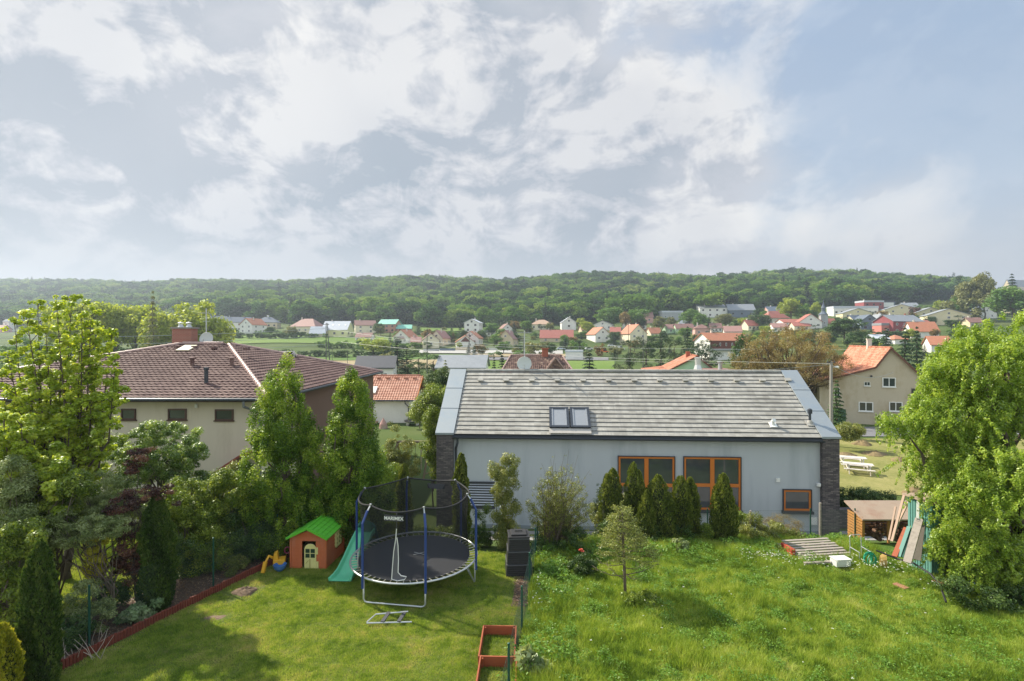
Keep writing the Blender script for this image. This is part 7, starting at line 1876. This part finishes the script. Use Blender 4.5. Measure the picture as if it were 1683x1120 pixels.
# --- thujas
def thuja(label, px, base, top, w, mat, n=9000, Y=None, leaf=.062, seed=1, shape='col', group=None, name='thuja', single=False):
    g = on_ground(px, Y) if Y else ground_at(px, base, 8); Y = g.y
    h = CZ - (top - CY) / F * Y - g.z; R = w / 2 * Y / F; rng = np.random.default_rng(seed)
    root = thing(name, label, 'thuja', g, 0, group); n = int(n * 1.7)
    subs = [(0, 0, 1.0, 1.0)] if single else [(rng.uniform(-.12, .12), 0, 1.0, .74), (.34 * (1 if seed % 2 else -1), rng.uniform(-.2, .2), rng.uniform(.84, .95), .62), (-.36 * (1 if seed % 2 else -1), rng.uniform(-.2, .2), rng.uniform(.68, .86), .6)]
    Cs, Ts, Bs, tn = [], [], [], []; cores = []
    for (sx_, sy_, hf, wf) in subs:
        m = int(n * (wf * hf) / sum(q[2] * q[3] for q in subs)); hh = h * hf; RR = R * wf; ph = rng.uniform(0, 6)
        z = rng.random(m) ** .95; a = rng.random(m) * 2 * PI
        pr = np.minimum(1, (1 - z) / .30) ** .5 * (.84 + .16 * (1 - z)) * np.minimum(1, .8 + z)
        lump = 1 + .13 * np.sin(a * 3 + z * 7 + ph) + .11 * np.sin(a * 5 - z * 19 + ph * 2) + .09 * np.sin(a * 2 + z * 41 + ph * 3) + .05 * rng.normal(size=m)
        rr_ = RR * pr * lump * (.72 + .28 * rng.random(m) ** .4)
        Cs.append(np.column_stack([sx_ * R + np.cos(a) * rr_, sy_ * R + np.sin(a) * rr_, z * hh * (1 + .015 * np.sin(a * 5)) + .02]))
        T = norm(np.column_stack([np.cos(a) * .45, np.sin(a) * .45, np.full(m, 1.0)]) + rng.normal(size=(m, 3)) * .28)
        Nn = norm(np.column_stack([-np.sin(a), np.cos(a), np.zeros(m)]) * rng.choice([-1, 1], m)[:, None] * .8 + np.column_stack([np.cos(a), np.sin(a), np.full(m, .3)]) * .8 + rng.normal(size=(m, 3)) * .4)
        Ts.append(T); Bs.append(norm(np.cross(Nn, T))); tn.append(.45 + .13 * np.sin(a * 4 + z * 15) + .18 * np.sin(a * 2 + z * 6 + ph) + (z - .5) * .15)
        cores.append((sx_ * R, sy_ * R, hh, RR))
    C, T, B, tn = np.concatenate(Cs), np.concatenate(Ts), np.concatenate(Bs), np.concatenate(tn); n = len(C)
    L = leaf * (.6 + 1.1 * rng.random(n) ** 2)[:, None]; W = L * .5
    V = np.empty((n, 4, 3)); V[:, 0] = C - T * L * .5; V[:, 1] = C + B * W * .5 + T * L * .1; V[:, 2] = C + T * L * .6; V[:, 3] = C - B * W * .5 + T * L * .1
    tint = np.clip(tn + rng.normal(size=n) * .2, 0, 1)
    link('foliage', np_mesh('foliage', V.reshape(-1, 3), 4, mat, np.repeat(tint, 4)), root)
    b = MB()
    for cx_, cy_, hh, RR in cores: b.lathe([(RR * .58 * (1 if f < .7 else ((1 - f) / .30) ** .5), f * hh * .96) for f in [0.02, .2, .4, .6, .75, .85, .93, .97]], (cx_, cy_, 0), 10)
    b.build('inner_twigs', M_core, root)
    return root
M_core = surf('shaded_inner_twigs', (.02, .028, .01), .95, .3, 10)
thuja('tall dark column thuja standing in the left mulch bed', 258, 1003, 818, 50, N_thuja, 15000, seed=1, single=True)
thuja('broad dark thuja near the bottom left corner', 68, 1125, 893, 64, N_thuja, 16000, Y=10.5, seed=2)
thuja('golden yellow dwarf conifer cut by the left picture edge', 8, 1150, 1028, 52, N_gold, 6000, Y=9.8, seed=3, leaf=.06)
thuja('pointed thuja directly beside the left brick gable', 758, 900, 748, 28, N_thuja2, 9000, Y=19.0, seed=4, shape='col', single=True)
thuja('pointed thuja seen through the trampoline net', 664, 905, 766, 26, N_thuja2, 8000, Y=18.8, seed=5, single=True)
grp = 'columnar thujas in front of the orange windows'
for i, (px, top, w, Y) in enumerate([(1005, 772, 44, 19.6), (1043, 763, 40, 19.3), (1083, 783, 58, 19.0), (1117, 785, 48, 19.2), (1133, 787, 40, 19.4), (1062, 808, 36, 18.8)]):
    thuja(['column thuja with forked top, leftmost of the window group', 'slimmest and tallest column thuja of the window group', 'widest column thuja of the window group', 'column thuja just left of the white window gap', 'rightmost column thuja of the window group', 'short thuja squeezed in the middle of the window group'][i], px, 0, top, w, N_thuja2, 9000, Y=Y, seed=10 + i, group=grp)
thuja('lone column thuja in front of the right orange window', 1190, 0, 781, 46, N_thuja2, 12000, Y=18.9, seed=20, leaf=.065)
S('privet_column', 'bulging olive green column bush beside the black compost bin', 'bush', 18.4, 832, [(838, 760, 14, 14), (820, 770, 14, 16), (828, 795, 22, 28), (832, 840, 21, 36), (834, 880, 22, 26)], 15000, .045, N_olive, 90, .13, .55, 1.1, .04, 12, depth=1.0, bias=.5)
S('young_shrub', 'young bush with sparse leaves below the louvre window', 'bush', 18.8, 800, [(800, 865, 20, 32), (790, 885, 18, 20)], 3800, .05, N_dark, 34, .12, .5, 1.0, .02, 14)
# --- twiggy shrub
rg = np.random.default_rng(31); g = on_ground(915, 18.2); tw = thing('twiggy_shrub', 'large loose twiggy shrub with small olive leaves before the grey wall', 'shrub', g)
b = MB(); cl = []
for k in range(170):
    px, row = rg.uniform(862, 982), 0; row = 760 + ((px - 920) / 60) ** 2 * 70 + rg.uniform(0, 110) * rg.random()
    if k < 8: px, row = [935, 928, 905, 950, 890, 970, 912, 942][k], [738, 745, 755, 748, 762, 772, 748, 760][k]
    t = P(px, row, 18.2 + rg.uniform(-.8, .8)) - g; s = Vector((rg.normal() * .25, rg.normal() * .2, 0)); mid = s.lerp(t, .5) + Vector((-(t.x - s.x) * .18, rg.normal() * .06, .1))
    b.tube([s, s.lerp(mid, .6), mid, mid.lerp(t, .6), t], [.014, .011, .008, .005, .003], 4)
    for q in np.arange(.4, 1.0, .09):
        p = mid.lerp(t, q * 2 - 1) if q > .5 else s.lerp(mid, q * 2); cl.append((p.x + rg.normal() * .07, p.y + rg.normal() * .07, p.z + rg.normal() * .05, .1 * (.45 if k < 8 else 1)))
V, T = crown_cloud(cl, 11500, .046, rg, .5, .9, .4, 0, .7, .2); link('crown', np_mesh('crown', V, 4, N_olive, T), tw); b.build('stems', M_branch, tw)
S('ground_shrub', 'dark undergrowth at the base of the twiggy shrub', 'shrub', 17.6, 925, [(900, 905, 34, 22), (945, 895, 34, 26)], 5000, .05, N_dark, 40, .13, trunk=0)
S('azalea_bush', 'low dark bush with one red flower left of the small fir', 'shrub', 15.8, 955, [(955, 925, 22, 18), (968, 935, 14, 12)], 3200, .04, N_dark, 26, .09, trunk=0)
b = MB(); q = P(955, 906, 15.8)
for k in range(9): b.lathe([(0, 0), (.035, .02), (.03, .05), (0, .03)], q + Vector((rg.normal() * .05, rg.normal() * .05, rg.normal() * .02)), 6)
tag(b.build('red_blossom', surf('red_petals', '#c4472f', .6, .1, 8)), 'small bright red blossom on top of the dark low bush', 'flower')
# --- small pale fir with bare lower branches
g = ground_at(1028, 986, 9); fir = thing('small_fir', 'small sparse pale fir with bare lower branches in the meadow', 'fir tree', g)
Yf = g.y; h = CZ - (826 - CY) / F * Yf - g.z; b = MB(); rg = np.random.default_rng(41); lean_x = (1022 - 1028) / F * Yf
b.tube([(0, 0, -.1), (lean_x * .3, 0, h * .3), (lean_x * .7, 0, h * .65), (lean_x, 0, h)], [.048, .04, .026, .006], 7)
C = []; TT = []
def needles(p0, p1, n, rad):
    q = rg.random(n)[:, None]; p0, p1 = np.array(p0), np.array(p1); pts = p0 * (1 - q) + p1 * q + rg.normal(size=(n, 3)) * np.array([rad, rad, rad * .5]); C.append(pts)
lev = 9
for i in range(lev):
    f = .44 + .54 * i / lev; z = h * f; L = .62 * (1 - f) / .56 * 1.3 + .14; nb = 6
    for k in range(nb):
        a = 2 * PI * k / nb + i * .7 + rg.normal() * .15; Lk = L * rg.uniform(.75, 1.15); c = Vector((lean_x * f, 0, z)); e = c + Vector((math.cos(a) * Lk, math.sin(a) * Lk, Lk * .12))
        b.tube([c, c.lerp(e, .5) - Vector((0, 0, .03)), e], [.011, .008, .004], 4)
        needles(c.lerp(e, .3), e, int(75 * Lk / .5), .05)
        for s in (-1, 1):
            m1 = c.lerp(e, .6); e2 = m1 + Vector((math.cos(a + s * .8), math.sin(a + s * .8), .1)) * Lk * .4; b.tube([m1, e2], [.006, .003], 4); needles(m1, e2, int(50 * Lk / .5), .045)
needles((lean_x, 0, h * .93), (lean_x, 0, h * 1.02), 60, .03)
for a, L, z, up in ((3.3, .85, .62, .25), (-.1, .9, .66, .35), (2.6, .55, .52, .3), (.4, .6, .85, -.05), (3.0, .7, .95, .0), (5.0, .6, .7, .1), (1.5, .7, .75, .1)):
    c = Vector((0, 0, z)); e = c + Vector((math.cos(a) * L, math.sin(a) * L, up)); m1 = c.lerp(e, .5) - Vector((0, 0, .06)); b.tube([c, m1, e], [.014, .01, .004], 5)
    for s in (-1, 1, -1, 1): m2 = c.lerp(e, rg.uniform(.5, .95)); e2 = m2 + Vector((math.cos(a + s * .9), math.sin(a + s * .9), .3)) * .22; b.tube([m2, e2], [.006, .002], 4)
    needles(m1, e, 14, .05)
C = np.concatenate(C); n = len(C); V = leaf_quads(C, rg.normal(size=(n, 3)) + np.array([0, 0, .8]), .05 * (.6 + .8 * rg.random(n)), .022, rg, up=.2)
link('needles', np_mesh('needles', V, 4, N_fir, np.repeat(rg.random(n), 4)), fir); b.build('trunk', M_branch, fir, smooth=True)
S('ground_shrub', 'leafy dark green weed clump at the foot of the small fir', 'weed clump', 13.9, 1052, [(1052, 990, 30, 16), (1068, 1000, 20, 10)], 2600, .07, N_green, 30, .09, trunk=0)
# --- big curly willow on the right
S('curly_willow', 'huge bright green curly willow filling the right edge', 'willow tree', 15.4, 1665,
  [(1650, 540, 44, 30), (1595, 565, 44, 30), (1560, 590, 24, 18), (1630, 600, 85, 55), (1545, 625, 34, 34), (1720, 600, 70, 70, .5), (1580, 680, 80, 50), (1520, 685, 36, 34), (1482, 700, 26, 16), (1450, 690, 20, 9), (1700, 720, 100, 90), (1590, 770, 88, 60), (1530, 770, 34, 40), (1545, 830, 22, 34), (1630, 860, 95, 60), (1730, 880, 90, 80), (1570, 880, 32, 50), (1600, 930, 52, 34), (1680, 960, 66, 44), (1640, 985, 50, 16), (1570, 900, 30, 44, -.9), (1610, 850, 40, 50, -1.3), (1650, 930, 40, 40, -1.2), (1590, 800, 40, 40, -1.2), (1650, 780, 60, 50, -1.5)],
  165000, .078, N_willow, 900, .17, .40, 1.3, .2, 60, strands=True, hang=-.8, tvar=.7, depth=.8, bias=.55, upn=.2, rise=.3, seed=9)
S('green_shrub', 'yellow-green leafy shrub filling the gap between the first window thujas', 'shrub', 19.9, 1028, [(1026, 850, 16, 40), (985, 860, 18, 34)], 5200, .05, N_olive, 60, .12, trunk=.02)
S('dark_shrub', 'dark bushy growth at the foot of the window thujas', 'shrub', 18.9, 1070, [(1000, 880, 26, 22), (1060, 880, 30, 22), (1120, 880, 30, 22)], 8000, .05, N_dark, 80, .12, trunk=0)
S('blue_spruce', 'thin young bluish spruce left of the window thujas', 'spruce', 20.0, 985, [(985, 800, 4, 14), (985, 825, 10, 20), (984, 850, 14, 22)], 2600, .045, N_blue, 50, .08, .4, .7, .02, 10)
# --- right of the thuja row
S('green_shrub', 'yellow-green shrub row between lone thuja and wooden stake', 'shrub', 19.2, 1262, [(1240, 870, 22, 22), (1275, 880, 30, 20), (1225, 885, 18, 20), (1305, 885, 26, 18)], 7500, .055, N_olive, 70, .14, trunk=.02)
S('twig_bush', 'reddish brown twiggy bush under the small orange window', 'shrub', 20.0, 1290, [(1288, 862, 28, 14), (1262, 862, 16, 12)], 2600, .04, N_brown, 46, .1, .3, .9, .015, 40)
S('green_shrub', 'fresh green shrub left of the lone column thuja', 'shrub', 19.0, 1158, [(1158, 885, 16, 24), (1172, 895, 12, 16)], 3200, .055, N_green, 30, .12, trunk=.015)
S('green_shrub', 'leafy shrub right behind the lone column thuja', 'shrub', 19.8, 1216, [(1215, 868, 14, 26)], 2200, .05, N_green, 20, .12, trunk=.015)
S('cushion_hedge', 'dark green plants along the top of the low dark wall', 'shrub', 27.6, 1400, [(1392, 812, 16, 9), (1425, 815, 20, 9), (1455, 818, 14, 7), (1386, 826, 14, 14)], 5000, .07, N_dark, 50, .2, trunk=0)
S('roadside_bush', 'rounded olive green bush at the corner of the street', 'bush', 46, 1396, [(1398, 708, 18, 11), (1388, 712, 16, 9)], 5000, .12, N_olive, 44, .32, trunk=0)
# --- between the houses on the left
S('orchard_shrub', 'loose yellowish shrub beside the swing frame', 'shrub', 31, 655, [(655, 735, 24, 22), (640, 760, 24, 26), (668, 765, 22, 24), (648, 700, 10, 12)], 9000, .075, N_olive, 80, .22, .5, .8, .05, 24, bias=.3)
S('green_shrub', 'bright green bush leaning on the left brick gable', 'shrub', 30, 712, [(712, 700, 12, 30), (706, 740, 12, 26), (716, 768, 8, 20)], 6000, .08, N_green, 50, .25, trunk=.05)
S('orchard_tree', 'light green tree between orange bungalow and grey house', 'tree', 48, 716, [(718, 650, 20, 18), (700, 665, 20, 16), (724, 680, 14, 16), (690, 680, 14, 10)], 12000, .12, N_green, 90, .4, trunk=.1)
S('dark_conifer', 'dark green conifer above the corner of the blue parapet', 'tree', 55, 730, [(728, 615, 12, 14), (732, 635, 12, 12), (715, 628, 14, 12)], 8000, .12, N_dark, 60, .4, trunk=.1)
S('green_shrub', 'pale bush in front of the orange bungalow gable', 'shrub', 58, 690, [(690, 672, 12, 9), (676, 680, 8, 6)], 3500, .12, N_silver, 30, .3, trunk=.05)
S('green_shrub', 'shaded green shrub between hornbeam and swing', 'shrub', 24, 638, [(638, 790, 18, 26), (650, 800, 14, 14)], 5000, .07, N_green, 40, .2, trunk=.04)
S('low_hedge', 'low green plants behind the trampoline back rim', 'shrub', 18.6, 700, [(690, 880, 26, 12), (735, 882, 24, 14), (780, 895, 16, 10), (640, 878, 22, 14)], 6000, .055, N_green, 60, .13, trunk=0)
# --- big russet tree beyond the grey roof
S('russet_tree', 'very wide russet budding tree beyond the right end of the grey roof', 'tree', 66, 1300, [(1300, 578, 66, 42), (1240, 588, 38, 38), (1360, 588, 38, 36), (1300, 608, 98, 30), (1230, 612, 22, 22), (1280, 560, 34, 22), (1335, 562, 28, 20)], 30000, .14, N_brown, 420, .45, .5, .9, .32, 110, bias=.25, tvar=.8, shell=.1, rise=.25)
# --- creeping plants: rhubarb-like leaves by the fence and the meadow edge
S('broadleaf_weeds', 'large-leaved pale weeds at the bottom of the wire fence', 'weed clump', 10.6, 878, [(885, 1105, 30, 14), (865, 1085, 16, 16)], 420, .17, N_silver, 24, .1, .6, .6, trunk=0)
S('broadleaf_weeds', 'rhubarb-like plant in front of the window thujas', 'weed clump', 17.6, 1118, [(1118, 895, 14, 8)], 260, .14, N_silver, 10, .09, .6, .6, trunk=0)
S('broadleaf_weeds', 'big leafy weeds right behind the compost bin', 'weed clump', 16.6, 925, [(915, 925, 26, 8), (940, 932, 18, 6)], 600, .13, N_green, 24, .09, .6, .6, trunk=0)

# --- trees and shrubs beyond the left picture edge
S('green_shrub', 'round green shrub just outside the left picture edge', 'shrub', 16.5, -120, [(-120, 800, 80, 90), (-60, 860, 60, 60)], 16000, .075, N_green, 160, .2, trunk=.06)
S('hornbeam_tree', 'tall green tree outside the left edge by the beige villa', 'tree', 21, -260, [(-260, 680, 90, 110), (-230, 780, 90, 80)], 24000, .09, N_horn, 240, .26, trunk=.12)
S('green_shrub', 'long leafy shrub outside the left edge along the fence', 'shrub', 13.0, -170, [(-170, 980, 90, 80), (-260, 940, 80, 80)], 12000, .07, N_olive, 130, .18, trunk=.05)
# ------------------------------------------------------------------ lawn, meadow and beds
LEAFK = 1.0
def strip(name, rows, xl, xr, mat, lift, nu=30):
    Yv = np.array(rows); X = np.array([[xl(y) + (xr(y) - xl(y)) * k / nu for k in range(nu + 1)] for y in Yv]); Y = np.repeat(Yv[:, None], nu + 1, 1)
    return tag(link(name, grid_mesh(name, X, Y, gz_arr(X, Y) + lift, [mat])), kind='structure')
M_lawnbase = grass_surface('lawn_soil_and_thatch', [(.075, .11, .022), (.12, .15, .035), (.20, .18, .06)], .8, 14)
M_meadowbase = grass_surface('meadow_soil', [(.05, .10, .018), (.08, .14, .025), (.12, .17, .04)], .7, 9)
M_mulch = surf('bark_mulch', (.085, .055, .042), .95, .45, 14, bump=1.0, bscale=40, dirt=('#8a6a52', .7), dscale=16)
yy = list(np.arange(5, 18.01, .25))
strip('lawn', yy, ex, fx, M_lawnbase, .012)
strip('meadow', list(np.arange(5, 20.01, .25)), fx, lambda y: 19.0, M_meadowbase, .010, 50)
strip('planting_bed', yy, lambda y: ex(y) - (2.4 if y < 14 else 2.0), lambda y: ex(y), M_mulch, .014, 14)
strip('mulch_strip', list(np.arange(13.7, 15.7, .1)), lambda y: fx(y) - .42, lambda y: fx(y) - .02, M_mulch, .02, 6)
strip('gravel_strip', list(np.arange(21.5, 26.0, .25)), lambda y: -3.0, lambda y: 17.5, surf('grey_gravel', (.25, .24, .23), .95, .4, 20), .015, 40)
def bank(y): return 12.3 + max(15.9 - y, 0) * .46
strip('soil_bank', list(np.arange(9.5, 15.6, .2)), lambda y: bank(y) - .2, lambda y: 20.0, M_mulch, .02, 20)
def blades(seed, n, size, h0, h1, w, lean=.5):
    rng = np.random.default_rng(seed); x = rng.uniform(-size / 2, size / 2, n); y = rng.uniform(-size / 2, size / 2, n)
    a = rng.random(n) * 2 * PI; h = rng.uniform(h0, h1, n); ww = w * (.6 + .8 * rng.random(n)); l = h * lean * rng.random(n); la = rng.random(n) * 2 * PI
    V = np.empty((n, 3, 3)); V[:, 0] = np.column_stack([x - np.cos(a) * ww / 2, y - np.sin(a) * ww / 2, np.zeros(n)]); V[:, 1] = np.column_stack([x + np.cos(a) * ww / 2, y + np.sin(a) * ww / 2, np.zeros(n)])
    V[:, 2] = np.column_stack([x + np.cos(la) * l, y + np.sin(la) * l, h])
    return V.reshape(-1, 3), np.repeat(rng.random(n), 3)
def grass_mat(name, cols, patch_scale, amount, yellow=None):
    m = leaf_mat(name, cols, .45, gloss=.05); t = NT(m.node_tree)
    ramp = next(n for n in m.node_tree.nodes if n.type == 'VALTORGB'); att = ramp.inputs[0].links[0].from_socket
    pos = t.add('ShaderNodeNewGeometry').outputs['Position']; n1 = t.noise(pos, patch_scale, 5, .65); n2 = t.noise(pos, patch_scale * 5, 4, .65)
    k = t.math('ADD', t.math('MULTIPLY', att, .45), t.math('ADD', t.math('MULTIPLY', t.math('SUBTRACT', n1, .5), amount), t.math('MULTIPLY', t.math('SUBTRACT', n2, .5), amount * .8)))
    t.l.new(t.math('ADD', k, .27, clamp=True), ramp.inputs[0]); return m
M_lawn = grass_mat('mown_grass_blades', [(.09, .17, .025), (.19, .30, .045), (.31, .41, .075), (.42, .46, .13), (.50, .45, .22)], .7, 1.7)
M_mead = grass_mat('long_grass_blades', [(.07, .13, .022), (.16, .26, .036), (.28, .39, .06), (.41, .50, .10), (.50, .53, .19)], .7, 1.9)
lv = [np_mesh('lawn_tuft', *(lambda v: (v[0], 3, M_lawn, v[1]))(blades(600 + i, 620, .5, .02, .065, .010, .9))) for i in range(4)]
mv = [np_mesh('meadow_tuft', *(lambda v: (v[0], 3, M_mead, v[1]))(blades(620 + i, 420, .5, .06, .24, .013, .8))) for i in range(4)]
def region(x0, x1, y0, y1, sp, test):
    X, Y = np.meshgrid(np.arange(x0, x1, sp), np.arange(y0, y1, sp)); X = X.ravel() + RNG.uniform(-.3, .3, X.size) * sp; Y = Y.ravel() + RNG.uniform(-.3, .3, Y.size) * sp
    k = np.array([test(a, c) for a, c in zip(X, Y)]); return np.column_stack([X[k], Y[k], gz_arr(X[k], Y[k]) + .005])
bare = [(-7.55, 14.6, .55), (-7.4, 13.1, .35), (.05, 14.6, .3)]
def in_lawn(x, y): return ex(y) + .12 < x < fx(y) - .22 and y < 17.7 and not (x > fx(y) - .55 and 13.8 < y < 15.7) and not any((x - a) ** 2 + (y - c) ** 2 < r * r for a, c, r in bare)
pl_ = region(-11, 1.5, 6.5, 18, .27, in_lawn); n = len(pl_)
stuff_instances('lawn_grass', pl_, RNG.uniform(0, 6.28, n), np.column_stack([RNG.uniform(.8, 1.1, n), RNG.uniform(.8, 1.1, n), RNG.uniform(.6, 1.25, n)]), lv)
def bank(y): return 12.3 + max(15.9 - y, 0) * .46
def in_mead(x, y): return fx(y) + .18 < x < bank(y) + .2 and y < 19.3 and x < 16 and not (9.3 < x < 11.4 and 16.9 < y < 18.6)
pm_ = region(-.6, 16, 6.5, 19.5, .27, in_mead); n = len(pm_)
from mathutils import noise as mn
hz_ = np.array([mn.noise(Vector((x * .75, y * .75, 3.1))) + .6 * mn.noise(Vector((x * 2.1, y * 2.1, 8.1))) for x, y, _ in pm_])
edge = np.clip((pm_[:, 1] - 16.2) / 1.8, 0, 1) + np.clip(1.2 - (pm_[:, 0] - np.array([fx(y) for y in pm_[:, 1]])), 0, 1) * .8
sc_ = np.clip(.7 + 1.2 * hz_, .28, 2.1) + edge * .7
stuff_instances('meadow_grass', pm_, RNG.uniform(0, 6.28, n), np.column_stack([RNG.uniform(.9, 1.2, n), RNG.uniform(.9, 1.2, n), sc_]), mv)
# rear lawn of the neighbour left, and the yard behind
def in_nl(x, y): return x < ex(y) - 2.4
pn_ = region(-22, -9, 13.5, 22, .4, in_nl); n = len(pn_)
stuff_instances('neighbour_grass', pn_, RNG.uniform(0, 6.28, n), np.column_stack([np.full(n, 1.2), np.full(n, 1.2), RNG.uniform(.8, 1.3, n)]), lv)
# leafy weeds in the meadow
M_weed = grass_mat('meadow_weed_leaves', [(.06, .14, .02), (.12, .24, .035), (.20, .35, .05), (.32, .45, .11)], .9, .8)
wv = []
for i in range(4):
    rng = np.random.default_rng(640 + i); k = 150; C = np.column_stack([rng.normal(0, .13, k), rng.normal(0, .13, k), rng.uniform(.03, .3, k) ** 1.0]); C[:, 2] *= np.exp(-(C[:, 0] ** 2 + C[:, 1] ** 2) * 12)
    V = leaf_quads(C, rng.normal(size=(k, 3)) * .5 + np.array([0, 0, 1]), .055 * (.6 + .8 * rng.random(k)), .03, rng, up=.4); wv.append(np_mesh('weed_tuft', V, 4, M_weed, np.repeat(rng.random(k), 4)))
wp = []
for k in range(2600):
    x, y = random.uniform(-.5, 14), random.uniform(7, 19.2)
    if not in_mead(x, y): continue
    d = .5 + .8 * mn.noise(Vector((x * .5, y * .5, 5))) + (.6 if y > 16.6 else 0) + (.7 if x < fx(y) + 1.3 else 0)
    if random.random() < d * .75: wp.append((x, y, gz(x, y), (.6 + .5 * random.random()) * (1.5 if y > 16.8 or x < fx(y) + .9 else 1)))
wp = np.array(wp); stuff_instances('meadow_weeds', wp[:, :3], RNG.uniform(0, 6.28, len(wp)), wp[:, 3], wv)
# white flower heads
M_fl = surf('white_umbels', (.62, .64, .52), .8, .1, 20)
b = MB(); rg = random.Random(4)
for k in range(9): a = rg.uniform(0, 6.28); r = rg.uniform(0, .035); b.lathe([(0, .012), (.014, 0), (0, -.004)], (r * math.cos(a), r * math.sin(a), rg.uniform(-.008, .008)), 5)
fm = b.data('flower_head', M_fl); fps = []
for k in range(420):
    if k < 240: px = random.uniform(1215, 1500); row = np.interp(px, [1215, 1350, 1500], [902, 912, 926]) + random.gauss(0, 5); g = ground_at(px, row + 22, 8)
    elif k < 300: g = ground_at(random.uniform(862, 890), random.uniform(950, 1010), 8)
    elif k < 340: g = ground_at(random.gauss(1560, 30), random.gauss(975, 7), 8)
    else: g = Vector((random.uniform(.6, 11), random.uniform(8, 18.5), 0))
    if in_mead(g.x, g.y): fps.append((g.x, g.y, gz(g.x, g.y) + random.uniform(.16, .42) * (1 if k < 340 else .6)))
fps = np.array(fps); stuff_instances('white_flowers', fps, RNG.uniform(0, 6.28, len(fps)), RNG.uniform(.45, .85, len(fps)), [fm])
# dead leaves and bark on the beds
lm = leaf_mat('dead_leaves', [(.12, .07, .045), (.22, .13, .08), (.36, .25, .17)], .2, gloss=.05)
rng = np.random.default_rng(660); n = 9000; y = rng.uniform(8, 17.4, n); x = ex(y) - rng.uniform(.05, 2.2, n)
x2 = rng.uniform(12.5, 17, 2500); y2 = rng.uniform(10.5, 15.2, 2500); x3 = fx(14.7) - rng.uniform(.05, .45, 500); y3 = rng.uniform(13.8, 15.6, 500)
X = np.concatenate([x, x2, x3]); Y = np.concatenate([y, y2, y3]); C = np.column_stack([X, Y, gz_arr(X, Y) + .03]); n = len(C)
V = leaf_quads(C, rng.normal(size=(n, 3)) * .35 + np.array([0, 0, 1]), .05 * (.5 + rng.random(n)), .03, rng)
tag(link('leaf_litter', np_mesh('leaf_litter', V, 4, lm, np.repeat(rng.random(n), 4))), kind='stuff')
S('dark_shrub', 'dark tangled growth in the hollow under the willow', 'shrub', 13.6, 1640, [(1610, 985, 40, 14), (1670, 990, 40, 20), (1570, 960, 20, 10)], 9000, .06, N_dark, 70, .13, trunk=0)
S('dark_shrub', 'dense green undergrowth filling the left hedge behind the plum', 'shrub', 15.9, 300, [(300, 870, 44, 40), (270, 830, 40, 30), (345, 900, 30, 30), (318, 935, 26, 18)], 24000, .06, N_green, 120, .18, trunk=.03)
S('dark_shrub', 'deep green hedge mass between the two maples and the house', 'shrub', 19.0, 60, [(40, 780, 60, 50), (110, 760, 60, 50), (170, 770, 50, 50), (0, 820, 60, 60), (80, 850, 60, 40)], 22000, .075, N_green, 150, .25, trunk=.05)
S('dark_shrub', 'shaded green hedge behind playhouse and slide', 'shrub', 19.4, 540, [(500, 870, 50, 40), (560, 880, 50, 34), (610, 860, 40, 44), (430, 860, 40, 44)], 20000, .065, N_horn, 120, .22, trunk=.04)
# ------------------------------------------------------------------ air between here and the hill
hz = MB(); hz.bx(-2700, 2700, -90, 2900, -70, 190)
hm = bpy.data.materials.new('haze_air'); hm.use_nodes = True
t = NT(hm.node_tree); t.n.remove(t.n['Principled BSDF'])
pv = t.add('ShaderNodeVolumePrincipled', inp={'Color': (0.74, 0.85, 1.0, 1), 'Density': 0.00028, 'Anisotropy': 0.3})
t.l.new(pv.outputs[0], t.n['Material Output'].inputs['Volume'])
tag(hz.build('haze', hm), kind='stuff')
for lb, os_ in LABELS.items():
    if len(os_) > 1: print('DUP LABEL', len(os_), lb)
